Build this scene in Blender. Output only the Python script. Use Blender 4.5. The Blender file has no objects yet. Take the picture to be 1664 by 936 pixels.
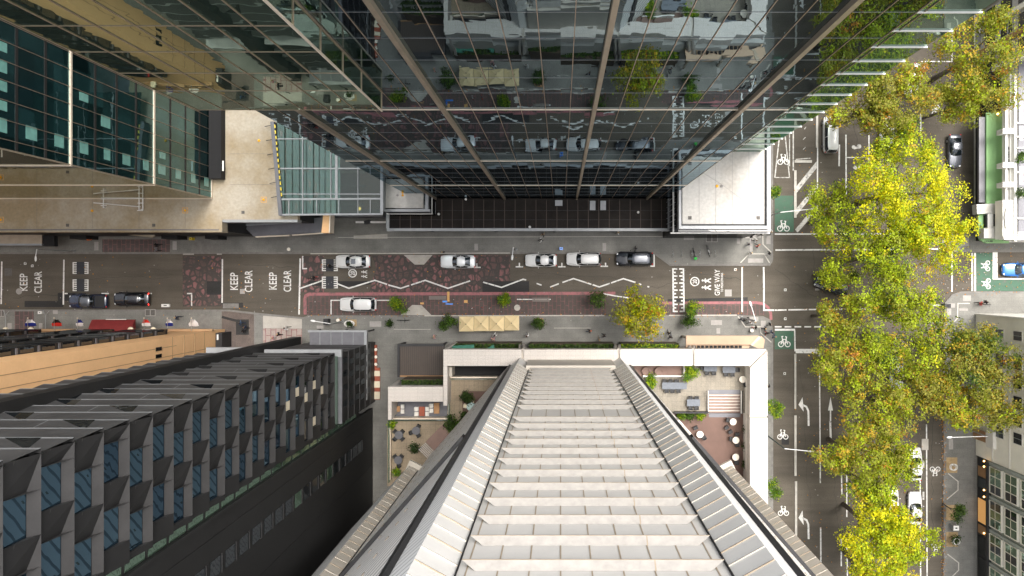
import bpy, math, random
from mathutils import Vector, Matrix
random.seed(7)
R = math.radians
SC = bpy.context.scene
COL = SC.collection
H = 110.0; S = 12.0; NX, NY = 911.0, 455.0

def P(px, py, z=0.0):
    k = (H - z) / H / S
    return Vector(((px - NX) * k, (NY - py) * k, z))
def U(px, z=0.0): return (px - NX) * (H - z) / H / S
def V(py, z=0.0): return (NY - py) * (H - z) / H / S

# ---------------------------------------------------------------- materials
M = {}
def _nt(name):
    m = bpy.data.materials.new(name); m.use_nodes = True
    nt = m.node_tree; b = nt.nodes['Principled BSDF']
    return m, nt, b
def N(nt, t, **kw):
    n = nt.nodes.new(t)
    for k, v in kw.items(): setattr(n, k, v)
    return n
def pos(nt):
    return N(nt, 'ShaderNodeNewGeometry').outputs['Position']
def rgb(c): return (c[0], c[1], c[2], 1.0)
def mul(c, f): return tuple(min(1, x * f) for x in c)
def noise(nt, scale, detail=4, vec=None, rough=0.6):
    n = N(nt, 'ShaderNodeTexNoise'); n.inputs['Scale'].default_value = scale
    n.inputs['Detail'].default_value = detail; n.inputs['Roughness'].default_value = rough
    nt.links.new(vec if vec is not None else pos(nt), n.inputs['Vector'])
    return n.outputs['Fac']
def ramp(nt, fac, stops):
    r = N(nt, 'ShaderNodeValToRGB'); e = r.color_ramp.elements
    while len(e) < len(stops): e.new(0.5)
    for i, (p, c) in enumerate(stops):
        e[i].position = p; e[i].color = rgb(c) if len(c) == 3 else c
    nt.links.new(fac, r.inputs['Fac'])
    return r.outputs['Color']
def mix(nt, fac, a, b, mode='MIX'):
    n = N(nt, 'ShaderNodeMix', data_type='RGBA', blend_type=mode)
    for sock, v in ((0, fac), (6, a), (7, b)):
        if hasattr(v, 'is_output'): nt.links.new(v, n.inputs[sock])
        elif sock == 0: n.inputs[0].default_value = v
        else: n.inputs[sock].default_value = rgb(v)
    return n.outputs[2]
def bump(nt, b, h, strength, dist):
    n = N(nt, 'ShaderNodeBump'); n.inputs['Strength'].default_value = strength; n.inputs['Distance'].default_value = dist
    nt.links.new(h, n.inputs['Height']); nt.links.new(n.outputs['Normal'], b.inputs['Normal'])
def mat(key, c, rough=0.7, var=0.12, scale=1.5, metal=0.0, bmp=0.0, spec=0.4, fine=0.0, coat=0.0):
    """plain painted / stone / metal surface with two scales of irregular tone"""
    m, nt, b = _nt(key)
    if var > 0:
        a = ramp(nt, noise(nt, scale, 5), [(0.3, mul(c, 1 - var)), (0.72, mul(c, 1 + var))])
        if fine > 0:
            a = mix(nt, 1.0, a, ramp(nt, noise(nt, scale * 14, 3), [(0.3, (1 - fine,) * 3), (0.7, (1, 1, 1))]), 'MULTIPLY')
        nt.links.new(a, b.inputs['Base Color'])
    else: b.inputs['Base Color'].default_value = rgb(c)
    b.inputs['Roughness'].default_value = rough; b.inputs['Metallic'].default_value = metal
    b.inputs['Specular IOR Level'].default_value = spec; b.inputs['Coat Weight'].default_value = coat
    b.inputs['Coat Roughness'].default_value = 0.05
    if bmp > 0: bump(nt, b, noise(nt, scale * 8, 4), 0.5, bmp)
    M[key] = m; return m
def emis(key, c, st):
    m, nt, b = _nt(key)
    b.inputs['Base Color'].default_value = rgb(c); b.inputs['Emission Color'].default_value = rgb(c)
    b.inputs['Emission Strength'].default_value = st; M[key] = m; return m
def glass_mirror(key, base, tint, f0, f1, wob=0.004, wsc=0.55, rough=0.0, pane=None, tilt=0.0):
    """coated architectural glass: dark body, strong coated reflection that grows towards grazing"""
    m, nt, b = _nt(key)
    out = nt.nodes['Material Output']
    nt.nodes.remove(b); b = N(nt, 'ShaderNodeBsdfDiffuse')
    p = pos(nt)
    n1 = noise(nt, wsc, 2, p)
    bm = N(nt, 'ShaderNodeBump'); bm.inputs['Strength'].default_value = 1.0; bm.inputs['Distance'].default_value = wob
    nt.links.new(n1, bm.inputs['Height'])
    if tilt:                                              # every pane hangs a hair out of true
        dv = N(nt, 'ShaderNodeVectorMath', operation='DIVIDE'); dv.inputs[1].default_value = (1.5, 50, 3.44); nt.links.new(p, dv.inputs[0])
        fl = N(nt, 'ShaderNodeVectorMath', operation='FLOOR'); nt.links.new(dv.outputs[0], fl.inputs[0])
        wn = N(nt, 'ShaderNodeTexWhiteNoise'); nt.links.new(fl.outputs[0], wn.inputs['Vector'])
        sb = N(nt, 'ShaderNodeVectorMath', operation='SUBTRACT'); sb.inputs[1].default_value = (.5, .5, .5); nt.links.new(wn.outputs['Color'], sb.inputs[0])
        sc_ = N(nt, 'ShaderNodeVectorMath', operation='SCALE'); sc_.inputs['Scale'].default_value = tilt; nt.links.new(sb.outputs[0], sc_.inputs[0])
        ge = N(nt, 'ShaderNodeNewGeometry'); ad = N(nt, 'ShaderNodeVectorMath', operation='ADD'); nt.links.new(ge.outputs['Normal'], ad.inputs[0]); nt.links.new(sc_.outputs[0], ad.inputs[1])
        nm = N(nt, 'ShaderNodeVectorMath', operation='NORMALIZE'); nt.links.new(ad.outputs[0], nm.inputs[0]); nt.links.new(nm.outputs[0], bm.inputs['Normal'])
    if pane:
        vr = N(nt, 'ShaderNodeTexVoronoi'); vr.distance = 'CHEBYCHEV'; vr.inputs['Randomness'].default_value = 0.0
        vr.inputs['Scale'].default_value = pane; nt.links.new(p, vr.inputs['Vector'])
        sx = N(nt, 'ShaderNodeSeparateColor'); nt.links.new(vr.outputs['Color'], sx.inputs[0])
        nt.links.new(ramp(nt, sx.outputs[0], [(0.0, mul(base, .4)), (0.6, base), (1.0, mul(base, 2.0))]), b.inputs['Color'])
    else: b.inputs['Color'].default_value = rgb(base)
    g = N(nt, 'ShaderNodeBsdfGlossy'); g.inputs['Color'].default_value = rgb(tint); g.inputs['Roughness'].default_value = rough
    nt.links.new(bm.outputs['Normal'], g.inputs['Normal'])
    lw = N(nt, 'ShaderNodeLayerWeight'); lw.inputs['Blend'].default_value = 0.5
    pw = N(nt, 'ShaderNodeMath', operation='POWER'); pw.inputs[1].default_value = 2.0
    nt.links.new(lw.outputs['Facing'], pw.inputs[0])
    mr = N(nt, 'ShaderNodeMapRange'); mr.inputs['To Min'].default_value = f0; mr.inputs['To Max'].default_value = f1
    nt.links.new(pw.outputs[0], mr.inputs['Value'])
    mx = N(nt, 'ShaderNodeMixShader'); nt.links.new(mr.outputs[0], mx.inputs[0])
    nt.links.new(b.outputs[0], mx.inputs[1]); nt.links.new(g.outputs[0], mx.inputs[2])
    nt.links.new(mx.outputs[0], out.inputs[0]); M[key] = m; return m
def glass_clear(key, tint, refl, trans_tint, body=0.15):
    m, nt, b = _nt(key); out = nt.nodes['Material Output']
    b.inputs['Base Color'].default_value = rgb(tint); b.inputs['Roughness'].default_value = .3
    t = N(nt, 'ShaderNodeBsdfTransparent'); t.inputs[0].default_value = rgb(trans_tint)
    g = N(nt, 'ShaderNodeBsdfGlossy'); g.inputs['Roughness'].default_value = 0.01
    m0 = N(nt, 'ShaderNodeMixShader'); m0.inputs[0].default_value = body
    nt.links.new(t.outputs[0], m0.inputs[1]); nt.links.new(b.outputs[0], m0.inputs[2])
    m1 = N(nt, 'ShaderNodeMixShader'); m1.inputs[0].default_value = refl
    nt.links.new(m0.outputs[0], m1.inputs[1]); nt.links.new(g.outputs[0], m1.inputs[2])
    nt.links.new(m1.outputs[0], out.inputs[0]); M[key] = m; return m
def brick_mat(key, c1, c2, mortar, w, h, ms, rot=0.0, rough=.8, offset=.5, wear=0.0, var=.2):
    m, nt, b = _nt(key)
    mp = N(nt, 'ShaderNodeMapping'); mp.inputs['Rotation'].default_value = (0, 0, rot)
    nt.links.new(pos(nt), mp.inputs['Vector'])
    br = N(nt, 'ShaderNodeTexBrick'); br.offset = offset
    br.inputs['Color1'].default_value = rgb(c1); br.inputs['Color2'].default_value = rgb(c2); br.inputs['Mortar'].default_value = rgb(mortar)
    br.inputs['Scale'].default_value = 1.0; br.inputs['Brick Width'].default_value = w; br.inputs['Row Height'].default_value = h
    br.inputs['Mortar Size'].default_value = ms; br.inputs['Mortar Smooth'].default_value = .2; br.inputs['Bias'].default_value = 0
    nt.links.new(mp.outputs[0], br.inputs['Vector'])
    c = mix(nt, 1.0, br.outputs['Color'], ramp(nt, noise(nt, .35, 6), [(0.3, (1 - var,) * 3), (0.7, (1 + var,) * 3)]), 'MULTIPLY')
    c = mix(nt, 1.0, c, ramp(nt, noise(nt, 9, 3), [(0.35, (.82,) * 3), (0.65, (1.1,) * 3)]), 'MULTIPLY')
    if wear: c = mix(nt, ramp(nt, noise(nt, 1.1, 6), [(.45, (0, 0, 0)), (.62, (wear,) * 3)]), c, c1)
    nt.links.new(c, b.inputs['Base Color']); b.inputs['Roughness'].default_value = rough
    bump(nt, b, br.outputs['Fac'], -.25, .01)
    M[key] = m; return m
def asphalt(key, c):
    m, nt, b = _nt(key)
    a = ramp(nt, noise(nt, .12, 6), [(.3, mul(c, .78)), (.5, c), (.7, mul(c, 1.28))])
    mp = N(nt, 'ShaderNodeMapping'); mp.inputs['Scale'].default_value = (.05, .9, 1); nt.links.new(pos(nt), mp.inputs['Vector'])
    a = mix(nt, 1.0, a, ramp(nt, noise(nt, 1, 4, mp.outputs[0]), [(.35, (.84,) * 3), (.65, (1.12,) * 3)]), 'MULTIPLY')
    a = mix(nt, 1.0, a, ramp(nt, noise(nt, 12, 3), [(.3, (.72,) * 3), (.7, (1.25,) * 3)]), 'MULTIPLY')
    # oil stains and fallen grit: own shapes
    a = mix(nt, ramp(nt, noise(nt, .8, 7), [(.62, (0, 0, 0)), (.75, (.45,) * 3)]), a, mul(c, .45))
    a = mix(nt, ramp(nt, noise(nt, 4.5, 2), [(.73, (0, 0, 0)), (.77, (.5,) * 3)]), a, (.2, .17, .14))
    nt.links.new(a, b.inputs['Base Color']); b.inputs['Roughness'].default_value = .82; b.inputs['Specular IOR Level'].default_value = .3
    bump(nt, b, noise(nt, 30, 2), .4, .01); M[key] = m; return m
def worn_paint(key, c, under, amount=.5, sc=2.2):
    m, nt, b = _nt(key)
    f = noise(nt, sc, 8, None, .75)
    col = ramp(nt, f, [(.36, mul(under, 1.6)), (.36 + .12 * amount + .02, mul(c, .82)), (.7, c)])
    nt.links.new(col, b.inputs['Base Color']); b.inputs['Roughness'].default_value = .65; M[key] = m; return m
def mural(key):
    m, nt, b = _nt(key)
    p = pos(nt)
    nz = N(nt, 'ShaderNodeTexNoise'); nz.inputs['Scale'].default_value = .9; nz.inputs['Detail'].default_value = 2; nt.links.new(p, nz.inputs['Vector'])
    ad = mix(nt, .42, (0, 0, 0), nz.outputs['Color']); vm = N(nt, 'ShaderNodeVectorMath', operation='ADD')
    nt.links.new(p, vm.inputs[0]); nt.links.new(ad, vm.inputs[1])
    v1 = N(nt, 'ShaderNodeTexVoronoi'); v1.inputs['Scale'].default_value = 1.2; nt.links.new(vm.outputs[0], v1.inputs['Vector'])
    v2 = N(nt, 'ShaderNodeTexVoronoi', feature='DISTANCE_TO_EDGE'); v2.inputs['Scale'].default_value = 1.2; nt.links.new(vm.outputs[0], v2.inputs['Vector'])
    sp = N(nt, 'ShaderNodeSeparateColor'); nt.links.new(v1.outputs['Color'], sp.inputs[0])
    cell = ramp(nt, sp.outputs[0], [(0.0, (.095, .064, .056)), (.3, (.125, .073, .065)), (.55, (.19, .092, .088)), (1.0, (.26, .118, .115))])
    c = mix(nt, ramp(nt, v2.outputs['Distance'], [(.10, (1, 1, 1)), (.17, (0, 0, 0))]), cell, (.062, .05, .045))
    wv = N(nt, 'ShaderNodeTexWave'); wv.inputs['Scale'].default_value = .35; wv.inputs['Distortion'].default_value = 9; wv.inputs['Detail'].default_value = 2
    nt.links.new(p, wv.inputs['Vector'])
    c = mix(nt, ramp(nt, wv.outputs['Fac'], [(.9, (0, 0, 0)), (.95, (.75,) * 3)]), c, (.055, .046, .042))
    c = mix(nt, ramp(nt, noise(nt, 1.6, 7), [(.48, (0, 0, 0)), (.66, (.6,) * 3)]), c, (.06, .055, .05))
    c = mix(nt, 1.0, c, ramp(nt, noise(nt, 12, 3), [(.3, (.75,) * 3), (.7, (1.2,) * 3)]), 'MULTIPLY')
    nt.links.new(c, b.inputs['Base Color']); b.inputs['Roughness'].default_value = .8; M[key] = m; return m
def stained(key, c, stain, sc=.22, lo=.42, hi=.6, rough=.8):
    m, nt, b = _nt(key)
    a = mix(nt, ramp(nt, noise(nt, sc, 8, None, .65), [(lo, (0, 0, 0)), (hi, (1, 1, 1))]), c, stain)
    a = mix(nt, 1.0, a, ramp(nt, noise(nt, 3, 6), [(.3, (.86,) * 3), (.7, (1.1,) * 3)]), 'MULTIPLY')
    nt.links.new(a, b.inputs['Base Color']); b.inputs['Roughness'].default_value = rough; M[key] = m; return m
def leaf(key, c):
    m, nt, b = _nt(key); out = nt.nodes['Material Output']
    rnd = N(nt, 'ShaderNodeNewGeometry').outputs['Random Per Island']
    col = ramp(nt, rnd, [(0, mul(c, .70)), (.5, c), (1, mul(c, 1.28))])
    nt.links.new(col, b.inputs['Base Color']); b.inputs['Roughness'].default_value = .55; b.inputs['Specular IOR Level'].default_value = .3
    t = N(nt, 'ShaderNodeBsdfTranslucent'); nt.links.new(col, t.inputs[0])
    mx = N(nt, 'ShaderNodeMixShader'); mx.inputs[0].default_value = .42
    nt.links.new(b.outputs[0], mx.inputs[1]); nt.links.new(t.outputs[0], mx.inputs[2]); nt.links.new(mx.outputs[0], out.inputs[0])
    M[key] = m; return m
def lined(key, c, line, pitch, width=.12, axis='Z', rough=.5, var=.06, metal=0.0, dist=.02):
    """sheet cladding: a joint every `pitch` metres along one axis"""
    m, nt, b = _nt(key)
    sx = N(nt, 'ShaderNodeSeparateXYZ'); nt.links.new(pos(nt), sx.inputs[0])
    dv = N(nt, 'ShaderNodeMath', operation='DIVIDE'); dv.inputs[1].default_value = pitch; nt.links.new(sx.outputs[axis], dv.inputs[0])
    fr = N(nt, 'ShaderNodeMath', operation='FRACT'); nt.links.new(dv.outputs[0], fr.inputs[0])
    f = ramp(nt, fr.outputs[0], [(0, (1, 1, 1)), (width * .7, (1, 1, 1)), (width, (0, 0, 0)), (1, (0, 0, 0))])
    a = ramp(nt, noise(nt, .5, 6), [(.3, mul(c, 1 - var)), (.7, mul(c, 1 + var))])
    nt.links.new(mix(nt, f, a, line), b.inputs['Base Color'])
    b.inputs['Roughness'].default_value = rough; b.inputs['Metallic'].default_value = metal
    bump(nt, b, f, .4, dist); M[key] = m; return m

# ---------------------------------------------------------------- mesh builder
class MB:
    def __init__(s): s.v = []; s.f = []; s.m = []
    def add(s, vs, fs, mi=0):
        o = len(s.v); s.v += [tuple(p) for p in vs]; s.f += [tuple(i + o for i in f) for f in fs]; s.m += [mi] * len(fs); return s
    def quad(s, a, b, c, d, mi=0): return s.add([a, b, c, d], [(0, 1, 2, 3)], mi)
    def tri(s, a, b, c, mi=0): return s.add([a, b, c], [(0, 1, 2)], mi)
    def box(s, x0, x1, y0, y1, z0, z1, mi=0):
        x0, x1 = min(x0, x1), max(x0, x1); y0, y1 = min(y0, y1), max(y0, y1)
        vs = [(x, y, z) for z in (z0, z1) for x, y in ((x0, y0), (x1, y0), (x1, y1), (x0, y1))]
        return s.add(vs, [(3, 2, 1, 0), (4, 5, 6, 7), (0, 1, 5, 4), (1, 2, 6, 5), (2, 3, 7, 6), (3, 0, 4, 7)], mi)
    def cbox(s, cx, cy, cz, sx, sy, sz, ang=0, mi=0):
        c, n = math.cos(ang), math.sin(ang); vs = []
        for z in (-sz / 2, sz / 2):
            for x, y in ((-sx / 2, -sy / 2), (sx / 2, -sy / 2), (sx / 2, sy / 2), (-sx / 2, sy / 2)):
                vs.append((cx + x * c - y * n, cy + x * n + y * c, cz + z))
        return s.add(vs, [(3, 2, 1, 0), (4, 5, 6, 7), (0, 1, 5, 4), (1, 2, 6, 5), (2, 3, 7, 6), (3, 0, 4, 7)], mi)
    def prism(s, poly, z0, z1, mi=0, mtop=None):
        poly = [(p[0], p[1]) for p in poly]
        if sum(a[0] * b[1] - b[0] * a[1] for a, b in zip(poly, poly[1:] + poly[:1])) < 0: poly.reverse()
        n = len(poly)
        s.add([(x, y, z0) for x, y in poly] + [(x, y, z1) for x, y in poly],
              [tuple(range(n - 1, -1, -1))] + [(i, (i + 1) % n, n + (i + 1) % n, n + i) for i in range(n)], mi)
        return s.add([(x, y, z1) for x, y in poly], [tuple(range(n))], mi if mtop is None else mtop)
    def sheet(s, poly, z, mi=0):
        poly = [(p[0], p[1]) for p in poly]
        if sum(a[0] * b[1] - b[0] * a[1] for a, b in zip(poly, poly[1:] + poly[:1])) < 0: poly.reverse()
        return s.add([(x, y, z) for x, y in poly], [tuple(range(len(poly)))], mi)
    def strip(s, pts, w, z, mi=0):
        """flat painted line along 2-D points with mitred corners"""
        pts = [Vector((p[0], p[1])) for p in pts]; L = []; Rr = []
        for i, p in enumerate(pts):
            a = (p - pts[i - 1]).normalized() if i > 0 else None
            b = (pts[i + 1] - p).normalized() if i < len(pts) - 1 else None
            t = ((a or b) + (b or a)); t = t.normalized() if t.length > 1e-6 else (a or b)
            n = Vector((-t.y, t.x)); q = a or b
            k = 1 / max(.5, abs(n.dot(Vector((-q.y, q.x)))))
            L.append(p + n * w / 2 * k); Rr.append(p - n * w / 2 * k)
        for i in range(len(pts) - 1):
            s.add([(*Rr[i], z), (*Rr[i + 1], z), (*L[i + 1], z), (*L[i], z)], [(0, 1, 2, 3)], mi)
        return s
    def ring(s, cx, cy, r0, r1, z, n=24, mi=0, a0=0, a1=2 * math.pi):
        vs = []; fs = []
        for i in range(n + 1):
            a = a0 + (a1 - a0) * i / n
            vs += [(cx + r0 * math.cos(a), cy + r0 * math.sin(a), z), (cx + r1 * math.cos(a), cy + r1 * math.sin(a), z)]
        for i in range(n): fs.append((2 * i, 2 * i + 1, 2 * i + 3, 2 * i + 2))
        return s.add(vs, fs, mi)
    def disc(s, cx, cy, r, z, n=20, mi=0):
        return s.add([(cx + r * math.cos(2 * math.pi * i / n), cy + r * math.sin(2 * math.pi * i / n), z) for i in range(n)], [tuple(range(n))], mi)
    def tube(s, pts, r, n=8, mi=0, cap=True):
        pts = [Vector(p) for p in pts]; rs = r if isinstance(r, (list, tuple)) else [r] * len(pts); o = []; fs = []
        for i, p in enumerate(pts):
            d = (pts[min(i + 1, len(pts) - 1)] - pts[max(i - 1, 0)]).normalized()
            a = d.cross(Vector((0, 0, 1)) if abs(d.z) < .95 else Vector((1, 0, 0))).normalized(); b = d.cross(a)
            for j in range(n):
                t = 2 * math.pi * j / n; o.append(p + (a * math.cos(t) + b * math.sin(t)) * rs[i])
        for i in range(len(pts) - 1):
            for j in range(n): fs.append((i * n + j, i * n + (j + 1) % n, (i + 1) * n + (j + 1) % n, (i + 1) * n + j))
        if cap: fs += [tuple(range(n - 1, -1, -1)), tuple(range((len(pts) - 1) * n, len(pts) * n))]
        return s.add(o, fs, mi)
    def lathe(s, prof, c=(0, 0, 0), n=16, mi=0):
        """prof: (radius, z) pairs from bottom to top"""
        o = []; fs = []
        for r, z in prof:
            for j in range(n):
                t = 2 * math.pi * j / n; o.append((c[0] + r * math.cos(t), c[1] + r * math.sin(t), c[2] + z))
        for i in range(len(prof) - 1):
            for j in range(n): fs.append((i * n + j, i * n + (j + 1) % n, (i + 1) * n + (j + 1) % n, (i + 1) * n + j))
        fs += [tuple(range(n - 1, -1, -1)), tuple(range((len(prof) - 1) * n, len(prof) * n))]
        return s.add(o, fs, mi)
    def ball(s, c, r, n=10, mi=0, sz=1.0):
        pr = [(max(.001, r * math.sin(math.pi * i / n)), -r * sz * math.cos(math.pi * i / n)) for i in range(n + 1)]
        return s.lathe(pr, c, n + 2, mi)
    def build(s, name, mats, parent=None, smooth=False, world=True):
        me = bpy.data.meshes.new(name); me.from_pydata(s.v, [], s.f)
        if not isinstance(mats, (list, tuple)): mats = [mats]
        for m in mats: me.materials.append(M[m] if isinstance(m, str) else m)
        me.polygons.foreach_set('material_index', s.m)
        if smooth: me.polygons.foreach_set('use_smooth', [True] * len(s.f))
        me.update(); o = bpy.data.objects.new(name, me); COL.objects.link(o)
        if parent is not None:
            o.parent = parent
            if world:                                   # vertices are world coordinates
                r = parent
                inv = Matrix.Identity(4)
                chain = []
                while r is not None: chain.append(r); r = r.parent
                for q in reversed(chain): inv = inv @ q.matrix_parent_inverse @ q.matrix_basis
                o.matrix_parent_inverse = inv.inverted()
        return o
def tag(o, label=None, cat=None, group=None, kind=None):
    for k, v in (('label', label), ('category', cat), ('group', group), ('kind', kind)):
        if v: o[k] = v
    return o
def thing(name, label, cat, loc=(0, 0, 0), rz=0.0, group=None):
    o = bpy.data.objects.new(name, None); COL.objects.link(o); o.empty_display_size = .3
    o.location = loc; o.rotation_euler = (0, 0, rz)
    return tag(o, label, cat, group)
def dup(root, loc, rz=0.0, label=None, group=None, scale=None):
    def cp(o, parent):
        c = o.copy(); COL.objects.link(c); c.parent = parent
        for ch in list(o.children): cp(ch, c)
        return c
    r = cp(root, None); r.location = loc; r.rotation_euler = (0, 0, rz)
    if label: r['label'] = label
    if group: r['group'] = group
    if scale: r.scale = scale
    return r
def remat(root, part, new, slot=0):
    """give one part of a copied thing its own material without touching the shared mesh"""
    for o in [root] + list(root.children_recursive):
        if o.name.split('.')[0] == part:
            o.material_slots[slot].link = 'OBJECT'; o.material_slots[slot].material = M[new]
def text_mesh(txt, name, material, size, z, center, rot, parent=None, sx=1.0, bold=0.0, extr=0.0, rotx=0.0, smooth=False):
    cu = bpy.data.curves.new('lettering', 'FONT'); cu.body = txt; cu.size = size; cu.align_x = 'CENTER'; cu.align_y = 'CENTER'
    cu.offset = bold; cu.extrude = extr; cu.resolution_u = 3
    t = bpy.data.objects.new('lettering', cu); COL.objects.link(t)
    me = bpy.data.meshes.new_from_object(t.evaluated_get(bpy.context.evaluated_depsgraph_get()))
    bpy.data.objects.remove(t)
    mtx = Matrix.Translation((center[0], center[1], z)) @ Matrix.Rotation(rot, 4, 'Z') @ Matrix.Rotation(rotx, 4, 'X') @ Matrix.Diagonal((sx, 1, 1, 1))
    me.transform(mtx); me.materials.clear(); me.materials.append(M[material])
    o = bpy.data.objects.new(name, me); COL.objects.link(o)
    if parent is not None:
        o.parent = parent; o.matrix_parent_inverse = (parent.matrix_parent_inverse @ parent.matrix_basis).inverted()
    return o
asphalt('asphalt', (.102, .088, .070))
asphalt('asphalt_patch', (.038, .037, .036))
worn_paint('white_paint', (.8, .79, .76), (.06, .057, .053), .5)
worn_paint('old_white_paint', (.62, .60, .56), (.06, .057, .053), 1.0)
worn_paint('pink_paint', (.36, .13, .14), (.07, .055, .05), .9, 1.4)
worn_paint('green_lane', (.045, .125, .075), (.06, .06, .05), .7, 1.2)
mural('mural_paint')
brick_mat('bluestone', (.18, .176, .16), (.20, .196, .178), (.145, .142, .13), 1.0, .6, .012, var=.22)
brick_mat('pink_brick', (.078, .062, .055), (.092, .07, .062), (.19, .085, .08), 1.15, .55, .04, rot=R(90), wear=.75)
brick_mat('red_brick_path', (.085, .066, .062), (.10, .074, .068), (.19, .10, .095), 1.2, .6, .05, rot=R(90), wear=.4)
brick_mat('brown_laneway', (.125, .098, .085), (.145, .112, .096), (.10, .08, .07), .3, .15, .01, rot=R(90), var=.3)
brick_mat('pale_pink_brick', (.34, .28, .25), (.37, .30, .27), (.22, .08, .08), 1.5, .7, .05, rot=R(90), wear=.3)
mat('kerb_stone', (.21, .20, .185), .8, .2, 2, fine=.2)
mat('pale_kerb', (.55, .52, .47), .8, .15, 2, fine=.2)
mat('concrete', (.44, .41, .365), .85, .15, .9, fine=.12)
mat('tactile', (.36, .34, .32), .8, .12, 2, fine=.15)
mat('iron_cover', (.13, .12, .11), .7, .2, 5, fine=.3)
mat('hump_dark', (.045, .047, .055), .8, .15, 3, fine=.2)
stained('roof_screed', (.43, .385, .31), (.31, .245, .15), .15, .38, .62)
stained('roof_white', (.53, .51, .475), (.40, .36, .31), .17, .5, .74)
brick_mat('beam_white', (.54, .50, .46), (.56, .515, .47), (.46, .42, .375), .9, .45, .02, offset=0, rough=.6, var=.05)
glass_mirror('tower_glass', (.003, .004, .006), (.70, .90, 1.0), .17, .42, .0034, .5, tilt=.007)
glass_mirror('south_glass', (.012, .02, .016), (.92, .92, .80), .3, .80, .003, .5)
glass_mirror('wing_glass', (.016, .028, .022), (.78, .96, .80), .2, .62, .004, .5)
glass_mirror('teal_glass', (.007, .022, .023), (.55, .85, .86), .12, .40, .005, .6, pane=.42)
glass_mirror('strip_glass', (.03, .055, .045), (.75, .95, .82), .2, .5, .003, .5)
glass_mirror('black_glass', (.006, .007, .008), (.75, .75, .75), .06, .34, .004, .5)
glass_mirror('blue_window', (.012, .026, .04), (.26, .42, .56), .40, .62, .007, .33)
glass_mirror('blue_window_deep', (.010, .02, .034), (.18, .30, .42), .40, .62, .008, .5)
glass_mirror('green_window', (.05, .085, .06), (.65, .85, .7), .25, .6, .012, .8)
glass_mirror('dark_window', (.012, .014, .016), (.7, .75, .8), .12, .5, .01, .8)
glass_clear('roof_glass', (.06, .11, .10), .03, (.36, .44, .40), .18)
glass_clear('rail_glass', (.3, .5, .45), .2, (.75, .9, .85), .12)
mat('gold_metal', (.40, .30, .225), .35, .08, 2, metal=.6)
mat('pale_gold', (.72, .62, .50), .4, .06, 2, metal=.2)
mat('fin_metal', (.36, .295, .22), .4, .12, 1.2, metal=.5)
mat('white_metal', (.78, .77, .74), .45, .06, 2)
mat('grey_metal', (.30, .31, .32), .45, .12, 1.5, metal=.3)
mat('slate_metal', (.15, .15, .165), .45, .15, .8, metal=.3, fine=.1)
mat('dark_metal', (.03, .03, .032), .5, .2, 1.5, metal=.3)
mat('black_recess', (.012, .012, .013), .8, .1, 2)
mat('canopy_sheet', (.017, .0135, .011), .6, .35, .6, fine=.2, spec=.15)
mat('pale_blind', (.16, .36, .32), .3, .2, 1.5, coat=.6)
mat('canopy_tan', (.46, .33, .23), .8, .08, .5, fine=.06)
mat('tan_render', (.86, .53, .27), .85, .06, .25, fine=.05)
mat('tan_joint', (.38, .24, .13), .85, .1, 1)
mat('hotel_panel', (.022, .022, .023), .5, .22, .35, metal=.25, fine=.1)
mat('hotel_panel_skylit', (.078, .078, .08), .42, .25, .3, metal=.25, fine=.1)  # panel metal in a lighter copy: skylight on the tilted north face, in the colour
mat('canopy_seam', (.085, .062, .048), .6, .1, 2)
mat('hotel_metal_lightened', (.066, .065, .066), .4, .15, .5, metal=.3, fine=.08)  # same dark metal, colour lightened for facets turned up to the sky
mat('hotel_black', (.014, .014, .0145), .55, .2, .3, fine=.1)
stained('louvre_white', (.37, .352, .328), (.348, .325, .295), .7, .5, .8, .6)
mat('panel_grey', (.59, .575, .55), .5, .05, .8, fine=.04)
mat('joint_tan', (.33, .27, .20), .7, .15, 2)
mat('prow_grey', (.70, .69, .665), .42, .06, .5, metal=.1)
mat('prow_tan', (.50, .46, .40), .5, .08, .6, metal=.1)
lined('rib_clad', (.80, .80, .79), (.42, .42, .415), .67, .3, 'Z', .5)
lined('rib_white', (.86, .83, .79), (.30, .285, .27), 1.34, .30, 'Z', .5)
lined('pergola_rib', (.058, .040, .029), (.025, .02, .016), .27, .3, 'X', .55, .15)
brick_mat('terrace_tile', (.24, .215, .175), (.28, .25, .20), (.16, .14, .115), .6, .6, .012, offset=0, var=.18)
brick_mat('left_tile', (.30, .24, .165), (.34, .27, .19), (.20, .16, .11), .6, .6, .012, offset=0, var=.18)
lined('deck', (.15, .088, .068), (.08, .045, .036), .14, .16, 'Y', .7, .15)
mat('stair_tread', (.52, .45, .40), .75, .1, 1.5)
mat('stair_brown', (.22, .145, .12), .75, .1, 1.5)
mat('red_wood', (.33, .085, .045), .6, .2, 2)
mat('cream', (.74, .66, .50), .7, .06, 2)
mat('table_cream', (.82, .76, .66), .5, .04, 3)
mat('table_glass', (.45, .58, .56), .15, .04, 3)
mat('table_grey', (.15, .165, .19), .75, .12, 4)
mat('black_plastic', (.022, .022, .024), .5, .15, 4)
mat('timber', (.42, .23, .105), .6, .2, 3)
mat('umbrella_cloth', (.70, .56, .32), .8, .06, 1.2, fine=.05)
mat('awning_red', (.19, .022, .022), .75, .15, 1.5, fine=.1)
mat('awning_green', (.235, .42, .185), .7, .08, .5, fine=.05)
mat('tarp_green', (.03, .16, .11), .6, .15, 2)
mat('office_cream', (.86, .82, .72), .8, .07, .4, fine=.05)
mat('office_stone', (.74, .71, .65), .8, .06, .5)
mat('bay_frame', (.30, .325, .30), .5, .12, .6)
mat('shop_timber', (.34, .19, .09), .5, .15, 1)
mat('corner_white', (.80, .785, .755), .7, .04, .6)
mat('corner_grey', (.44, .43, .405), .75, .1, .6)
mat('trunk_bark', (.17, .145, .115), .9, .3, 2.5, fine=.2)
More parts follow.
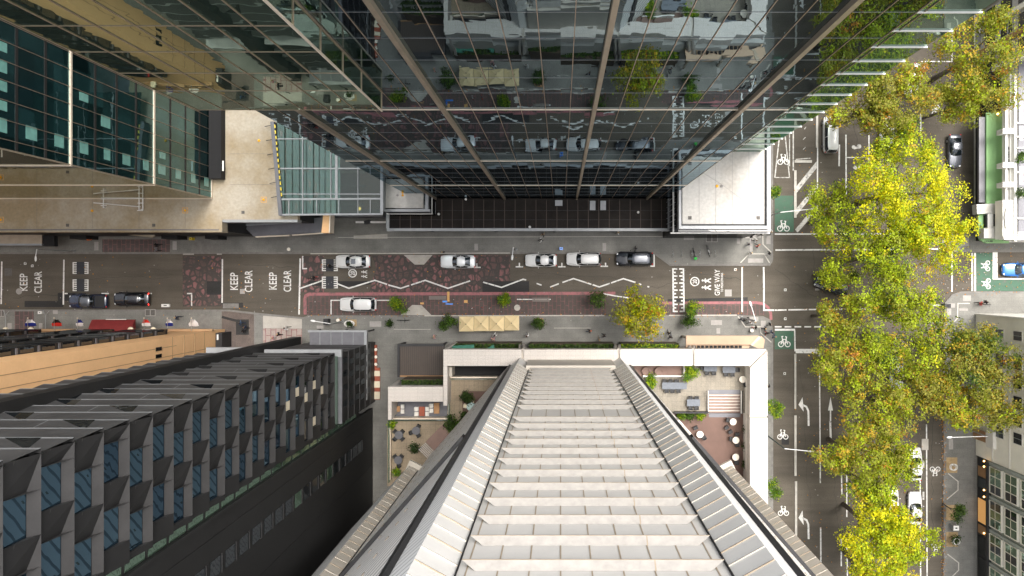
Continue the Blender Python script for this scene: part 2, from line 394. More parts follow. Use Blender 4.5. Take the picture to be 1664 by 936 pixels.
mat('soil', (.10, .075, .05), .95, .25, 2, fine=.3)
mat('gravel_bed', (.42, .305, .165), .95, .2, 3, fine=.3)
mat('orange_anchor', (.85, .42, .02), .5, .05, 3)
mat('orange_frame', (.62, .36, .13), .7, .15, 3)
mat('yellow_paint', (.75, .58, .06), .6, .1, 3)
mat('car_white', (.66, .66, .65), .22, .02, 1, coat=1.0)
mat('car_silver', (.72, .74, .75), .25, .02, 1, coat=1.0, metal=.1)
mat('car_black', (.012, .013, .018), .22, .05, 1, coat=1.0)
mat('car_navy', (.014, .022, .055), .22, .05, 1, coat=1.0)
mat('car_grey', (.10, .108, .125), .25, .05, 1, coat=1.0, metal=.4)
mat('car_blue', (.012, .15, .52), .2, .03, 1, coat=1.0, metal=.2)
glass_mirror('car_glass', (.006, .009, .011), (.9, .95, 1), .10, .5, .0, 1)
mat('tyre', (.018, .018, .018), .85, .1, 8)
mat('rim', (.45, .45, .46), .35, .05, 4, metal=.7)
mat('headlight', (.75, .77, .78), .1, .02, 2, coat=1.0)
mat('tail_red', (.55, .015, .012), .2, .02, 2, coat=1.0)
emis('tail_lit', (1, .03, .02), 1.5)
mat('plate', (.7, .7, .68), .5, .02, 3)
emis('warm_lamp', (1, .55, .16), 3.5)
emis('warm_glow', (.8, .42, .14), .16)
mat('lamp_head', (.78, .78, .77), .35, .03, 3)
mat('pole_metal', (.42, .43, .43), .4, .08, 3, metal=.5)
mat('pole_dark', (.05, .08, .075), .5, .08, 3, metal=.3)
mat('skin', (.52, .33, .235), .6, .05, 6)
for k, c in dict(cloth_black=(.012, .012, .014), cloth_navy=(.018, .028, .06), cloth_white=(.76, .75, .73), cloth_orange=(.85, .17, .02),
                 cloth_pink=(.62, .30, .31), cloth_grey=(.22, .22, .23), cloth_denim=(.055, .09, .15), cloth_red=(.5, .06, .05), cloth_tan=(.40, .30, .20),
                 hair_dark=(.018, .013, .011), hair_brown=(.09, .05, .028), hair_fair=(.36, .26, .14),
                 flag_blue=(.012, .025, .22), flag_red=(.60, .03, .02), flag_white=(.78, .77, .78), bike_green=(.03, .48, .06), bike_white=(.75, .75, .74),
                 planter_white=(.76, .74, .70), bench_grey=(.23, .20, .18), bin_green=(.05, .10, .08), hyd_yellow=(.8, .6, .03)).items():
    mat(k, c, .7, .06, 5)
leaf('leaf_yellow', (.62, .58, .010)); leaf('leaf_lime', (.34, .43, .012)); leaf('leaf_olive', (.235, .26, .022))
leaf('leaf_green', (.065, .115, .018)); leaf('leaf_gold', (.46, .31, .025)); leaf('leaf_dark', (.03, .06, .015)); leaf('leaf_vivid', (.12, .24, .02))
leaf('leaf_khaki', (.28, .265, .045)); leaf('leaf_orange', (.42, .18, .02))
# ================================================================ SETTING: ground, roads, footpaths
def rect(x0, y0, x1, y1): return [P(x0, y0), P(x1, y0), P(x1, y1), P(x0, y1)]
g = MB(); g.quad((-1500, -1500, -.05), (1500, -1500, -.05), (1500, 1500, -.05), (-1500, 1500, -.05))
tag(g.build('ground', 'asphalt'), kind='structure')
road = MB(); road.quad((-600, -600, 0), (600, -600, 0), (600, 600, 0), (-600, 600, 0))
road = tag(road.build('road', 'asphalt'), kind='structure')

def patches(name, m, polys, z):
    b = MB()
    for pl in polys: b.sheet([P(*q) for q in pl], z)
    return b.build(name, m, road)
for pl in ([(336, 457), (361, 457), (361, 479), (336, 479)], [(40, 489), (103, 489), (103, 499), (40, 499)], [(94, 476), (140, 476), (140, 489), (94, 489)],
           [(361, 492), (395, 492), (395, 500), (361, 500)], [(784, 457), (860, 457), (860, 475), (784, 475)], [(1085, 486), (1215, 483), (1215, 491), (1085, 491)],
           [(500, 457), (610, 457), (600, 462), (560, 466), (500, 464)]):
    patches('asphalt_patch', 'asphalt_patch', [pl], .010)
patches('mural_paint', 'mural_paint', [[(297, 416), (361, 416), (361, 498), (297, 498)]], .004)
patches('mural_paint', 'mural_paint', [[(490, 416), (526, 416), (526, 475), (490, 475)]], .004)
patches('mural_paint', 'mural_paint', [[(604, 415), (829, 415), (829, 457), (784, 458), (784, 475), (600, 475), (606, 452), (612, 437)]], .004)
patches('brick_paving', 'pink_brick', [[(497, 480), (985, 480), (985, 512), (497, 512)]], .004)
patches('brick_paving', 'pink_brick', [[(1078, 495), (1240, 495), (1246, 512), (1078, 512)]], .004)
def lines(m, items, z=.014, name='lane_line'):
    for it in items:
        w, pts = it[0], it[1:]
        b = MB(); b.strip([P(*q) for q in pts], w / S, z); b.build(name, m, road)
WP, OW = 'white_paint', 'old_white_paint'
lines(WP, [(2.3, (3, 425), (2, 494)), (2.3, (104, 422), (103, 495)), (2.3, (361.5, 421), (361, 492)), (2.6, (488, 420), (486, 511)),
           (2.2, (1206, 434), (1206, 507)), (2.6, (1241, 434), (1241.5, 504), (1258, 504)), (2.2, (1259, 504), (1278, 503.6)), (2.2, (1281, 503.5), (1312, 503)), (2.2, (1314, 503), (1420, 502)),
           (2, (1259, 380.4), (1465, 380)), (2.4, (1260, 406.3), (1463, 405)), (2.4, (1490, 404.5), (1531, 404.5)),
           (2, (1547, 411), (1547, 474)), (1.8, (1579.5, 411), (1579.5, 473)), (3.4, (1584.2, 411), (1584.2, 473)),
           (8, (1617, 410), (1617, 454)), (2.2, (1621, 453), (1720, 453)), (3.2, (1259, 535.8), (1292, 535.8)), (2, (1291.3, 537), (1292, 571)),
           (7, (1293, 570.5), (1331, 570.5)), (2, (1328.6, 233), (1328, 352)), (2, (1331.5, 574), (1333, 785)), (2.2, (1333.5, 857), (1334, 936)),
           (2.4, (1364, 235), (1363.5, 270)), (2.2, (1374.6, 219), (1375, 318)), (1.8, (1412, 219), (1412, 264)), (1.6, (1376, 256), (1411, 256)),
           (2, (1507, 496), (1531, 496)), (2, (1507, 524), (1531, 524)), (2, (1495, 745), (1496, 936)), (2, (1505.5, 690), (1506.5, 936)),
           (2, (1481, 742), (1495, 742)), (2, (1367, 755), (1368, 803)), (2, (1367, 875), (1367, 920)), (2, (1376, 722), (1376, 840)), (2, (1376, 875), (1377, 936)),
           (2, (1547, 18), (1547, 100)), (1.6, (1496, 100), (1546, 100)), (2.4, (1496, 185), (1496, 222)), (3.2, (1349, 684), (1350, 712))])
lines(WP, [(2.2, (1259 + i * 16, 531), (1270 + i * 16, 531)) for i in range(9)], name='dash_line')
# parking bay corners and ticks
lines(WP, [(2, (105, 477), (110, 477)), (2, (165, 477), (177, 477)), (2, (240, 477), (247, 477)), (2, (304, 477), (311.5, 477), (311.5, 497)),
           (2, (492, 416), (492, 436.5), (499, 436.5)), (2, (769, 434.5), (781, 434.5)), (2, (775, 434.5), (775, 428)), (2, (838, 433.5), (850, 433.5)), (2, (844, 433.5), (844, 427)),
           (2, (907, 433.5), (919, 433.5)), (2, (913, 433.5), (913, 427)), (2, (976, 432.7), (988, 432.7)), (2, (984, 432.7), (984, 427)),
           (2, (1063, 412), (1063, 432.5), (1057, 432.5)), (1.6, (538, 511), (538, 488), (553, 488)), (1.6, (612, 488), (637, 488)),
           (1.6, (840, 486.5), (895, 486.5)), (1.8, (980, 477), (1000, 481), (1021, 484))], name='bay_marking')
lines(WP, [(2.2, (488, 468.5), (524, 456)), (2.2, (548, 461), (567, 468.5), (609, 455.5), (629, 462)), (2.2, (631, 463), (651, 468.5), (665, 464)), (2.2, (668, 463), (691, 455.5), (728, 468.5), (764, 456.3)),
           (2.2, (785, 458.5), (815, 467), (850, 453.8), (855, 455)), (2, (872, 460.5), (880, 463.5)), (2.2, (894, 466.5), (908, 461)), (2.2, (914, 459), (932, 452.7), (961, 462)),
           (2.2, (963, 462.6), (974, 466.3), (991, 460.5)), (2.2, (993, 459.8), (1013, 452.8), (1033, 459)), (2, (1038, 461), (1042, 462.5)), (2, (1052, 465.5), (1055, 466.5))], name='zigzag_line')
pk = [(496, 511), (495.5, 486), (497, 480.5), (502, 478)]
lines('pink_paint', [(5, *pk, (1000, 476.5)), (4.5, (1076, 492.5), (1092, 492.5)), (4.5, (1113, 492.3), (1230, 491.8), (1240, 493.5), (1248, 499.5), (1252.5, 509), (1253, 520))], .012, 'pink_edge_line')
# speed humps with painted teeth
for cx, cy, hw in ((131, 435.5, 12), (131, 463.5, 12), (536, 431, 12), (536, 459, 12)):
    b = MB(); b.sheet(rect(cx - 7, cy - 10, cx + 6, cy + 10), .012); b.build('hump_marking', 'hump_dark', road)
    for s in (-1, 1):
        b = MB(); x = cx + s * hw
        b.strip([P(x, cy - 9.5), P(x, cy + 9.5)], 1.8 / S, .014)
        for i in range(6): b.strip([P(x - s * .9, cy - 8.6 + i * 3.44), P(x - s * 5.6, cy - 8.6 + i * 3.44)], 1.8 / S, .014)
        b.build('hump_teeth', WP, road)
for x, s in ((1093.5, 1), (1110.5, -1)):
    b = MB(); b.strip([P(x, 436), P(x + 1, 507)], 2.4 / S, .016)
    for i in range(13):
        l = 7 if i % 2 == 0 else 4.5
        b.strip([P(x + s * 1.3 + i / 13, 437 + i * 5.75), P(x + s * l + i / 13, 437 + i * 5.75)], 2.3 / S, .016)
    b.build('crossing_teeth', WP, road)
# lettering painted on the road, read from the left side of the picture turned a quarter
def rl(t, cx, cy, hpx, wpx, bold=.012):
    """hpx: cap height across the road, wpx: length of the word along the page's vertical"""
    o = text_mesh(t, 'road_lettering', WP, 1.0, .016, (0, 0), 0, None, 1, bold)
    xs = [v.co.x for v in o.data.vertices]; ys = [v.co.y for v in o.data.vertices]
    mx, my = (max(xs) + min(xs)) / 2, (max(ys) + min(ys)) / 2; c = P(cx, cy)
    fx = wpx / S / (max(xs) - min(xs)); fy = hpx / S / (max(ys) - min(ys))
    for v in o.data.vertices:
        x, y = (v.co.x - mx) * fx, (v.co.y - my) * fy
        v.co.x, v.co.y = c.x - y, c.y + x
    o.parent = road
for a, b_ in (((38.5, 458.5), (62, 458.5)), ((380.5, 457), (404, 457)), ((443.5, 456.5), (467, 456.5))):
    rl('KEEP', *a, 12.5, 28); rl('CLEAR', *b_, 12.5, 35)
rl('GIVE WAY', 1165.5, 459, 8.5, 42, .004); rl('TO PEDESTRIANS', 1173.2, 459, 3.6, 31, .005)
for cx, cy, r in ((573, 444, 7), (1129, 457.5, 7.6)):
    b = MB(); c = P(cx, cy); b.ring(c.x, c.y, (r - 1.7) / S, r / S, .016); b.build('speed_ring', WP, road)
    rl('20', cx, cy, 7.2, 6.8, .02)
def walker(cx, cy, sc):
    """pair of walking figures stencilled on the road"""
    b = MB()
    for ox, oy in ((0, 0), (0, -9 * sc)):
        q = lambda x, y: P(cx + ox + x * sc, cy + oy + y * sc)
        c = q(-5, 0); b.disc(c.x, c.y, 1.3 * sc / S, .016)
        for w, pts in ((2.4, [(-3.4, 0), (1, .4)]), (1.6, [(1, .4), (3.4, -1.5), (6, -2.4)]), (1.6, [(1, .4), (3.5, 2), (6, 2.6)]), (1.3, [(-2.8, 0), (-.6, 3.0)]), (1.3, [(-2.8, 0), (-1.2, -2.6)])):
            b.strip([q(*p) for p in pts], w * sc / S, .016 + .001 * len(pts))
    b.build('pedestrian_stencil', WP, road)
walker(592, 449, .8); walker(1148, 467, 1.25)
def bike_sym(cx, cy, sc=1.0, flip=1):
    b = MB(); q = lambda x, y: P(cx + x * sc, cy + flip * y * sc)
    for x in (-4.2, 4.2):
        c = q(x, 3.4); b.ring(c.x, c.y, 2.6 * sc / S, 3.7 * sc / S, .018, 20)
    for i, pts in enumerate(([(-4.2, 3.4), (-2.2, -2.6), (2.2, -2.6), (4.2, 3.4)], [(-2.2, -2.6), (0, 3.6), (2.4, -3)], [(-2.2, -2.6), (-3.2, -6.2), (-1.4, -6.6)], [(2.2, -2.6), (2.8, -5.6), (1, -6.2)])):
        b.strip([q(*p) for p in pts], 1.2 * sc / S, .019 + i * .001)
    b.build('bicycle_stencil', WP, road)
for a in ((1273, 259, 1.25), (1273, 367, 1.3), (1274.5, 555, 1.3), (1272, 706, 1.15), (1273, 830, 1.15), (1519.5, 766, 1.1, -1), (1521, 890, 1.0, -1), (1518, 178, 1.1, -1)): bike_sym(*a)
def bike_side(cx, cy, sc):
    b = MB(); q = lambda x, y: P(cx + y * sc, cy + x * sc)
    for x in (-4.2, 4.2):
        c = q(x, 3.4); b.ring(c.x, c.y, 2.2 * sc / S, 3.4 * sc / S, .018, 20)
    for i, pts in enumerate(([(-4.2, 3.4), (-2.2, -2.6), (2.2, -2.6), (4.2, 3.4)], [(-2.2, -2.6), (0, 3.6), (2.4, -3)], [(-2.2, -2.6), (-3.2, -6.2)], [(2.2, -2.6), (2.8, -6)])):
        b.strip([q(*p) for p in pts], 1.2 * sc / S, .019 + i * .001)
    b.build('bicycle_stencil', WP, road)
bike_side(1601, 432, 1.15); bike_side(1602, 461, 1.15)
def arrow(pts, head, w=3.0):
    b = MB(); b.strip([P(*p) for p in pts], w / S, .016); b.sheet([P(*p) for p in head], .017); b.build('lane_arrow', WP, road)
for dy in (0, 184):
    arrow([(1314, 692 + dy), (1313.5, 668 + dy), (1310.5, 661 + dy), (1303, 657.5 + dy)], [(1297.5, 657.5 + dy), (1304, 645.5 + dy), (1306, 669 + dy)])
arrow([(1349.5, 714), (1349.5, 664)], [(1345.5, 667), (1349.5, 645), (1353.5, 667)], 2.2)
for q in ([(1294, 303), (1327, 262), (1327, 273), (1294, 314)], [(1294, 339), (1327, 299), (1327, 310), (1294, 350)], [(1292, 373), (1320, 340), (1320, 351), (1296, 378)]):
    patches('hatch_bar', OW, [q], .012)
for q in ([(1259, 318), (1290, 318), (1290, 377), (1259, 377)], [(1259, 538), (1290, 538), (1290, 567.5), (1259, 567.5)], [(1586.5, 411), (1597, 411), (1597, 473), (1586.5, 473)],
          [(1597, 411), (1613, 411), (1613, 473), (1597, 473)], [(1613, 455), (1760, 455), (1760, 473), (1613, 473)]):
    patches('green_lane', 'green_lane', [q], .006)
lines(OW, [(1.8, (1259, 289), (1266, 227)), (1.8, (1283, 289), (1276, 222)), (1.4, (1259, 288.5), (1284, 288.5)), (1.6, (1283, 270), (1283, 215)), (2, (1289, 277), (1289, 212)),
           (1.2, (1307, 210), (1310, 206)), (1.2, (1305, 227), (1309, 223)), (1.2, (1305, 243), (1309, 239)), (1.4, (1293, 259), (1317, 257))], .014, 'worn_lane_line')
for cx, cy in ((1391, 239), (1393, 272)):
    b = MB(); c = P(cx - 4, cy); b.disc(c.x, c.y, 3 / S, .014); c = P(cx + 5, cy - 1); b.disc(c.x, c.y, 3.6 / S, .014); b.strip([P(cx - 4, cy + 2), P(cx + 5, cy)], 4 / S, .015)
    b.build('motorbike_stencil', OW, road)
for x0, y0, x1, y1 in ((1499, 747, 1502, 760), (1499, 799, 1502, 812), (1499, 898, 1502, 908)): patches('bay_block', OW, [[(x0, y0), (x1, y0), (x1, y1), (x0, y1)]], .016)
# low separator kerbs
for i, (x0, y0, x1, y1) in enumerate(((1290, 277, 1294, 354), (1290.5, 575, 1293.5, 664), (1290.5, 675, 1294, 773), (1291.5, 782, 1295, 880), (1325.5, 188, 1329, 240), (1291, 260.5, 1319, 264.5))):
    b = MB(); b.prism([P(x0, y0), P(x1, y0), P(x1, y1), P(x0, y1)], 0, .14)
    tag(b.build('separator_kerb', 'pale_kerb'), ['pale kerb beside the hatched bars of the bike lane', 'pale kerb right below the wide stop bar', 'pale separator kerb passing under the long lamp arm', 'pale separator kerb nearest the lower edge beside a left turn arrow', 'pale kerb left of the white van', 'short pale kerb lying across the lane above the hatched bars'][i], 'kerb', 'bike lane separators')
for i, (x, y, w, h) in enumerate(((1502, 722, 11, 17),)):
    b = MB(); b.prism(rect(x - 5, y - 9, x + 6, y + 9), 0, .14)
    tag(b.build('separator_kerb', 'concrete'), 'square pale concrete island beside the right bike lane', 'kerb', 'bike lane separators')
# covers in the carriageway
for x, y, w, h, m in ((13.5, 442, 12, 12, 'iron_cover'), (1183.5, 476, 11, 11, 'tactile'), (394, 473.5, 8, 8, 'tactile'), (1328, 469, 7, 6, 'tactile'), (1276, 716, 12, 13, 'asphalt_patch'), (375, 497, 26, 8, 'kerb_stone')):
    patches('service_cover', m, [[(x - w / 2, y - h / 2), (x + w / 2, y - h / 2), (x + w / 2, y + h / 2), (x - w / 2, y + h / 2)]], .011)
b = MB(); c = P(31, 473.5); b.disc(c.x, c.y, 5 / S, .018); b.build('service_cover', 'tactile', road)
b = MB(); c = P(840.5, 500); b.disc(c.x, c.y, 5 / S, .018); b.build('service_cover', 'pale_kerb', road)
for x, y in ((1195, 438), (1276, 471), (1276, 518), (1275, 607), (52.5, 432), (41, 428)):
    b = MB(); b.strip([P(x - 1.5, y - 1.5), P(x + 1.5, y - 1.5), P(x + 1.5, y + 1.5), P(x - 1.5, y + 1.5), P(x - 1.5, y - 1.5)], 1.1 / S, .016); b.build('survey_mark', WP, road)
# sealed cracks and tyre polished strips of the old carriageway
rc = random.Random(21)
for x0, y0, dx, dy, n in ((120, 452, 14, 0, 12), (210, 430, 10, 2, 8), (395, 428, 12, 1, 8), (640, 446, 12, -1, 8), (850, 441, 14, 1, 14), (1050, 470, 9, -2, 8), (1115, 444, 10, 1, 10), (1262, 440, 6, 4, 14), (1300, 590, 1, 14, 20), (1318, 400, 2, 12, 8), (1345, 620, 1, 15, 18), (1515, 560, 0, 14, 22), (1390, 200, 1, 13, 9), (1570, 420, 0, 6, 8), (20, 484, 11, -1, 8)):
    b = MB(); pts = []
    for i in range(n): pts.append(P(x0 + dx * i + rc.uniform(-3, 3) * (dy > 3), y0 + dy * i + rc.uniform(-3, 3) * (dx > 3)))
    b.strip(pts, rc.uniform(.02, .045), .0085); b.build('crack_seal', 'asphalt_patch', road)
# concrete aprons in the parking lane
for q in ([(656, 414.2), (703, 414.2), (689, 430), (674, 430)], [(651, 512), (701, 512), (685, 496), (670, 495.5)]):
    b = MB(); b.prism([P(*p) for p in q], 0, .05); b.build('kerb_ramp', 'concrete', road)

# footpaths, 12 cm above the road, each with its kerb stone
def footpath(name, poly, kerb, m='bluestone', km='kerb_stone', kw=3.0):
    b = MB(); b.prism([P(*q) for q in poly], -.04, .12); o = tag(b.build(name, m), kind='structure')
    k = MB(); pts = [Vector(P(*q)[:2]) for q in kerb]
    k.strip(pts, kw / S, .126); k.build('kerb', km, o); return o
def corner(cx, cy, r, a0, a1, n=6): return [(cx + r * math.cos(R(a0 + (a1 - a0) * i / n)), cy - r * math.sin(R(a0 + (a1 - a0) * i / n))) for i in range(n + 1)]
nk = [(-3000, 413.5), (1062, 412.5), (1089, 432), (1240, 432)] + corner(1244, 420, 12, 270, 360) + [(1256, -3000)]
north = footpath('north_footpath', nk + [(-3000, -3000)], [(p[0] - (1.5 if p[0] > 1250 else 0), p[1] - (1.5 if p[0] < 1250 else 0)) for p in nk])
sk = [(-3000, 502), (372, 503), (425, 509), (493, 515.5), (503, 512.5), (1200, 512), (1240, 514)] + [(1250, 520), (1256, 535), (1257, 3000)]
south = footpath('south_footpath', sk + [(-3000, 3000)], [(p[0] - (1.5 if p[0] > 1250 else 0), p[1] + (1.5 if p[0] < 1250 else 0)) for p in sk])
ek = [(1583, -3000), (1583, 376), (1536, 379), (1531, 386), (1531, 399), (1540, 407), (1552, 409.5), (3600, 409.5)]
ne = footpath('east_footpath', ek + [(3600, -3000)], [(p[0], p[1] - 1) for p in ek])
fk = [(3600, 474), (1560, 474), (1546, 479), (1535, 492), (1533, 530), (1533, 3000)]
se = footpath('corner_footpath', fk + [(3600, 3000)], [(p[0] + 1, p[1] + 1) for p in fk])
for par, nm, m, q in ((north, 'brick_inlay', 'red_brick_path', [(167, 389), (277, 389), (277, 411), (167, 411)]), (south, 'brick_inlay', 'red_brick_path', [(25, 504), (56, 504), (56, 541), (25, 541)]),
                      (south, 'laneway', 'brown_laneway', [(361, 505), (414, 509), (414, 566), (361, 566)]), (south, 'concrete_crossing', 'concrete', [(428, 513), (491, 518), (491, 534), (428, 533)]),
                      (south, 'brick_inlay', 'pale_pink_brick', [(428, 533.4), (491, 534.4), (491, 560), (428, 560)]),
                      (south, 'stone_patch', 'kerb_stone', [(323, 510), (342, 510), (342, 534), (323, 534)]), (north, 'stone_patch', 'kerb_stone', [(313, 396), (330, 388), (341, 388), (341, 396), (358, 399), (358, 412), (311, 412)]),
                      (south, 'bench_pad', 'gravel_bed', [(566, 519), (580, 519), (580, 530), (566, 530)]), (north, 'stone_patch', 'concrete', [(575, 383), (630, 380), (630, 388), (575, 388)]),
                      (se, 'tree_bed', 'gravel_bed', [(1537, 743), (1555, 743), (1555, 768), (1537, 768)]), (se, 'tree_bed', 'gravel_bed', [(1537, 820), (1555, 820), (1555, 845), (1537, 845)]), (se, 'tree_bed', 'gravel_bed', [(1537, 864), (1556, 864), (1556, 888), (1537, 888)])):
    b = MB(); b.sheet([P(*p) for p in q], .125); b.build(nm, m, par)
for x0, y0, x1, y1, par in ((154, 393, 161, 407, north), (281, 392, 288, 406, north), (13, 525, 20, 539, south), (64, 525, 70, 537, south), (87, 504, 95, 510, south), (771, 396, 777, 407, north), (979, 395, 985, 408, north),
                            (1111, 383.5, 1128, 390, north), (1197, 387.5, 1202, 396, north), (1215, 420, 1240, 427, north), (1245, 383, 1252, 397, north), (1218, 381, 1223, 408, north), (1211, 381, 1236, 387, north), (601, 522, 620, 531, south),
                            (1155, 520, 1173, 528, south), (1216, 515, 1232, 522, south), (1236, 521, 1244, 532, south), (1164, 533, 1170, 542, south), (1564, 480, 1577, 489, se), (1538, 502, 1545, 512, se), (1538, 493, 1551, 500, se), (1558, 501, 1572, 505, se), (1541, 713, 1548, 730, se),
                            (1537, 386, 1560, 393, ne), (1560, 386, 1574, 400, ne), (515, 529, 526, 534, south), (545, 386, 600, 386.6, north), (1566, 380, 1570, 384, ne)):
    b = MB(); b.sheet(rect(x0, y0, x1, y1), .130); b.build('tactile_pad', 'tactile', par)
for x, y, w, h, par in ((245, 508, 15, 9, south), (1156.5, 387.5, 17, 10, north), (3, 509, 9, 9, south)):
    b = MB(); b.sheet(rect(x - w / 2 - 1, y - h / 2 - 1, x + w / 2 + 1, y + h / 2 + 1), .129); b.build('cover_frame', 'tactile', par)
    b = MB(); b.sheet(rect(x - w / 2, y - h / 2, x - .6, y + h / 2), .133); b.sheet(rect(x + .6, y - h / 2, x + w / 2, y + h / 2), .133); b.build('service_cover', 'iron_cover', par)
def pathlines(par, m, items, name='path_line'):
    for it in items:
        b = MB(); b.strip([P(*q) for q in it[1:]], it[0] / S, .134); b.build(name, m, par)
pathlines(north, 'pale_kerb', [(1.6, (505, 412.3), (829, 411.2)), (1.4, (298, 413), (316, 413)), (1.4, (353, 413), (361, 413)), (.8, (550, 386), (1175, 384)), (1.6, (1239, 381), (1239.5, 397), (1253, 410)), (1.6, (1203, 427), (1217, 412.5), (1241, 412.5), (1250, 427)), (1.4, (1250, 370), (1239, 381))], 'guide_strip')
pathlines(south, 'pale_kerb', [(1.7, (690, 513), (982, 512.6)), (1.7, (1087, 512.4), (1197, 512)), (1.6, (1199, 514), (1211, 531), (1235, 531), (1236, 541), (1253, 556)), (.8, (640, 535), (700, 535)), (.8, (900, 533), (960, 533))], 'guide_strip')
pathlines(se, 'pale_kerb', [(1.6, (1575, 493), (1556, 493), (1555, 517), (1550, 523)), (1.6, (1540, 769), (1556, 782), (1556, 796), (1538, 811)), (1.6, (1539, 900), (1557, 914), (1557, 926), (1545, 938))], 'guide_strip')
pathlines(ne, 'pale_kerb', [(2, (1583, -200), (1583, 330))], 'guide_strip')
# narrow edge of the lanes beside the hotel
b = MB(); b.strip([P(414, 505), P(414, 560)], 1.2 / S, .134); b.strip([P(427, 510), P(427, 560)], 1.2 / S, .134); b.build('kerb', 'kerb_stone', south)
b = MB(); b.sheet(rect(384, 519, 405, 544), .130); b.build('asphalt_patch', 'asphalt_patch', south)
b = MB(); b.strip([P(361, 515), P(384, 521)], 4 / S, .131); b.build('asphalt_patch', 'asphalt_patch', south)
# fallen leaves and litter on the ground: nobody could count them
lv = MB(); rr = random.Random(3)
for i in range(1500):
    if i < 520: x, y = rr.gauss(1533, 2.2), rr.uniform(520, 936)
    elif i < 700: x, y = rr.uniform(1500, 1664), rr.uniform(398, 480)
    elif i < 1150: x, y = rr.uniform(1290, 1535), rr.uniform(100, 930)
    elif i < 1300: x, y = rr.uniform(500, 1200), rr.gauss(512, 3)
    else: x, y = rr.uniform(0, 1250), rr.uniform(410, 512)
    z = .15; c = P(x, y); a = rr.uniform(0, 6.3); r = rr.uniform(.05, .11)
    lv.add([(c.x + r * math.cos(a + t), c.y + r * math.sin(a + t) * .8, z + rr.uniform(-.01, .02)) for t in (0, 1.6, 3.1, 4.7)], [(0, 1, 2, 3)], rr.choice((0, 0, 1)))
tag(lv.build('fallen_leaves', ['leaf_orange', 'tactile']), 'orange fallen leaves and litter scattered over road and kerbs', 'leaves', kind='stuff')
# ================================================================ NORTH SIDE BUILDINGS
# ---- dark glass office tower
tw = thing('glass_office_tower', 'dark mirror glass office tower with bronze fins reflecting the street', 'building', (-2, 11, 0))
FY = 125.5 / S; X0, X1 = -226 / S, 167 / S
b = MB(); b.box(X0, X1, FY + .01, 38, 6.4, 87); b.build('curtain_wall', 'tower_glass', tw)
SY = 180 / S; SX = 281 / S
b = MB(); b.box(X1 + .02, SX, SY, 38, 15.0, 87); b.build('setback_glass', 'strip_glass', tw)
b = MB(); b.box(X0 + .3, X1 - .3, FY + .6, 36, 0, 6.38); b.build('base_wall', 'black_recess', tw)
for z in (20.4, 38.8, 60.3, 82.0):
    b = MB(); b.box(X0, X1, FY - .07, FY - .005, z - .06, z + .06); b.build('floor_belt', 'pale_gold', tw)
z = 9.0; zs = [10.2, 13.6, 17.0, 23.8, 27.2, 30.6, 34.0, 37.0, 42.2, 45.6, 49.0, 52.4, 55.8, 64.6, 68.0, 71.4, 74.9, 78.3, 85]
for z in zs:
    b = MB(); b.box(X0, X1, FY - .012, FY - .004, z - .014, z + .014); b.build('transom', 'grey_metal', tw)
for i in range(22):
    x = -191 / S + (i - 1) * 1.5
    if (i - 1) % 6 == 0 or not X0 < x < X1 - .1: continue
    b = MB(); b.box(x - .018, x + .018, FY - .03, FY - .003, 6.4, 87); b.build('mullion', 'gold_metal', tw)
for u in (-191, -85.4, 24.5, 131.6):
    b = MB(); x = u / S; b.box(x - .12, x + .12, FY - .26, FY - .002, 6.5, 87); b.build('fin', 'fin_metal', tw)
b = MB(); b.box(X1 - .02, X1 + .02, FY - .02, FY + .02, 6.5, 87); b.build('corner_post', 'gold_metal', tw)
for i in range(21):
    z = 17.2 + i * 3.44 * .985
    b = MB(); b.box(X1 + .05, SX + .12, SY - .10, SY - .004, z - .05, z + .05); b.build('sun_shelf', 'white_metal', tw)
for x in (X1 + 3.2, X1 + 6.4):
    b = MB(); b.box(x - .025, x + .025, SY - .06, SY - .003, 15.2, 87); b.build('mullion', 'gold_metal', tw)
# the cantilevered wing
WY = 113 / S; WX0, WX1 = -241 / S, -119 / S
b = MB(); b.box(WX0 - 0, WX1, WY, FY + 1.5, 65, 87); b.build('wing', 'wing_glass', tw)
for z in [65.04] + [69.6 + 3.44 * i for i in range(5)]:
    b = MB(); b.box(WX0, WX1 + .03, WY - .02, WY - .004, z - .02, z + .02); b.build('transom', 'gold_metal', tw)
    b = MB(); b.box(WX1 + .004, WX1 + .04, WY, FY, z - .028, z + .028); b.build('transom', 'gold_metal', tw)
n = 7
for i in range(n + 1):
    x = WX1 + (WX0 - WX1) * i / n
    b = MB(); b.box(x - .02, x + .02, WY - .035, WY - .003, 65, 87); b.build('mullion', 'gold_metal', tw)
b = MB(); b.box(WX1 - .02, WX1 + .05, WY - .10, WY - .01, 65, 87); b.build('corner_post', 'pale_gold', tw)
b = MB(); b.box(WX1, WX1 + .05, FY - .07, FY, 65, 87); b.build('corner_post', 'gold_metal', tw)

for x0, x1, y0, y1, z in ((X0, X1, FY, 38, 87.02), (X1 + .05, SX, SY, 38, 87.02), (WX0, WX1, WY, FY - .01, 87.02)):
    b = MB(); b.box(x0 + .02, x1 - .02, y0 + .02, y1, z, z + .25); b.build('roof', 'slate_metal', tw)
for x, y, w, d, h in ((-10, 20, 8, 6, 2.5), (4, 26, 6, 8, 2), (18, 24, 5, 4, 2.2)):
    b = MB(); b.box(x - w / 2, x + w / 2, y - d / 2, y + d / 2, 87.28, 87.28 + h); b.build('roof_plant', 'grey_metal', tw)
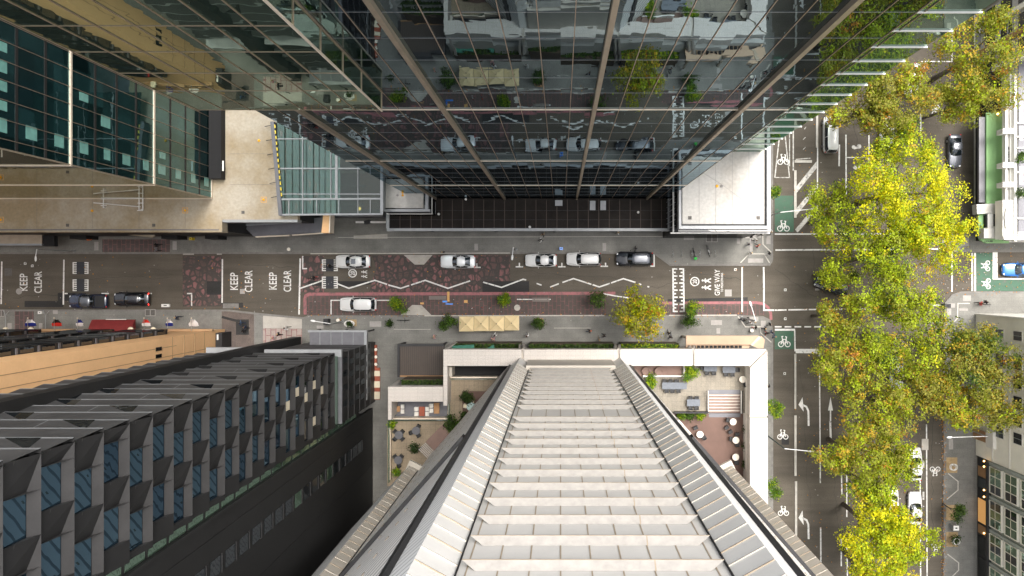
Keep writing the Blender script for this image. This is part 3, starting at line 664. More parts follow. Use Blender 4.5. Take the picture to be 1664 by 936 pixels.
# low dark canopy along the tower's foot
cp = thing('entrance_canopy', 'long low dark sheet canopy along the foot of the mirror glass tower', 'canopy', (P(860, 350, 6)[0], P(860, 350, 6)[1], 0))
cz = 6.6
b = MB(); q = rect  # local alias
def rz(x0, y0, x1, y1, z): return [P(x0, y0, z), P(x1, y0, z), P(x1, y1, z), P(x0, y1, z)]
b.prism(rz(633, 322.5, 1085, 371, cz), cz - .35, cz - .02); b.build('roof_sheet', 'canopy_sheet', cp)
b = MB()
for i, p in enumerate(((629, 371, 1092, 375.5), (628, 340, 633, 371), (1085, 322.5, 1090, 371))): b.prism(rz(*p, cz), cz - .6, cz + .18 + .002 * i)
b.build('edge_beam', 'grey_metal', cp)
for i in range(1, 27):
    x = 633 + i * 17; b = MB(); c = P(x, 0, cz)[0]
    b.box(c - .03, c + .03, V(371, cz) + .02, V(324, cz), cz - .015, cz + .03); b.build('seam', 'canopy_seam', cp)
for y in (342, 357):
    b = MB(); c = V(y, cz); b.box(U(634, cz), U(1084, cz), c - .02, c + .02, cz - .012, cz + .022); b.build('cross_seam', 'dark_metal', cp)
for x, y, w, h in ((908, 330, 12, 9), (963, 334, 9, 15), (980, 334, 9, 15), (705, 338, 6, 20)):
    b = MB(); b.prism(rz(x - w / 2, y - h / 2, x + w / 2, y + h / 2, cz), cz, cz + .22); b.build('roof_hatch', 'grey_metal', cp)
for i, (x, y) in enumerate(((757, 324), (713, 316), (713, 348), (1037, 345), (861, 369))):
    b = MB(); c = P(x, y, cz); b.lathe([(.16, 0), (.16, .18), (.1, .28)], (c.x, c.y, cz), 10); b.build('roof_vent', 'white_metal', cp)
for x in (690, 800, 900, 1000, 1080):
    b = MB(); c = P(x, 374, cz); b.box(c.x - .15, c.x + .15, c.y + .1, c.y + .4, .12, cz - .36); b.build('column', 'dark_metal', cp)
b = MB(); b.box(U(640, cz), U(1084, cz), FY - 1.2, FY - .9, .12, cz - .36); b.build('shop_glass', 'black_glass', cp)

# white roofed corner annex
an = thing('white_roof_annex', 'low corner annex with a bright white flat roof and dark glass walls', 'building', (*P(1170, 260, 15)[:2], 0))
az = 15.0
b = MB(); b.prism(rz(1103, 130, 1254, 376, az), .1, az - .4); b.build('wall', 'black_glass', an)
b = MB(); b.prism(rz(1109, 132, 1243, 364, az), az - .39, az); b.build('roof', 'roof_white', an)
for k in range(1, 5):
    x = 1109 + k * 27; b = MB(); b.strip([P(x, 150, az), P(x, 364, az)], .05, az + .012); b.build('membrane_seam', 'tactile', an)
b = MB(); b.strip([P(1113, 262, az), P(1176, 302, az), P(1240, 350, az)], .05, az + .016); b.build('fall_line', 'tactile', an)
for x, y in ((1121, 354), (1232, 354)):
    b = MB(); c = P(x, y, az); b.cbox(c.x, c.y, az + .03, .4, .4, .06); b.build('roof_drain', 'iron_cover', an)
par = MB()
for i, p in enumerate(((1103, 367, 1251, 372), (1246, 150, 1251, 367), (1103, 255, 1107, 367))): par.prism(rz(*p, az + .4), az - .9, az + .5 + .003 * i)
par.build('parapet', 'grey_metal', an)
b = MB()
for i, p in enumerate(((1107, 364.5, 1246, 367), (1243, 160, 1246, 364.5))): b.prism(rz(*p, az + .1), az - .3, az + .12 + .003 * i)
b.build('gutter', 'dark_metal', an)
b = MB(); b.prism(rz(1090, 377.5, 1251, 379.5, az - 1.5), az - 2, az - 1.5); b.prism(rz(1093.5, 258, 1095.5, 377, az - 1.5), az - 2, az - 1.503); b.build('ledge', 'white_metal', an)
for i in range(12):
    y = 262 + i * 9.5; b = MB(); c = P(1097, y, az - 1); b.box(c.x - .03, c.x + .03, c.y - .03, c.y + .03, 1, az - 1); b.build('wall_mullion', 'grey_metal', an)
for x, y, m in ((1165, 302.5, 'orange_anchor'), (1173, 302.5, 'tactile')):
    b = MB(); c = P(x, y, az); b.lathe([(.17, .01), (.17, .09), (.08, .14)], (c.x, c.y, az), 12); b.build('roof_anchor', m, an)

# small entrance box with white roof
eb = thing('entrance_box', 'small square box with stained white roof beside the long dark canopy', 'building', (*P(660, 315, 11)[:2], 0))
ez = 11.8
b = MB(); b.prism(rz(626, 276, 697, 345, ez), .1, ez - .3); b.build('wall', 'black_glass', eb)
b = MB(); b.prism(rz(626.5, 278, 688, 338, ez), ez - .29, ez + .02); b.build('roof', 'roof_white', eb)
b = MB()
for i, p in enumerate(((624, 340, 699, 344), (691.5, 285, 696, 340), (622.5, 278, 625, 340))): b.prism(rz(*p, ez + .3), ez - .5, ez + .45 + .003 * i)
b.build('parapet', 'grey_metal', eb)
b = MB(); b.prism(rz(700, 292, 702, 346, 9.8), 9.4, 9.8); b.prism(rz(628, 346, 702, 348, 9.8), 9.4, 9.803); b.build('ledge', 'white_metal', eb)
for x, y, m in ((654.5, 317.5, 'orange_anchor'), (646, 317.5, 'tactile'), (654.5, 313, 'orange_anchor')):
    b = MB(); c = P(x, y, ez); b.lathe([(.14, .03), (.14, .1), (.07, .14)], (c.x, c.y, ez), 12); b.build('roof_anchor', m, eb)

# ---- teal glass tower on the left
tt = thing('teal_glass_tower', 'teal glass tower rising above the stained concrete podium roof', 'building', (-50, 20, 0))
TX, TY = -494 / S, 116 / S; TZ = 14.0
b = MB(); b.box(TX - 60, TX, TY, TY + 50, TZ, 72); b.build('curtain_wall', 'teal_glass', tt)
b = MB(); b.box(TX - 60, TX - .02, TY - .05, TY - .002, TZ, 72); b.build('south_glass', 'south_glass', tt)
for z in (14.2, 27.8, 41.8, 55.8, 69.8):
    b = MB(); b.box(TX, TX + .1, TY, TY + 50, z - .13, z + .13); b.box(TX - 60, TX + .1, TY - .12, TY - .052, z - .133, z + .127); b.build('floor_belt', 'pale_gold', tt)
for i in range(34):
    y = TY + .75 + i * 1.45
    b = MB(); b.box(TX + .002, TX + .05, y - .022, y + .022, TZ, 72); b.build('mullion', 'gold_metal', tt)
for z in [TZ + 3.46 * i for i in range(1, 17)]:
    if min(abs(z - q) for q in (27.8, 41.8, 55.8, 69.8)) < 1: continue
    b = MB(); b.box(TX + .002, TX + .03, TY, TY + 50, z - .2, z + .12); b.build('spandrel', 'hotel_black', tt)
b = MB(); b.box(TX - .05, TX + .06, TY - .06, TY + .05, TZ, 72); b.build('corner_post', 'fin_metal', tt)
rr = random.Random(11)
lit = [(TY + 1.75, fl, .95) for fl in range(1, 12)]
seen = set()
for _ in range(24):
    y_, f_ = rr.randint(1, 16), rr.randint(4, 13)
    if (y_, f_) in seen: continue
    seen.add((y_, f_)); lit.append((TY + 1.75 + 1.45 * y_, f_, rr.uniform(.5, 1.0)))
for y, fl, w in lit:
    z0 = TZ + (fl - 1) * 3.46 + .5
    b = MB(); b.box(TX + .001, TX + .012, y - w * .55, y + w * .55, z0 + .5, z0 + rr.uniform(1.5, 2.0)); b.build('window_blind', 'pale_blind', tt)
b = MB(); b.box(TX + .1, TX + 1.55, V(292, 14), V(150, 14), 13.9, 15.2); b.build('plant_box', 'black_recess', tt)
b = MB(); c = P(364, 270, 15); b.box(c.x - .08, c.x + .08, c.y - .6, c.y + .6, 15.2, 15.3); b.build('strip_lamp', 'white_metal', tt)

b = MB(); b.box(TX - 59.9, TX - .05, TY + .05, TY + 49.9, 72.02, 72.3); b.build('roof', 'slate_metal', tt)
# ---- concrete podium with its roof
pd = thing('concrete_podium', 'low podium with a rust stained concrete roof below the teal tower', 'building', (*P(200, 340, 0)[:2], 0))
pz = 14.0
proof = [P(*q, pz) for q in ((-300, 322), (-300, 372), (361, 372), (361, 357), (484, 357), (478, 100), (-300, 100))]
b = MB(); b.prism(proof, pz - .8, pz); b.build('roof', 'roof_screed', pd)
b = MB(); b.prism([P(*q, pz) for q in ((-300, 372.2), (-300, 377.5), (363, 377.5), (363, 357.3), (361.2, 357.3), (361.2, 372.2))], pz - 1.2, pz + .35); b.build('parapet', 'roof_screed', pd)
b = MB(); b.prism([P(*q, pz + .35) for q in ((-300, 372.6), (-300, 374.4), (356, 374.4), (356, 372.6))], pz, pz + .42); b.build('gutter', 'slate_metal', pd)
b = MB(); b.prism([P(*q, pz) for q in ((363.5, 357.3), (363.5, 361.5), (485, 361.5), (485, 357.3))], pz - 1.2, pz + .36); b.build('parapet', 'grey_metal', pd)
b = MB(); b.prism([P(*q, pz) for q in ((-300, 150), (-300, 374), (355, 374), (355, 355), (475, 355), (470, 150))], .1, pz - .81); b.build('wall', 'hotel_black', pd)
for x0, x1, m in ((8, 68, 'corner_grey'), (90, 90.5, 'dark_metal'), (170, 258, 'corner_grey')):
    pass
b = MB(); b.prism(rz(-60, 378, 68, 396, 4.2), 3.9, 4.2); b.build('street_canopy', 'fin_metal', pd)
b = MB(); b.prism(rz(-60, 396, 69, 399, 4.2), 3.4, 4.4); b.build('canopy_edge', 'grey_metal', pd)
b = MB(); b.prism(rz(69, 383, 88, 400, 4), 3.2, 4.0); b.build('canopy_end', 'black_recess', pd)
b = MB(); b.prism([P(*q, 4) for q in ((172, 378), (246, 386), (250, 384), (250, 378))], 3.6, 4.0); b.build('street_canopy', 'roof_screed', pd)
for x0, x1 in ((113, 140), (262, 288), (333, 354)):
    b = MB(); b.prism(rz(x0, 380, x1, 388, 3), .13, 3.0); b.build('door_recess', 'black_recess', pd)
for x, y, sq in ((150, 317, 0), (150, 342.5, 0), (301, 316, 0), (301, 342, 1), (1.5, 357, 1), (1.5, 302, 1), (421, 228.5, 0), (428.5, 324.5, 1)):
    c = P(x, y, pz)
    if sq:
        b = MB(); b.strip([(c.x - .3, c.y - .3), (c.x + .3, c.y - .3), (c.x + .3, c.y + .3), (c.x - .3, c.y + .3), (c.x - .3, c.y - .3)], .09, pz + .02); b.build('anchor_frame', 'orange_frame', pd)
    b = MB(); b.lathe([(.15, .01), (.15, .09), (.07, .14)], (c.x, c.y, pz), 12); b.build('roof_anchor', 'orange_anchor', pd)
for x in (60, 150, 226, 301):
    b = MB(); b.strip([P(x, 323, pz), P(x, 371, pz)], .035, pz + .012); b.build('roof_joint', 'kerb_stone', pd)
for y in (250, 300): b = MB(); b.strip([P(374, y, pz), P(444, y, pz)], .035, pz + .012); b.build('roof_joint', 'kerb_stone', pd)
for x, y in ((110, 366), (250, 366), (395, 345)):
    b = MB(); c = P(x, y, pz); b.cbox(c.x, c.y, pz + .03, .35, .35, .06); b.build('roof_drain', 'iron_cover', pd)
rail = thing('maintenance_rail', 'white pipe maintenance frame lying on the stained podium roof', 'frame', tuple(P(190, 330, pz)))
z = pz + .5
for pts in ([(152, 329.5), (228, 336)], [(168, 323), (232, 322.5)], [(168, 318), (168, 338)], [(226, 314), (226, 342)], [(232, 314), (232, 342)], [(164, 323), (173, 323)], [(164, 334), (173, 334)], [(223, 322), (235, 322)], [(223, 314), (232, 314)], [(223, 342), (232, 342)], [(224, 330), (233, 330)]):
    b = MB(); b.tube([P(*q, z) for q in pts], .06, 8); b.build('pipe', 'white_metal', rail)
for x, y in ((168, 320), (168, 337), (229, 316), (229, 340)):
    b = MB(); c = P(x, y, z); b.box(c.x - .05, c.x + .05, c.y - .05, c.y + .05, pz, z); b.build('foot', 'white_metal', rail)

# ---- glass roofed atrium between podium and tower
at = thing('glass_atrium', 'glass roofed atrium with steel frames between the podium and the entrance box', 'glass roof', (*P(530, 280, 0)[:2], 0))
gz = 15.2
b = MB(); b.prism([P(*q, gz) for q in ((459, 349), (622, 347.5), (622, 150), (446, 150))], gz - .06, gz); b.build('roof_glass', 'roof_glass', at)
for pts, w in (([(456, 274), (622, 274)], .16), ([(457, 315.5), (622, 315.5)], .10), ([(458, 324), (622, 323)], .2), ([(459, 349), (622, 348)], .2), ([(450, 226), (622, 226)], .12), ([(492, 150), (492, 348)], .09), ([(538, 150), (538, 323)], .09),
               ([(547, 205), (547, 323)], .3), ([(620.5, 200), (620.5, 348)], .32), ([(582, 150), (582, 348)], .08), ([(515, 323), (515, 348)], .08), ([(470, 323), (470, 348)], .08), ([(551, 323), (551, 348)], .08), ([(602, 323), (602, 348)], .08)):
    b = MB(); b.strip([P(*q, gz) for q in pts], w, gz + .05); o = [P(*q, gz) for q in pts]
    b = MB(); a, c = o; d = (c - a); l = d.length; mid = (a + c) / 2
    b.cbox(mid.x, mid.y, gz + .03 + w * .01, l, w, .18 + w * .1, math.atan2(d.y, d.x)); b.build('roof_beam', 'grey_metal', at)
# gutter with yellow safety dashes on the podium side
b = MB(); b.prism([P(*q, gz) for q in ((440, 198), (446, 198), (459.5, 350.5), (453.5, 350.5))], gz - 1, gz + .2); b.build('gutter', 'slate_metal', at)
for i in range(13):
    t0, t1 = i / 13, i / 13 + .045; f = lambda t: P(447.5 + 11.5 * t, 203 + 120 * t, gz)
    b = MB(); b.strip([f(t0), f(t1)], .14, gz + .23); b.build('safety_dash', 'yellow_paint', at)
for i in range(6):
    y = 206 + i * 23; c = P(440 + (y - 198) * .088, y, pz); b = MB(); b.cbox(c.x - .25, c.y, pz + .5, .7, .07, .07, .2); b.build('gutter_bracket', 'dark_metal', at)
# what stands inside
b = MB(); b.prism(rz(441, 130, 622, 352, 3), .13, 3.0); b.build('inner_floor', 'slate_metal', at)
for x0, y0, x1, y1, z, m in ((555, 277, 592, 281, 8, 'office_stone'), (556, 300, 592, 303, 8, 'grey_metal'), (556, 330, 590, 334, 8, 'grey_metal'), (585, 262, 616, 340, 6, 'timber'), (470, 200, 488, 345, 9, 'slate_metal'), (496, 210, 518, 340, 7, 'grey_metal')):
    b = MB(); b.prism(rz(x0, y0, x1, y1, z), z - .6, z); b.build('inner_beam', m, at)
b = MB(); c = P(584, 339, 7.5); b.ball((c.x, c.y, 7.5), .22); b.build('pendant_lamp', 'warm_lamp', at)
b = MB(); b.prism([P(*q, 13.5) for q in ((533.5, 250), (538, 250), (533, 378), (521, 378))], 11.5, 13.2); b.build('timber_fin', 'tan_render', at)
b = MB(); b.prism([P(*q, 13.5) for q in ((538.2, 250), (539.8, 250), (535, 378), (533.2, 378))], 11.5, 13.25); b.build('fin_edge', 'pale_gold', at)
# angular street awning below the atrium
aw = thing('angular_awning', 'angular grey street awning with glowing pale edges left of the dark canopy', 'awning', (*P(470, 375, 0)[:2], 0))
b = MB(); b.prism([P(*q, 5.5) for q in ((400, 372), (412, 384), (530, 377), (533, 352), (402, 366))], 5.0, 5.5); b.build('roof_sheet', 'slate_metal', aw)
b = MB(); b.prism([P(*q, 5.6) for q in ((372, 368), (402, 367), (500, 361), (484, 360), (363, 361))], 5.0, 5.65); b.build('upper_sheet', 'grey_metal', aw)
for q in ([(416, 386), (470, 383.5), (470, 381.8), (416, 384)], [(475, 383), (530, 379.4), (530, 377.6), (475, 381.4)]):
    b = MB(); b.prism([P(*p, 5.4) for p in q], 5.0, 5.58); b.build('edge_trim', 'pale_gold', aw)
b = MB(); b.prism([P(*q, 4) for q in ((533, 370), (543, 381), (531, 379))], 3.6, 4.2); b.build('end_wedge', 'dark_metal', aw)
for x, y in ((410, 372), (470, 372), (525, 368)):
    b = MB(); c = P(x, y, 5); b.box(c.x - .1, c.x + .1, c.y - .1, c.y + .1, .12, 5.01); b.build('post', 'dark_metal', aw)
# barrier arm in the recess
ba = thing('boom_gate', 'white boom gate arm beside the end of the dark canopy', 'barrier', tuple(P(598, 361, .12)))
b = MB(); c0, c1 = P(578, 361, 1), P(627, 362, 1); b.cbox((c0.x + c1.x) / 2, c0.y, 1.0, c1.x - c0.x, .26, .12); b.build('arm', 'white_metal', ba)
b = MB(); c = P(598, 361, .6); b.cbox(c.x, c.y, .67, .8, .45, 1.1, .2); b.build('motor_box', 'black_plastic', ba)
# ================================================================ SOUTH SIDE BUILDINGS
# ---- white stepped tower
wt = thing('white_tower', 'white high rise with rows of sloping window hoods and grey corner prows', 'building', (13.5 / S, -20, 0))
AX = 13.5
def pt(u, v, side): return ((AX + side * u) / S, -v / S)
a_, b_, c_, d_, e_, g_, h_ = (56.1, 120), (71.9, 111.3), (84.7, 122.7), (89.5, 125.6), (207.5, 260), (220.5, 253.5), (300, 340)
ZB, ZT = 12.0, 88.0
def face(p, q, z0, z1, m, name, thick=.4):
    bb = MB(); (x0, y0), (x1, y1) = p, q
    d = Vector((x1 - x0, y1 - y0)).normalized(); n = Vector((-d.y, d.x))
    ctr = Vector((AX / S, -420 / S)); mid = Vector(((x0 + x1) / 2, (y0 + y1) / 2))
    if (ctr - mid).dot(n) < 0: n = -n
    n = n * thick
    bb.prism([(x0, y0), (x1, y1), (x1 + n.x, y1 + n.y), (x0 + n.x, y0 + n.y)], z0, z1)
    return bb.build(name, m, wt)
b = MB(); b.prism([pt(*c, s) for s, cs in ((-1, [(52, 126), (76, 142), (92, 150), (200, 272), (212, 270), (290, 345), (290, 700)]), (1, [(290, 700), (290, 345), (212, 270), (200, 272), (92, 150), (76, 142), (52, 126)])) for c in cs], ZB, ZT)
b.build('core_wall', 'panel_grey', wt)
LIPV = 117.0
rows = []
for nrow in range(-14, 17):
    inv = 4.070e-3 - .2085e-3 * nrow; z = H * (1 - LIPV * inv)
    rows.append((nrow, z))
wall_y = -120 / S
xl, xr = (AX - 56.1) / S, (AX + 56.1) / S
FH = H * LIPV * .2085e-3
b = MB(); b.box(xl, xr, wall_y - .3, wall_y, ZB, ZT); b.build('front_wall', 'panel_grey', wt)
b = MB(); b.box(xl - .3, xr + .3, wall_y, wall_y + .5, ZB, rows[0][1] - .3); b.build('base_band', 'prow_tan', wt)
for nrow, z in rows:
    if nrow == -3: 
        continue
    D, RS, TP = .27, .36, .5
    bb = MB(); x0, x1 = xl + .12, xr - .12; yl = wall_y + D
    A = [(x0, yl, z), (x1, yl, z), (x1 - TP, wall_y + .004, z + RS), (x0 + TP, wall_y + .004, z + RS)]
    Bt = [(x0, yl, z - .10), (x1, yl, z - .10), (x1 - TP, wall_y + .004, z - .02), (x0 + TP, wall_y + .004, z - .02)]
    bb.add(A + Bt, [(0, 1, 2, 3), (7, 6, 5, 4), (4, 5, 1, 0), (5, 6, 2, 1), (7, 4, 0, 3)])
    bb.build('window_hood', 'louvre_white', wt)
    bb = MB(); bb.cbox((x0 + x1) / 2 , yl + .008, z - .02, x1 - x0, .014, .05); bb.build('hood_lip', 'joint_tan', wt)
    bb = MB(); bb.quad((xr - 2.55, yl + .002, z + .004), (xr - 2.5, yl + .002, z + .004), (xr - 2.5, wall_y + .006, z + RS + .004), (xr - 2.55, wall_y + .006, z + RS + .004)); bb.build('hood_joint', 'joint_tan', wt)
for i in range(-4, 7):
    x = i * 1.08
    if xl + .3 < x < xr - .3:
        bb = MB(); bb.box(x - .026, x + .026, wall_y + .002, wall_y + .02, ZB, ZT); bb.build('wall_joint', 'joint_tan', wt)
bb = MB(); bb.box(-.02, .02, wall_y + .003, wall_y + .29, ZB + 8, ZT)
# prows and flanks, both sides
for s in (-1, 1):
    A, Bp, C, D, E, G, Hh = (pt(*q, s) for q in (a_, b_, c_, d_, e_, g_, h_))
    face(A, Bp, ZB, ZT, 'prow_grey', 'prow', .35)
    face(Bp, C, ZB, ZT, 'rib_clad', 'flank_cladding', .35)
    face(D, E, ZB - 2, ZT, 'rib_white', 'flank_wall', .35)
    face(E, G, 17.5, ZT, 'prow_tan', 'outer_prow', .35)
    face(G, Hh, 17.5, ZT, 'rib_clad', 'outer_flank', .35)
    # shadow gap between the prow and the flank wall
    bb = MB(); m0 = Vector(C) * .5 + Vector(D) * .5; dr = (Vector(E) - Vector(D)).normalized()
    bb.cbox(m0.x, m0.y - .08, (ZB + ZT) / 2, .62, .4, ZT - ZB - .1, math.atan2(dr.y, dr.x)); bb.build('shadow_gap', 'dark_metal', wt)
    # dark edge line beside the hoods
    bb = MB(); bb.cbox(A[0], A[1] + .06, (ZB + ZT) / 2 + 4, .045, .08, ZT - ZB - 8); bb.build('edge_gasket', 'black_recess', wt)
    bb = MB(); bb.cbox(E[0], E[1] + .05, (18 + ZT) / 2, .08, .1, ZT - 18); bb.build('edge_gasket', 'black_recess', wt)
    # standing seams on the prows
    for p, q, z0, nm in ((A, Bp, ZB + 8, 'prow_seam'), (E, G, 18.5, 'prow_seam')):
        d = Vector((q[0] - p[0], q[1] - p[1])); l = d.length; n = Vector((-d.y, d.x)).normalized()
        if n.y < 0: n = -n
        mid = (Vector(p) + Vector(q)) / 2
        for k in range(60):
            z = z0 + k * FH * .5 + (0 if nm else .3)
            if z > 86: break
            bb = MB(); bb.cbox(mid.x + n.x * .02, mid.y + n.y * .02, z, l * .98, .04, .05, math.atan2(d.y, d.x)); bb.build(nm, 'joint_tan' if k % 2 else 'prow_tan', wt)
    # small dark vents in rows on the flank wall
    bb = MB(); d = (Vector(E) - Vector(D)); L = d.length; d.normalize(); n = Vector((-d.y, d.x)); n = n if n.y > 0 else -n
    for k in range(24):
        for f in (.30, .52, .74, .92):
            z = 15.6 + k * FH; c = Vector(D) + d * (L * f) + n * .01
            bb.cbox(c.x, c.y, z, .26, .03, .22, math.atan2(d.y, d.x))
    tag(bb.build('flank_vent', 'joint_tan', wt), kind='stuff')
    bb = MB(); c = Vector(D) + d * (L * .5); bb.cbox(c.x + n.x * .1, c.y + n.y * .1, 56, L, .3, .9, math.atan2(d.y, d.x)); bb.build('flank_ledge', 'dark_metal', wt)
    # pale ledges part way up the flank
    for px, py, zz, ln in (((795, 663, 38, 2.3), (755, 702, 38, 2.6)) if s < 0 else ((1075, 660, 38, 2.3), (1117, 702, 30, 3.2))):
        c = P(px, py, zz); bb = MB(); bb.cbox(c.x, c.y, zz, ln, .4, 1.2, math.atan2(d.y, d.x)); bb.build('flank_shelf', 'beam_white', wt)
    bb = MB(); c = (Vector(E) + Vector(G)) / 2; dd = Vector(G) - Vector(E); bb.cbox(c.x, c.y, 17.2, 1.6, 1.1, .5, math.atan2(dd.y, dd.x)); bb.build('prow_foot', 'prow_tan', wt)
# ---- terrace podium of the white tower
tp = thing('terrace_podium', 'two storey podium framed by thick white beams round roof terraces', 'building', (*P(980, 600, 0)[:2], 0))
bz = 13.0; tz = 9.5
def beam(poly, z0=bz - 1.6, z1=bz, m='beam_white', nm='frame_beam'):
    bb = MB(); bb.prism([P(*q, bz) for q in poly], z0, z1); return bb.build(nm, m, tp)
beam([(720.5, 568), (847.5, 568), (847.5, 594.6), (720.5, 594.6)])
beam([(851.5, 568), (1003.5, 568), (1003.5, 594.6), (851.5, 594.6)])
beam([(1007.5, 567.5), (1124.5, 567.5), (1124.5, 594.4), (1007.5, 594.4)])
beam([(1128.5, 567.5), (1245, 567.5), (1218.5, 594.4), (1128.5, 594.4)])
beam([(1247, 570), (1247.5, 675.5), (1218.5, 675.5), (1219.5, 597)])
beam([(1247.5, 679), (1248, 850), (1219, 850), (1218.7, 679)])
beam([(720.5, 594.8), (727, 594.8), (727, 659), (720.5, 659)])
beam([(630.5, 628.5), (719.8, 628.5), (719.8, 652.6), (630.5, 652.6)])
beam([(630.5, 652.8), (636.2, 652.8), (636.2, 682), (630.5, 682)])
for q in ([(847.7, 567), (851.3, 567), (851.3, 590), (847.7, 590)], [(1003.7, 567), (1007.3, 567), (1007.3, 590), (1003.7, 590)], [(1124.7, 567), (1128.3, 567), (1128.3, 594), (1124.7, 594)], [(1219, 675.7), (1247, 675.7), (1247, 678.8), (1219, 678.8)], [(1245.3, 567.8), (1247, 569.7), (1219.3, 596.8), (1218.2, 595)]):
    beam(q, bz - 1.9, bz - .35, 'prow_tan', 'beam_joint')
# side walls under the beams and sloping buttresses to the street
for x in (847.7, 1003.8, 1124.8):
    for dx in (-3.2, 3.2):
        bb = MB(); bb.quad(P(x + dx - .9, 568, bz - .2), P(x + dx + .9, 568, bz - .2), P(x + dx * 2.2 + .9 + (x - NX) * -.02, 556.5, 3), P(x + dx * 2.2 - .9 + (x - NX) * -.02, 556.5, 3))
        c0 = P(x + dx, 568, bz - .2); c1 = P(x + dx, 559, 4.0)
        bb = MB(); bb.add([(c0.x - .12, c0.y, c0.z), (c0.x + .12, c0.y, c0.z), (c1.x + .12, c1.y, c1.z), (c1.x - .12, c1.y, c1.z), (c0.x - .12, c0.y - .5, c0.z), (c0.x + .12, c0.y - .5, c0.z), (c1.x + .12, c1.y - .5, .12), (c1.x - .12, c1.y - .5, .12)],
                          [(0, 1, 2, 3), (7, 6, 5, 4), (1, 0, 4, 5), (3, 2, 6, 7), (0, 3, 7, 4), (2, 1, 5, 6)]); bb.build('buttress', 'beam_white', tp)
for x, y in ((722, 567), (632, 628)):
    c0 = P(x, y, bz - .1); c1 = P(x + 17, y - 11.5, 4)
    bb = MB(); bb.add([(*c0[:2], bz - .1), (c0.x + .35, c0.y, bz - .1), (c1.x + .3, c1.y, 4.5), (c1.x, c1.y, 4.5), (c0.x, c0.y - .1, bz - 1.6), (c0.x + .35, c0.y - .1, bz - 1.6), (c1.x + .3, c1.y - .1, 3), (c1.x, c1.y - .1, 3)],
                      [(0, 3, 2, 1), (4, 5, 6, 7), (0, 1, 5, 4), (2, 3, 7, 6), (0, 4, 7, 3), (1, 2, 6, 5)]); bb.build('buttress', 'beam_white', tp)
# podium mass and terrace floors
bb = MB(); bb.prism([P(*q, 8) for q in ((722, 570), (1244, 570), (1246, 940), (632, 940), (632, 630), (722, 630))], .12, 7.6); bb.build('podium_wall', 'corner_grey', tp)
def floor(poly, z, m, nm='terrace_floor'):
    bb = MB(); bb.prism([P(*q, z) for q in poly], z - .3, z); return bb.build(nm, m, tp)
floor([(1000, 590), (1219, 590), (1219, 640.5), (1150.5, 640.5), (1150.5, 671), (1050, 671), (1000, 640)], tz, 'terrace_tile'); floor([(1204.5, 640.7), (1219, 640.7), (1219, 671), (1204.5, 671)], tz, 'terrace_tile')
floor([(1040, 672), (1210, 672), (1210, 790), (1090, 790)], 8.6, 'deck')
floor([(1210, 595), (1221, 595), (1221, 880), (1200, 880), (1210, 780)], 8.3, 'slate_metal', 'planter_trough')
floor([(727, 612), (860, 612), (830, 705), (727, 700)], 8.8, 'left_tile')
floor([(751, 636), (860, 636), (800, 720), (752, 690)], 8.95, 'deck')
floor([(629, 684), (752, 684), (780, 705), (720, 790), (629, 790)], 8.8, 'left_tile')
floor([(735, 594), (856, 594), (850, 611), (735, 611)], 8.2, 'black_recess', 'lower_floor')
floor([(637, 651), (727, 651), (727, 678), (637, 678)], 8.2, 'slate_metal', 'lower_floor')
floor([(1030, 593), (1108, 593), (1108, 611), (1030, 611)], 9.65, 'stair_brown', 'lower_floor')
# inner wall faces and glass balustrades
def wallq(x0, y0, x1, y1, z0, z1, t, m, nm):
    bb = MB(); a, c = P(x0, y0, z1), P(x1, y1, z1); d = c - a
    bb.cbox((a.x + c.x) / 2, (a.y + c.y) / 2, (z0 + z1) / 2, d.length, t, z1 - z0, math.atan2(d.y, d.x)); return bb.build(nm, m, tp)
wallq(730, 613.5, 808, 613.5, 8.7, 9.9, .16, 'pale_gold', 'balustrade_rail'); wallq(730, 616, 808, 616, 8.7, 9.8, .06, 'rail_glass', 'balustrade_glass')
wallq(632, 680.5, 728, 680.5, 8.7, 9.9, .16, 'pale_gold', 'balustrade_rail'); wallq(632, 683, 730, 683, 8.7, 9.8, .06, 'rail_glass', 'balustrade_glass')
wallq(631, 684, 631, 785, 8.7, 10, .08, 'rail_glass', 'balustrade_glass'); wallq(634, 684, 634, 780, 8.7, 9.6, .1, 'pale_gold', 'balustrade_rail')
wallq(729, 655, 729, 680, 8.7, 10, .06, 'rail_glass', 'balustrade_glass')
wallq(1045, 611.5, 1112, 611.5, 9.5, 10.3, .16, 'corner_white', 'balustrade_rail'); wallq(1112, 594, 1112, 612, 9.5, 10.3, .16, 'corner_white', 'balustrade_rail')
wallq(731, 596, 731, 612, 7, 11, .5, 'prow_tan', 'inner_wall'); wallq(727.5, 596, 727.5, 656, 8, 11.4, .12, 'beam_white', 'inner_wall')
wallq(1216.8, 597, 1216.8, 800, 8, 11.4, .14, 'office_stone', 'inner_wall'); wallq(637.5, 653, 637.5, 678, 8, 11.4, .12, 'beam_white', 'inner_wall')
wallq(1096, 671, 1152, 671, 8.6, 10.4, .14, 'dark_metal', 'planter_wall')
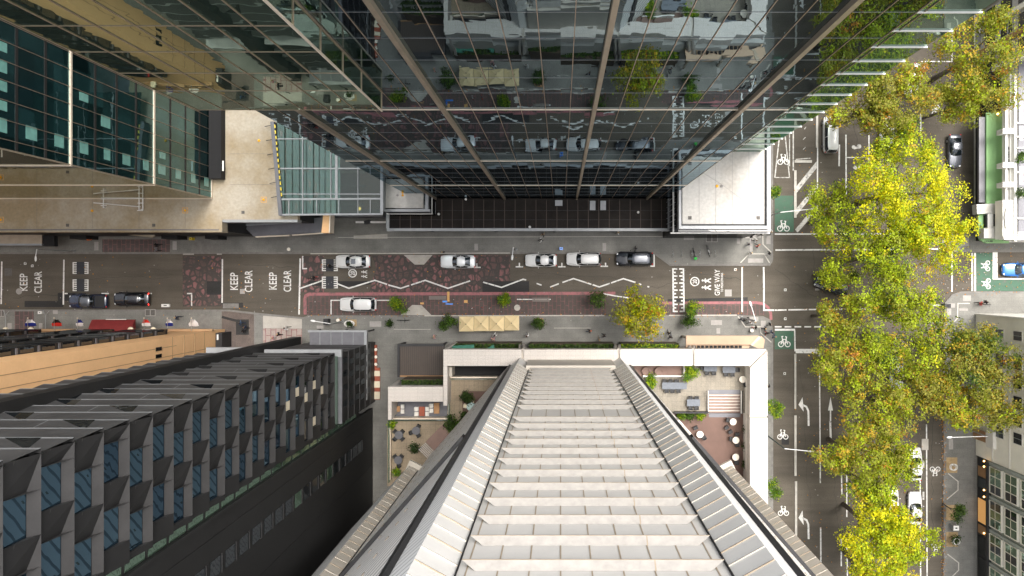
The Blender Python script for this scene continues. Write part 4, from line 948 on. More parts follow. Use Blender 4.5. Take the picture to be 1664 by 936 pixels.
# stairs from tile terrace to deck
st = MB()
for k in range(6):
    y = 641 + k * 5.0; z = tz - .06 - k * .15
    bb = MB(); bb.prism(rz(1152, y, 1203, y + 2.6, z + .0), z - .2, z + .02); bb.build('stair_tread', 'stair_tread', tp)
    bb = MB(); bb.prism(rz(1152, y + 2.6, 1203, y + 5.0, z), z - .3, z - .10); bb.build('stair_riser', 'stair_brown', tp)
bb = MB(); bb.prism(rz(1151, 633.5, 1203, 640.5, tz), tz, tz + .03); bb.build('stair_mat', 'slate_metal', tp)
bb = MB(); bb.prism(rz(1152, 671.5, 1203, 678, 8.6), 8.6, 8.64); bb.build('stair_mat', 'slate_metal', tp)
for x in (1151, 1204.5):
    for dx in (0, -2.2 if x < 1170 else 2.2):
        bb = MB(); bb.tube([P(x + dx, 635, tz + .9), P(x + dx, 672, tz + .2)], .05, 6); bb.build('hand_rail', 'white_metal' if dx == 0 else 'dark_metal', tp)
# red brown shade box on the lower left terrace
sb = thing('slatted_pergola', 'dark brown slatted pergola turned diagonally on the lower left terrace', 'pergola', tuple(P(706, 722, 8.8)))
c = P(716, 715, 11); ang = R(45)
bb = MB(); bb.cbox(c.x, c.y, 11, 2.9, 2.3, .15, ang); bb.build('roof', 'stair_brown', sb)
for i in range(6):
    bb = MB(); o = Vector((-1.6 - i * .21, 0)); o.rotate(Matrix.Rotation(ang, 2)); bb.cbox(c.x + o.x, c.y + o.y, 11, .09, 2.2, .08, ang); bb.build('slat', 'beam_white', sb)
for dx, dy in ((-2.8, -1), (-2.8, 1), (1.3, -1), (1.3, 1)):
    o = Vector((dx, dy)); o.rotate(Matrix.Rotation(ang, 2)); bb = MB(); bb.box(c.x + o.x - .06, c.x + o.x + .06, c.y + o.y - .06, c.y + o.y + .06, 8.8, 10.92); bb.build('post', 'dark_metal', sb)
# tan street canopy at the corner with its slats
cc = thing('corner_street_canopy', 'tan flat canopy with a slatted strip at the street corner below the white beam', 'canopy', (*P(1190, 555, 0)[:2], 0))
bb = MB(); bb.prism([P(*q, 6.5) for q in ((1115, 545.5), (1233, 545.5), (1221, 560), (1115, 560))], 6.1, 6.5); bb.build('roof_sheet', 'canopy_tan', cc)
bb = MB(); bb.prism([P(*q, 6.5) for q in ((1237, 546), (1243, 552), (1240, 569), (1222, 562))], 6.1, 6.52); bb.build('corner_sheet', 'canopy_tan', cc)
bb = MB(); bb.prism([P(*q, 6.5) for q in ((1232.5, 546), (1237, 548), (1223, 562), (1219, 560))], 6.1, 6.6); bb.build('hip', 'fin_metal', cc)
bb = MB(); bb.prism([P(*q, 6.3) for q in ((1115, 560.2), (1221, 560.2), (1215, 570), (1115, 570))], 5.9, 6.1); bb.build('slat_bed', 'canopy_tan', cc)
for i in range(12):
    bb = MB(); bb.prism(rz(1127 + i * 6.8, 562, 1131 + i * 6.8, 566.5, 6.5), 6.12, 6.45); bb.build('slat', 'black_recess', cc)
for x, y in ((1120, 549), (1180, 549), (1238, 556)):
    bb = MB(); c = P(x, y, 6); bb.box(c.x - .12, c.x + .12, c.y - .3, c.y - .06, .12, 6.09); bb.build('post', 'fin_metal', cc)
# brown ribbed laneway roof
br = thing('ribbed_pergola', 'dark brown ribbed pergola roof over the lane beside the white terrace', 'pergola', (*P(684, 586, 0)[:2], 0))
bb = MB(); bb.prism(rz(650, 563, 722, 610, 5), 4.7, 5.0); bb.build('roof', 'pergola_rib', br)
bb = MB()
for i, p in enumerate(((646, 559, 722, 562.8), (646, 562.8, 649.8, 612.5))): bb.prism(rz(*p, 5), 4.5, 5.15 + .003 * i)
bb.build('edge_beam', 'dark_metal', br)
bb = MB(); bb.prism(rz(650, 610.2, 722, 612, 5), 4.6, 5.12); bb.build('edge_trim', 'timber', br)
for x, y in ((648, 561), (648, 611), (718, 561), (718, 611)):
    bb = MB(); c = P(x, y, 4.6); bb.box(c.x - .1, c.x + .1, c.y - .1, c.y + .1, .12, 4.49); bb.build('post', 'dark_metal', br)

# ---- dark faceted hotel
hx, hy = -305 / S, -101.6 / S
ht = thing('faceted_hotel', 'black hotel of folded metal panels with blue windows at lower left', 'building', (-35, -30, 0))
Z0, FHH, NF = 19.8, 2.685, 21
W0 = -484 / S
bb = MB(); bb.prism([(hx - .35, hy - .35), (W0, hy - .35), (W0, -70), (hx - .35, -70)], 17.2, Z0 + FHH * NF); bb.build('core_wall', 'hotel_black', ht)
PD = .36
rr_w = random.Random(5)
for f in range(NF):
    z = Z0 + f * FHH; pan = MB()
    off = 0 if f % 2 == 0 else 11
    wins = [(110 + off, 136 + off), (154.7 + off, 181 + off)]
    wins = [(a, min(c, 194)) for a, c in wins]
    sol = []; v = 101.6 - PD * 4
    for a, c in wins: sol.append((v, a)); v = c
    sol.append((v, 197))
    dep = lambda t: .04 + (PD - .04) * (1 - t)
    sz = .22
    for i_, (a, c) in enumerate(sol):
        ya, yc = -a / S, -c / S; last = i_ == len(sol) - 1
        e = PD if last else .03; zf = z if last else z + FHH * sz
        if not last: pan.tri((hx + PD, ya, z), (hx + .03, yc, zf), (hx + PD, yc, z), 1)
        pan.add([(hx + PD, ya, z), (hx + .04, ya, z + FHH), (hx + .03, yc, z + FHH), (hx + e, yc, zf)], [(0, 2, 1), (0, 3, 2)], 0)
        pan.quad((hx + PD, ya, z), (hx + PD, yc, z), (hx, yc, z), (hx, ya, z), 2)
        if not last:
            h_ = z + FHH * .62; pan.quad((hx + .175, ya, h_ - .02), (hx + .04, yc, h_ - .02), (hx + .04, yc, h_ + .03), (hx + .175, ya, h_ + .03), 1)
    for a, c in wins:
        ya, yc = -a / S, -c / S
        pan.quad((hx + PD, yc, z), (hx + PD, ya, z), (hx + .03, ya, z + FHH * sz), (hx + .03, yc, z + FHH * sz), 1)
        pan.quad((hx + PD, ya, z), (hx + PD, yc, z), (hx, yc, z), (hx, ya, z), 2)
        for y in (ya, yc): pan.tri((hx + PD, y, z), (hx + .03, y, z + FHH * sz), (hx + .03, y, z + FHH), 1)
        wb = MB(); wb.box(hx - .05, hx + .02, yc + .02, ya - .02, z + FHH * sz + .03, z + FHH - .05)
        wb.build('window', rr_w.choice(('blue_window', 'blue_window', 'blue_window_deep')) if f > 3 else 'dark_window', ht)
        fb = MB(); fb.box(hx + .02, hx + .05, yc + .02, ya - .02, z + FHH - .1, z + FHH - .03); fb.build('window_head', 'black_recess', ht)
        if f in (1, 3, 4, 5) and c < 170 or (f == 2):
            fb = MB(); fb.box(hx + .021, hx + .03, yc + .1, ya - 1.2, z + FHH * sz + .05, z + FHH - .25); fb.build('blind', 'cream', ht)
    # north face of this floor: one straight lip, long folded triangles above it
    yn = hy; rr = random.Random(f * 7 + 1); bw = 3.7; sh = (f % 2) * 1.85 + (f % 3) * .3
    top_ = lambda t: PD + (.04 - PD) * t
    q0 = lambda x_, t_: (x_, yn + top_(t_) + .004, z + FHH * t_)
    xa, xb = hx + PD, W0
    pan.quad((xa, yn + PD, z), (xb, yn + PD, z), (xb, yn + .04, z + FHH), (hx + .04, yn + .04, z + FHH), 4)
    pan.quad((xb, yn + PD, z), (xa, yn + PD, z), (xa, yn, z), (xb, yn, z), 2)
    pan.quad((xa, yn + PD + .01, z - .02), (xb, yn + PD + .01, z - .02), (xb, yn + PD + .01, z + .05), (xa, yn + PD + .01, z + .05), 3)
    pan.quad(q0(xa, .86), q0(xb, .86), q0(xb, 1), q0(xa, 1), 2)  # shade below the next lip, painted as a black strip
    pan.quad(q0(xa, .0), q0(xb, .0), q0(xb, .07), q0(xa, .07), 3)  # highlight on the lip, painted as a pale strip
    for j in range(5):
        if (j + f) % 2: continue
        xr0 = hx - .8 - sh - bw * j; xl0 = xr0 - 2.4
        if xl0 < W0 + .2: break
        q = lambda x_, t_, o_: (x_, yn + top_(t_) + o_, z + FHH * t_)
        wb = MB(); wb.add([q(xr0 - .5, .03, .006), q(xl0, .03, .006), q(xr0, .74, .006)], [(0, 1, 2)]); wb.add([q(xr0 - .5, .03, -.1), q(xl0, .03, -.1), q(xr0, .74, -.1)], [(2, 1, 0)])
        wb.build('slot_window', 'black_recess' if f < 9 else 'dark_window', ht)
        xm = xl0 - .55 + rr.uniform(-.2, .2)
        pan.quad(q(xm, .0, .008), q(xm - .05, .0, .008), q(xm + .05, 1, .008), q(xm + .10, 1, .008), 3)
    pan.build('facade_floor', ['hotel_panel', 'hotel_metal_lightened', 'hotel_black', 'grey_metal', 'hotel_panel_skylit'], ht)
bb = MB(); bb.box(-423 / S, -410 / S, hy + .02, hy + 1.0, 3, Z0 + FHH * NF); bb.build('black_pier', 'hotel_black', ht)
ys0, ys1 = -197 / S, -205 / S
bb = MB(); bb.box(hx - .4, hx + .06, ys1, ys0, 8, Z0 + FHH * NF); bb.build('corridor_wall', 'hotel_black', ht)
for f in range(NF + 3):
    z = 9.5 + f * FHH; bb = MB(); bb.box(hx + .061, hx + .1, ys1 + .06, ys0 - .04, z, z + FHH * .84); bb.build('corridor_window', 'green_window', ht)
bb = MB(); bb.box(hx - .4, hx + .35, ys1 - .22, ys1 - .002, 6, Z0 + FHH * NF); bb.build('edge_pier', 'hotel_panel', ht)
bb = MB(); bb.box(hx - .4, hx + .02, -70, ys1 - .222, 0, Z0 + FHH * NF); bb.build('side_wall', 'hotel_black', ht)
for v0, v1 in ((246, 262),):
    for f in range(22):
        z = 6 + f * FHH; bb = MB(); bb.box(hx + .021, hx + .05, -v1 / S, -v0 / S, z + .3, z + FHH * .82); bb.build('side_window', 'green_window' if f in (5, 9) else 'dark_window', ht)
        bb = MB(); bb.box(hx + .021, hx + .14, -v1 / S - .06, -v0 / S + .06, z + .2, z + .3); bb.build('side_sill', 'hotel_panel', ht)
for v in (226, 300): 
    bb = MB(); bb.box(hx + .021, hx + .06, -v / S - .04, -v / S + .04, 0, Z0 + FHH * NF); bb.build('wall_joint', 'hotel_panel', ht)
# base storeys
bx = hx + .35
bb = MB(); bb.box(-405 / S, bx, -197 / S, hy + .1, .12, 17.0); bb.build('base_wall', 'hotel_panel', ht)
for i in range(5):
    z = 3.2 + i * 2.75
    for j, v in enumerate((108, 126, 146, 168)):
        bb = MB(); o = (i % 2) * 4; bb.box(bx + .001, bx + .04, -(v + 8 + o) / S, -(v + o) / S, z + .3, z + 2.1); bb.build('base_window', 'dark_window', ht)
    bb = MB(); bb.box(bx + .001, bx + .05, -197 / S, hy + .1, z - .05, z + .04); bb.box(-405 / S, bx + .05, hy + .101, hy + .16, z - .053, z + .037); bb.build('base_joint', 'hotel_metal_lightened', ht)
for x0, x1, y in ((-424, -555, 0),):
    pass
bb = MB(); bb.box(-405 / S, bx + .1, hy - .3, hy + .55, 17.0, 17.5); bb.build('ledge', 'grey_metal', ht)
bb = MB(); bb.box(W0 - .2, -424 / S, hy - .6, hy + .75, 16.6, 17.15); bb.build('ledge', 'grey_metal', ht)
bb = MB(); bb.box(bx - .3, bx + .12, -197 / S, hy - .301, 17.0, 17.4); bb.build('ledge', 'slate_metal', ht)
bb = MB(); bb.box(hx - .34, hx + .03, -197 / S, hy - .2, 17.5, 19.7); bb.build('recess_glass', 'green_window', ht)
bb = MB(); bb.box(-470 / S, -424 / S, -150 / S, hy - .8, .12, 16.5); bb.build('lane_wall', 'hotel_black', ht)
# grey street canopy of the hotel
hc = thing('grey_street_canopy', 'grey metal sheet canopy over the footpath at the foot of the black hotel', 'canopy', (*P(548, 550, 0)[:2], 0))
bb = MB(); bb.prism(rz(503, 540, 592, 562, 5), 4.7, 4.98); bb.build('roof_sheet', 'slate_metal', hc)
bb = MB()
for i, p in enumerate(((501, 536.5, 596.5, 539.8), (592.3, 539.8, 596.5, 650))): bb.prism(rz(*p, 5), 4.5, 5.2 + .003 * i)
bb.build('edge_beam', 'grey_metal', hc)
for x in (520, 538, 556, 574):
    bb = MB(); c = U(x, 5); bb.box(c - .03, c + .03, V(562, 5), V(540, 5), 4.98, 5.05); bb.build('seam', 'grey_metal', hc)
for x, y in ((505, 539), (550, 539), (595, 539), (595, 600)):
    bb = MB(); c = P(x, y, 4.5); bb.box(c.x - .08, c.x + .08, c.y - .08, c.y + .08, .12, 4.49); bb.build('post', 'dark_metal', hc)

# ---- tan hotel with flags
th = thing('tan_hotel', 'tan rendered hotel with black window bays and flags over its door', 'building', (-60, -9, 0))
tx = -545 / S; ty = -80 / S; tb = -122 / S; TH = 62
bb = MB(); bb.box(tx - 70, tx, tb, ty, .12, TH); bb.build('wall', 'tan_render', th)
for z in (16.5, 30, 44):
    pass
for v in (93, 106):
    bb = MB(); bb.box(tx + .002, tx + .02, -v / S - .03, -v / S + .03, 6 if v > 100 else 14, TH); bb.build('wall_joint', 'tan_joint', th)
for z in (6.5, 9.2, 12, 15):
    bb = MB(); bb.box(tx + .002, tx + .03, tb, ty, z - .05, z + .05); bb.build('wall_joint', 'tan_joint', th)
# bays on the street face; each bay has its own windows
for i, (px, zb) in enumerate(((272, 10), (186, 10), (67, 10), (-60, 10), (-190, 10))):
    xr_ = U(px, 10.0); w = [4.4, 4.6, 4.9, 5, 5][i]
    bb = MB(); bb.box(xr_ - w, xr_, ty + .004, ty + .62, zb, TH); bay = bb.build('window_bay', 'hotel_black', th)
    for k in range(15):
        z = zb + .6 + k * 3.1
        q = MB(); q.box(xr_ + .001, xr_ + .03, ty + .08, ty + .58, z, z + 1.9); q.build('window', 'dark_window', bay)
        q = MB(); q.box(xr_ + .001, xr_ + .05, ty + .02, ty + .60, z + 2.2, z + 2.5); q.build('spandrel', 'slate_metal', bay)
        q = MB(); q.box(xr_ - w + .2, xr_ - .2, ty + .621, ty + .65, z, z + 1.9); q.build('window', 'dark_window', bay)
for k in range(3):
    bb = MB(); v = 91 + k * 9.5; bb.box(tx + .002, tx + .05, -(v + 5) / S, -v / S, 17.6, 18.9); bb.build('slit_window', 'black_glass', th)
bb = MB(); bb.box(tx - 24, tx + .15, ty + .03, ty + .3, 4.0, 4.5); bb.build('cornice', 'tan_joint', th)
bb = MB(); bb.box(tx + .05, tx + .9, tb + 1.2, ty - .3, .12, 3.2); bb.build('side_gate', 'dark_metal', th)
bb = MB(); bb.box(tx + .25, tx + .45, ty - 1.2, ty - .5, 3.2, 3.3); bb.build('strip_lamp', 'white_metal', th)
# red entrance awning and low red awnings
def awn(x0, x1, y0, y1, z, lab):
    t = thing('red_awning', lab, 'awning', (*P((x0 + x1) / 2, y1, 0)[:2], 0), 0, 'red awnings of the tan hotel')
    bb = MB(); pts = []
    n = 8; a = P(x0, y0, z); c = P(x1, y1, z)
    for i in range(n + 1):
        tt_ = i / n; y = a.y + (c.y - a.y) * tt_; zz = z + .9 * math.sin(tt_ * math.pi / 2)
        pts += [(a.x, y, zz), (c.x, y, zz)]
    bb.add(pts, [(2 * i, 2 * i + 1, 2 * i + 3, 2 * i + 2) for i in range(n)])
    bb.add([pts[i] for i in range(0, 2 * n + 2, 2)] + [(a.x, c.y, z - .2), (a.x, a.y, z - .2)], [tuple(range(n + 3))])
    bb.add([pts[i] for i in range(1, 2 * n + 2, 2)] + [(c.x, c.y, z - .2), (c.x, a.y, z - .2)], [tuple(range(n + 2, -1, -1))])
    bb.build('cloth', 'awning_red', t)
    bb = MB(); bb.box(a.x, c.x, a.y - .02, a.y + .04, z - .35, z + .02); bb.build('valance', 'awning_red', t); return t
awn(149, 219, 520, 541, 4, 'wide dark red awning reaching over the footpath at the hotel door')
awn(92, 136, 537.5, 541, 3.6, 'narrow red awning left of the wide red awning')
awn(59, 79, 538, 541, 3.6, 'shortest red awning furthest from the laneway')
awn(264, 309, 536.5, 541, 3.6, 'narrow red awning under the white and the blue flag')
awn(320, 339, 536, 541, 3.6, 'short red awning next to the brown laneway')
b = MB(); b.tube([P(172, 519, 4.6), P(205, 519, 4.6)], .05, 6); tag(b.build('sign_rail', 'white_metal'), 'thin white rail along the front edge of the wide red awning', 'rail')

# ---- black hut / cafe seats in the lane between hotel and pergola
# ---- right side: white corner building with green awnings
wc = thing('white_corner_building', 'white painted corner building with green awnings and dark lettering', 'building', (*P(1650, 300, 0)[:2], 0))
bb = MB(); bb.box(U(1632, 4.2), U(1632, 4.2) + 40, V(391, 5), V(60, 5), .12, 7.5); bb.build('wall', 'corner_white', wc)
for i, (x0, x1, y0, y1, za, zb2, m) in enumerate(((1634, 1637, 150, 330, 6.2, 7.0, 'corner_white'), (1637.4, 1641, 150, 330, 6.4, 6.7, 'corner_grey'), (1641.4, 1647, 120, 330, 6.5, 6.9, 'corner_white'), (1648.5, 1652.5, 120, 392, 6.9, 7.6, 'corner_white'))):
    bb = MB(); bb.prism(rz(x0, y0, x1, y1, zb2), za, zb2); bb.build('cornice', m, wc)
bb = MB(); bb.prism(rz(1629.5, 325, 1650, 388, 7.3), 5.5, 7.3); bb.build('corner_bay', 'corner_white', wc)
bb = MB(); bb.prism([P(*q, 7.5) for q in ((1635, 338), (1640, 334), (1643, 350), (1641, 368), (1634, 372), (1632, 352))], 7.2, 7.55); bb.build('bay_cap', 'corner_grey', wc)
bb = MB(); bb.prism(rz(1631, 384, 1740, 389, 7.5), 6.4, 7.55); bb.build('cornice', 'corner_white', wc)
for y in (213, 268, 300):
    bb = MB(); bb.prism(rz(1629, y - 4, 1650, y + 4, 7.6), 6.2, 7.7); bb.build('bracket', 'corner_white', wc)
for k, y in enumerate((200, 222, 240, 258, 280, 318, 355)):
    bb = MB(); bb.prism(rz(1653, y - 1, 1720, y + 1, 7.9), 7.55, 7.9); bb.build('roof_rib', 'corner_white', wc)
bb = MB(); bb.prism(rz(1655, 60, 1700, 376, 7.6), 7.45, 7.6); bb.build('roof_terrace', 'slate_metal', wc)
for y0, y1 in ((165, 200), (205, 228), (270, 300), (305, 322)):
    bb = MB(); bb.prism(rz(1657, y0, 1662.5, y1, 7.7), 7.59, 7.7); bb.build('skylight', 'corner_white', wc)
# lower storey with footpath awnings
bb = MB(); bb.prism(rz(1603, 183, 1632, 331, 4.2), 3.9, 4.2); bb.build('awning_roof', 'awning_green', wc)
bb = MB(); bb.prism(rz(1591, 190, 1602.6, 329, 3.9), 3.5, 3.9); bb.build('awning_apron', 'slate_metal', wc)
bb = MB(); bb.prism([P(*q, 4) for q in ((1590, 346), (1601, 346), (1601, 378), (1606, 388), (1640, 388), (1640, 395), (1603, 395), (1594, 390), (1590, 380))], 3.5, 4.0); bb.build('awning_curve', 'awning_green', wc)
bb = MB(); bb.prism([P(*q, 4.8) for q in ((1587, 332), (1631, 330), (1631, 345), (1588, 348))], 3.6, 4.8); bb.build('entry_roof', 'corner_grey', wc)
bb = MB(); bb.prism(rz(1599, 371, 1631, 387, 5.2), 3.8, 5.2); bb.build('entry_roof', 'corner_grey', wc)
bb = MB(); bb.prism(rz(1605, 345.5, 1631, 371, 4.6), 3.8, 4.6); bb.build('entry_wall', 'corner_white', wc)
bb = MB(); bb.prism(rz(1620, 347, 1627.5, 367, 5.5), 4.6, 4.75); bb.build('window', 'dark_window', wc)
bb = MB(); bb.prism(rz(1602, 349, 1604.5, 369, 4.6), 4.0, 4.65); bb.build('window', 'black_recess', wc)
for y, x in ((341, 1595), (185, 1621)):
    bb = MB(); c = P(x, y, 4.9); bb.ball((c.x, c.y, 4.95), .16); bb.build('lamp', 'warm_lamp', wc)
bb = MB(); bb.box(U(1604, 3), U(1631, 3), V(390, 3), V(100, 3), .12, 3.45); bb.build('shop_wall', 'black_recess', wc)
for nm, x, y, z, rot, sz in (('MORRIS HOUSE', 1639.2, 257, 6.72, R(-90), .36),): text_mesh(nm, 'building_lettering', 'dark_metal', sz, z, P(x, y, z), rot, wc, 1.15, .015)
text_mesh('MORRIS', 'awning_lettering', 'dark_metal', .42, 4.015, P(1594.2, 375.5, 4), R(-80), wc, 1, .015); text_mesh('HOUSE', 'awning_lettering', 'dark_metal', .28, 4.015, P(1606.5, 392.2, 4), 0, wc, 1.2, .01)
# brown stone neighbour further up
bs = thing('brown_stone_building', 'brown stone building with deep windows at the top right corner', 'building', (*P(1660, 70, 0)[:2], 0))
bb = MB(); bb.box(U(1612, 3), U(1612, 3) + 40, V(115, 3), V(115, 3) + 60, .12, 15); bb.build('wall', 'corner_grey', bs)
for k in range(9):
    y = V(110, 5) + .8 + k * 3.0
    for z in (1.2, 5.2, 9.2):
        bb = MB(); bb.box(U(1612, 3) - .03, U(1612, 3) + .1, y, y + 1.7, z, z + 2.6); bb.build('window', 'dark_window', bs)
    bb = MB(); bb.box(U(1612, 3) - .3, U(1612, 3) - .001, y - .9, y - .3, .12, 15.2); bb.build('pilaster', 'shop_timber' if k % 2 else 'office_cream', bs)

# ---- cream office block at the right
oc = thing('cream_office', 'cream painted office block with small square windows at the lower right corner', 'building', (*P(1640, 600, 0)[:2], 0))
ox, oy0, oy1 = 674 / S, -57 / S, -284 / S
bb = MB(); bb.box(ox, ox + 45, oy1, oy0, .12, 24); bb.build('wall', 'office_cream', oc)
bb = MB(); bb.box(ox - .12, ox + 45, oy0 + .001, oy0 + .2, 0.12, 24.2); bb.build('corner_strip', 'office_stone', oc)
bb = MB(); bb.box(ox - .1, ox - .001, -95 / S, -91 / S, .12, 24); bb.build('wall_strip', 'office_stone', oc)
wn = []
for py_, zz in ((541, 5.6), (553, 9.6)): wn.append((py_, zz))
def owin(v0, v1, z0, z1, fr=.12):
    f = MB(); f.box(ox - .06, ox - .001, -v1 / S - fr, -v0 / S + fr, z0 - fr, z1 + fr); w_ = f.build('window', 'office_stone', oc)
    p = MB(); p.box(ox - .085, ox - .061, -v1 / S, -v0 / S, z0, z1); p.build('pane', 'dark_window', w_)
    p = MB(); p.box(ox - .1, ox - .086, -(v0 + v1) / 2 / S - .03, -(v0 + v1) / 2 / S + .03, z0, z1); p.build('glazing_bar', 'bay_frame', w_)
for z0 in (5.3, 9.4, 13.5, 17.5):
    for v0, v1 in ((76, 89), (112, 132), (140, 160), (172, 190), (198, 216), (226, 242)):
        owin(v0, v1, z0, z0 + 1.75)
for z in (4.4, 8.4, 12.4):
    bb = MB(); bb.box(ox - .07, ox - .002, oy1, -100 / S, z - .12, z + .12); bb.build('floor_band', 'office_stone', oc)
for i, q in enumerate(((-110, -216), )):
    pass
bb = MB(); bb.box(ox - .45, ox - .003, -236 / S, -262 / S, 3.6, 5.3); bb.build('entrance_hood', 'office_stone', oc)
bb = MB(); bb.box(ox - .47, ox - .451, -239 / S, -256 / S, .3, 3.5); bb.build('entrance_door', 'shop_timber', oc)
# shop and bay-window block beside it
sbk = thing('bay_window_block', 'grey green office block with tall bay windows over a lit shopfront', 'building', (*P(1640, 850, 0)[:2], 0))
sy0 = -284.5 / S
bb = MB(); bb.box(ox, ox + 45, sy0 - 40, sy0, 3.6, 24); bb.build('wall', 'bay_frame', sbk)
bb = MB(); bb.box(ox + .2, ox + 45, sy0 - 40, sy0, .12, 3.59); bb.build('shop_wall', 'dark_metal', sbk)
for k in range(7):
    y1 = sy0 - .25 - k * 4.35; 
    for z0 in (4.1, 7.7, 11.3, 14.9):
        f = MB(); f.box(ox - .32, ox - .001, y1 - 3.75, y1 - .3, z0, z0 + 3.0); w_ = f.build('bay_window', 'office_cream', sbk)
        for j in range(3):
            p = MB(); p.box(ox - .345, ox - .321, y1 - 3.6 + j * 1.12, y1 - 3.6 + j * 1.12 + 1.0, z0 + .35, z0 + 2.8); p.build('pane', 'green_window' if (j + k) % 3 else 'dark_window', w_)
        p = MB(); p.box(ox - .37, ox - .346, y1 - 3.7, y1 - .35, z0 + 1.5, z0 + 1.58); p.build('glazing_bar', 'pale_gold', w_)
    bb = MB(); bb.box(ox - .25, ox - .003, y1 - .2, y1 + .2, 3.6, 24.1); bb.build('pilaster', 'bay_frame', sbk)
for k, (v0, v1, m) in enumerate(((300, 316, 'shop_timber'), (318, 334, 'dark_window'), (352, 390, 'warm_glow'), (394, 408, 'shop_timber'), (412, 440, 'black_glass'), (446, 480, 'black_glass'))):
    bb = MB(); bb.box(ox + .14, ox + .199, -v1 / S, -v0 / S, .4, 3.2); bb.build('shop_window', m, sbk)
bb = MB(); bb.box(ox - .5, ox - .002, sy0 - 40, sy0 - .1, 3.61, 4.0); bb.build('shop_fascia', 'dark_metal', sbk)
for py_ in (749, 758, 796, 807, 866):
    bb = MB(); c = P(1594 if py_ not in (758, 796) else 1602, py_, 3.2); bb.ball((ox - .55, c.y, 3.3), .12, 8); bb.build('shop_lamp', 'warm_lamp', sbk)
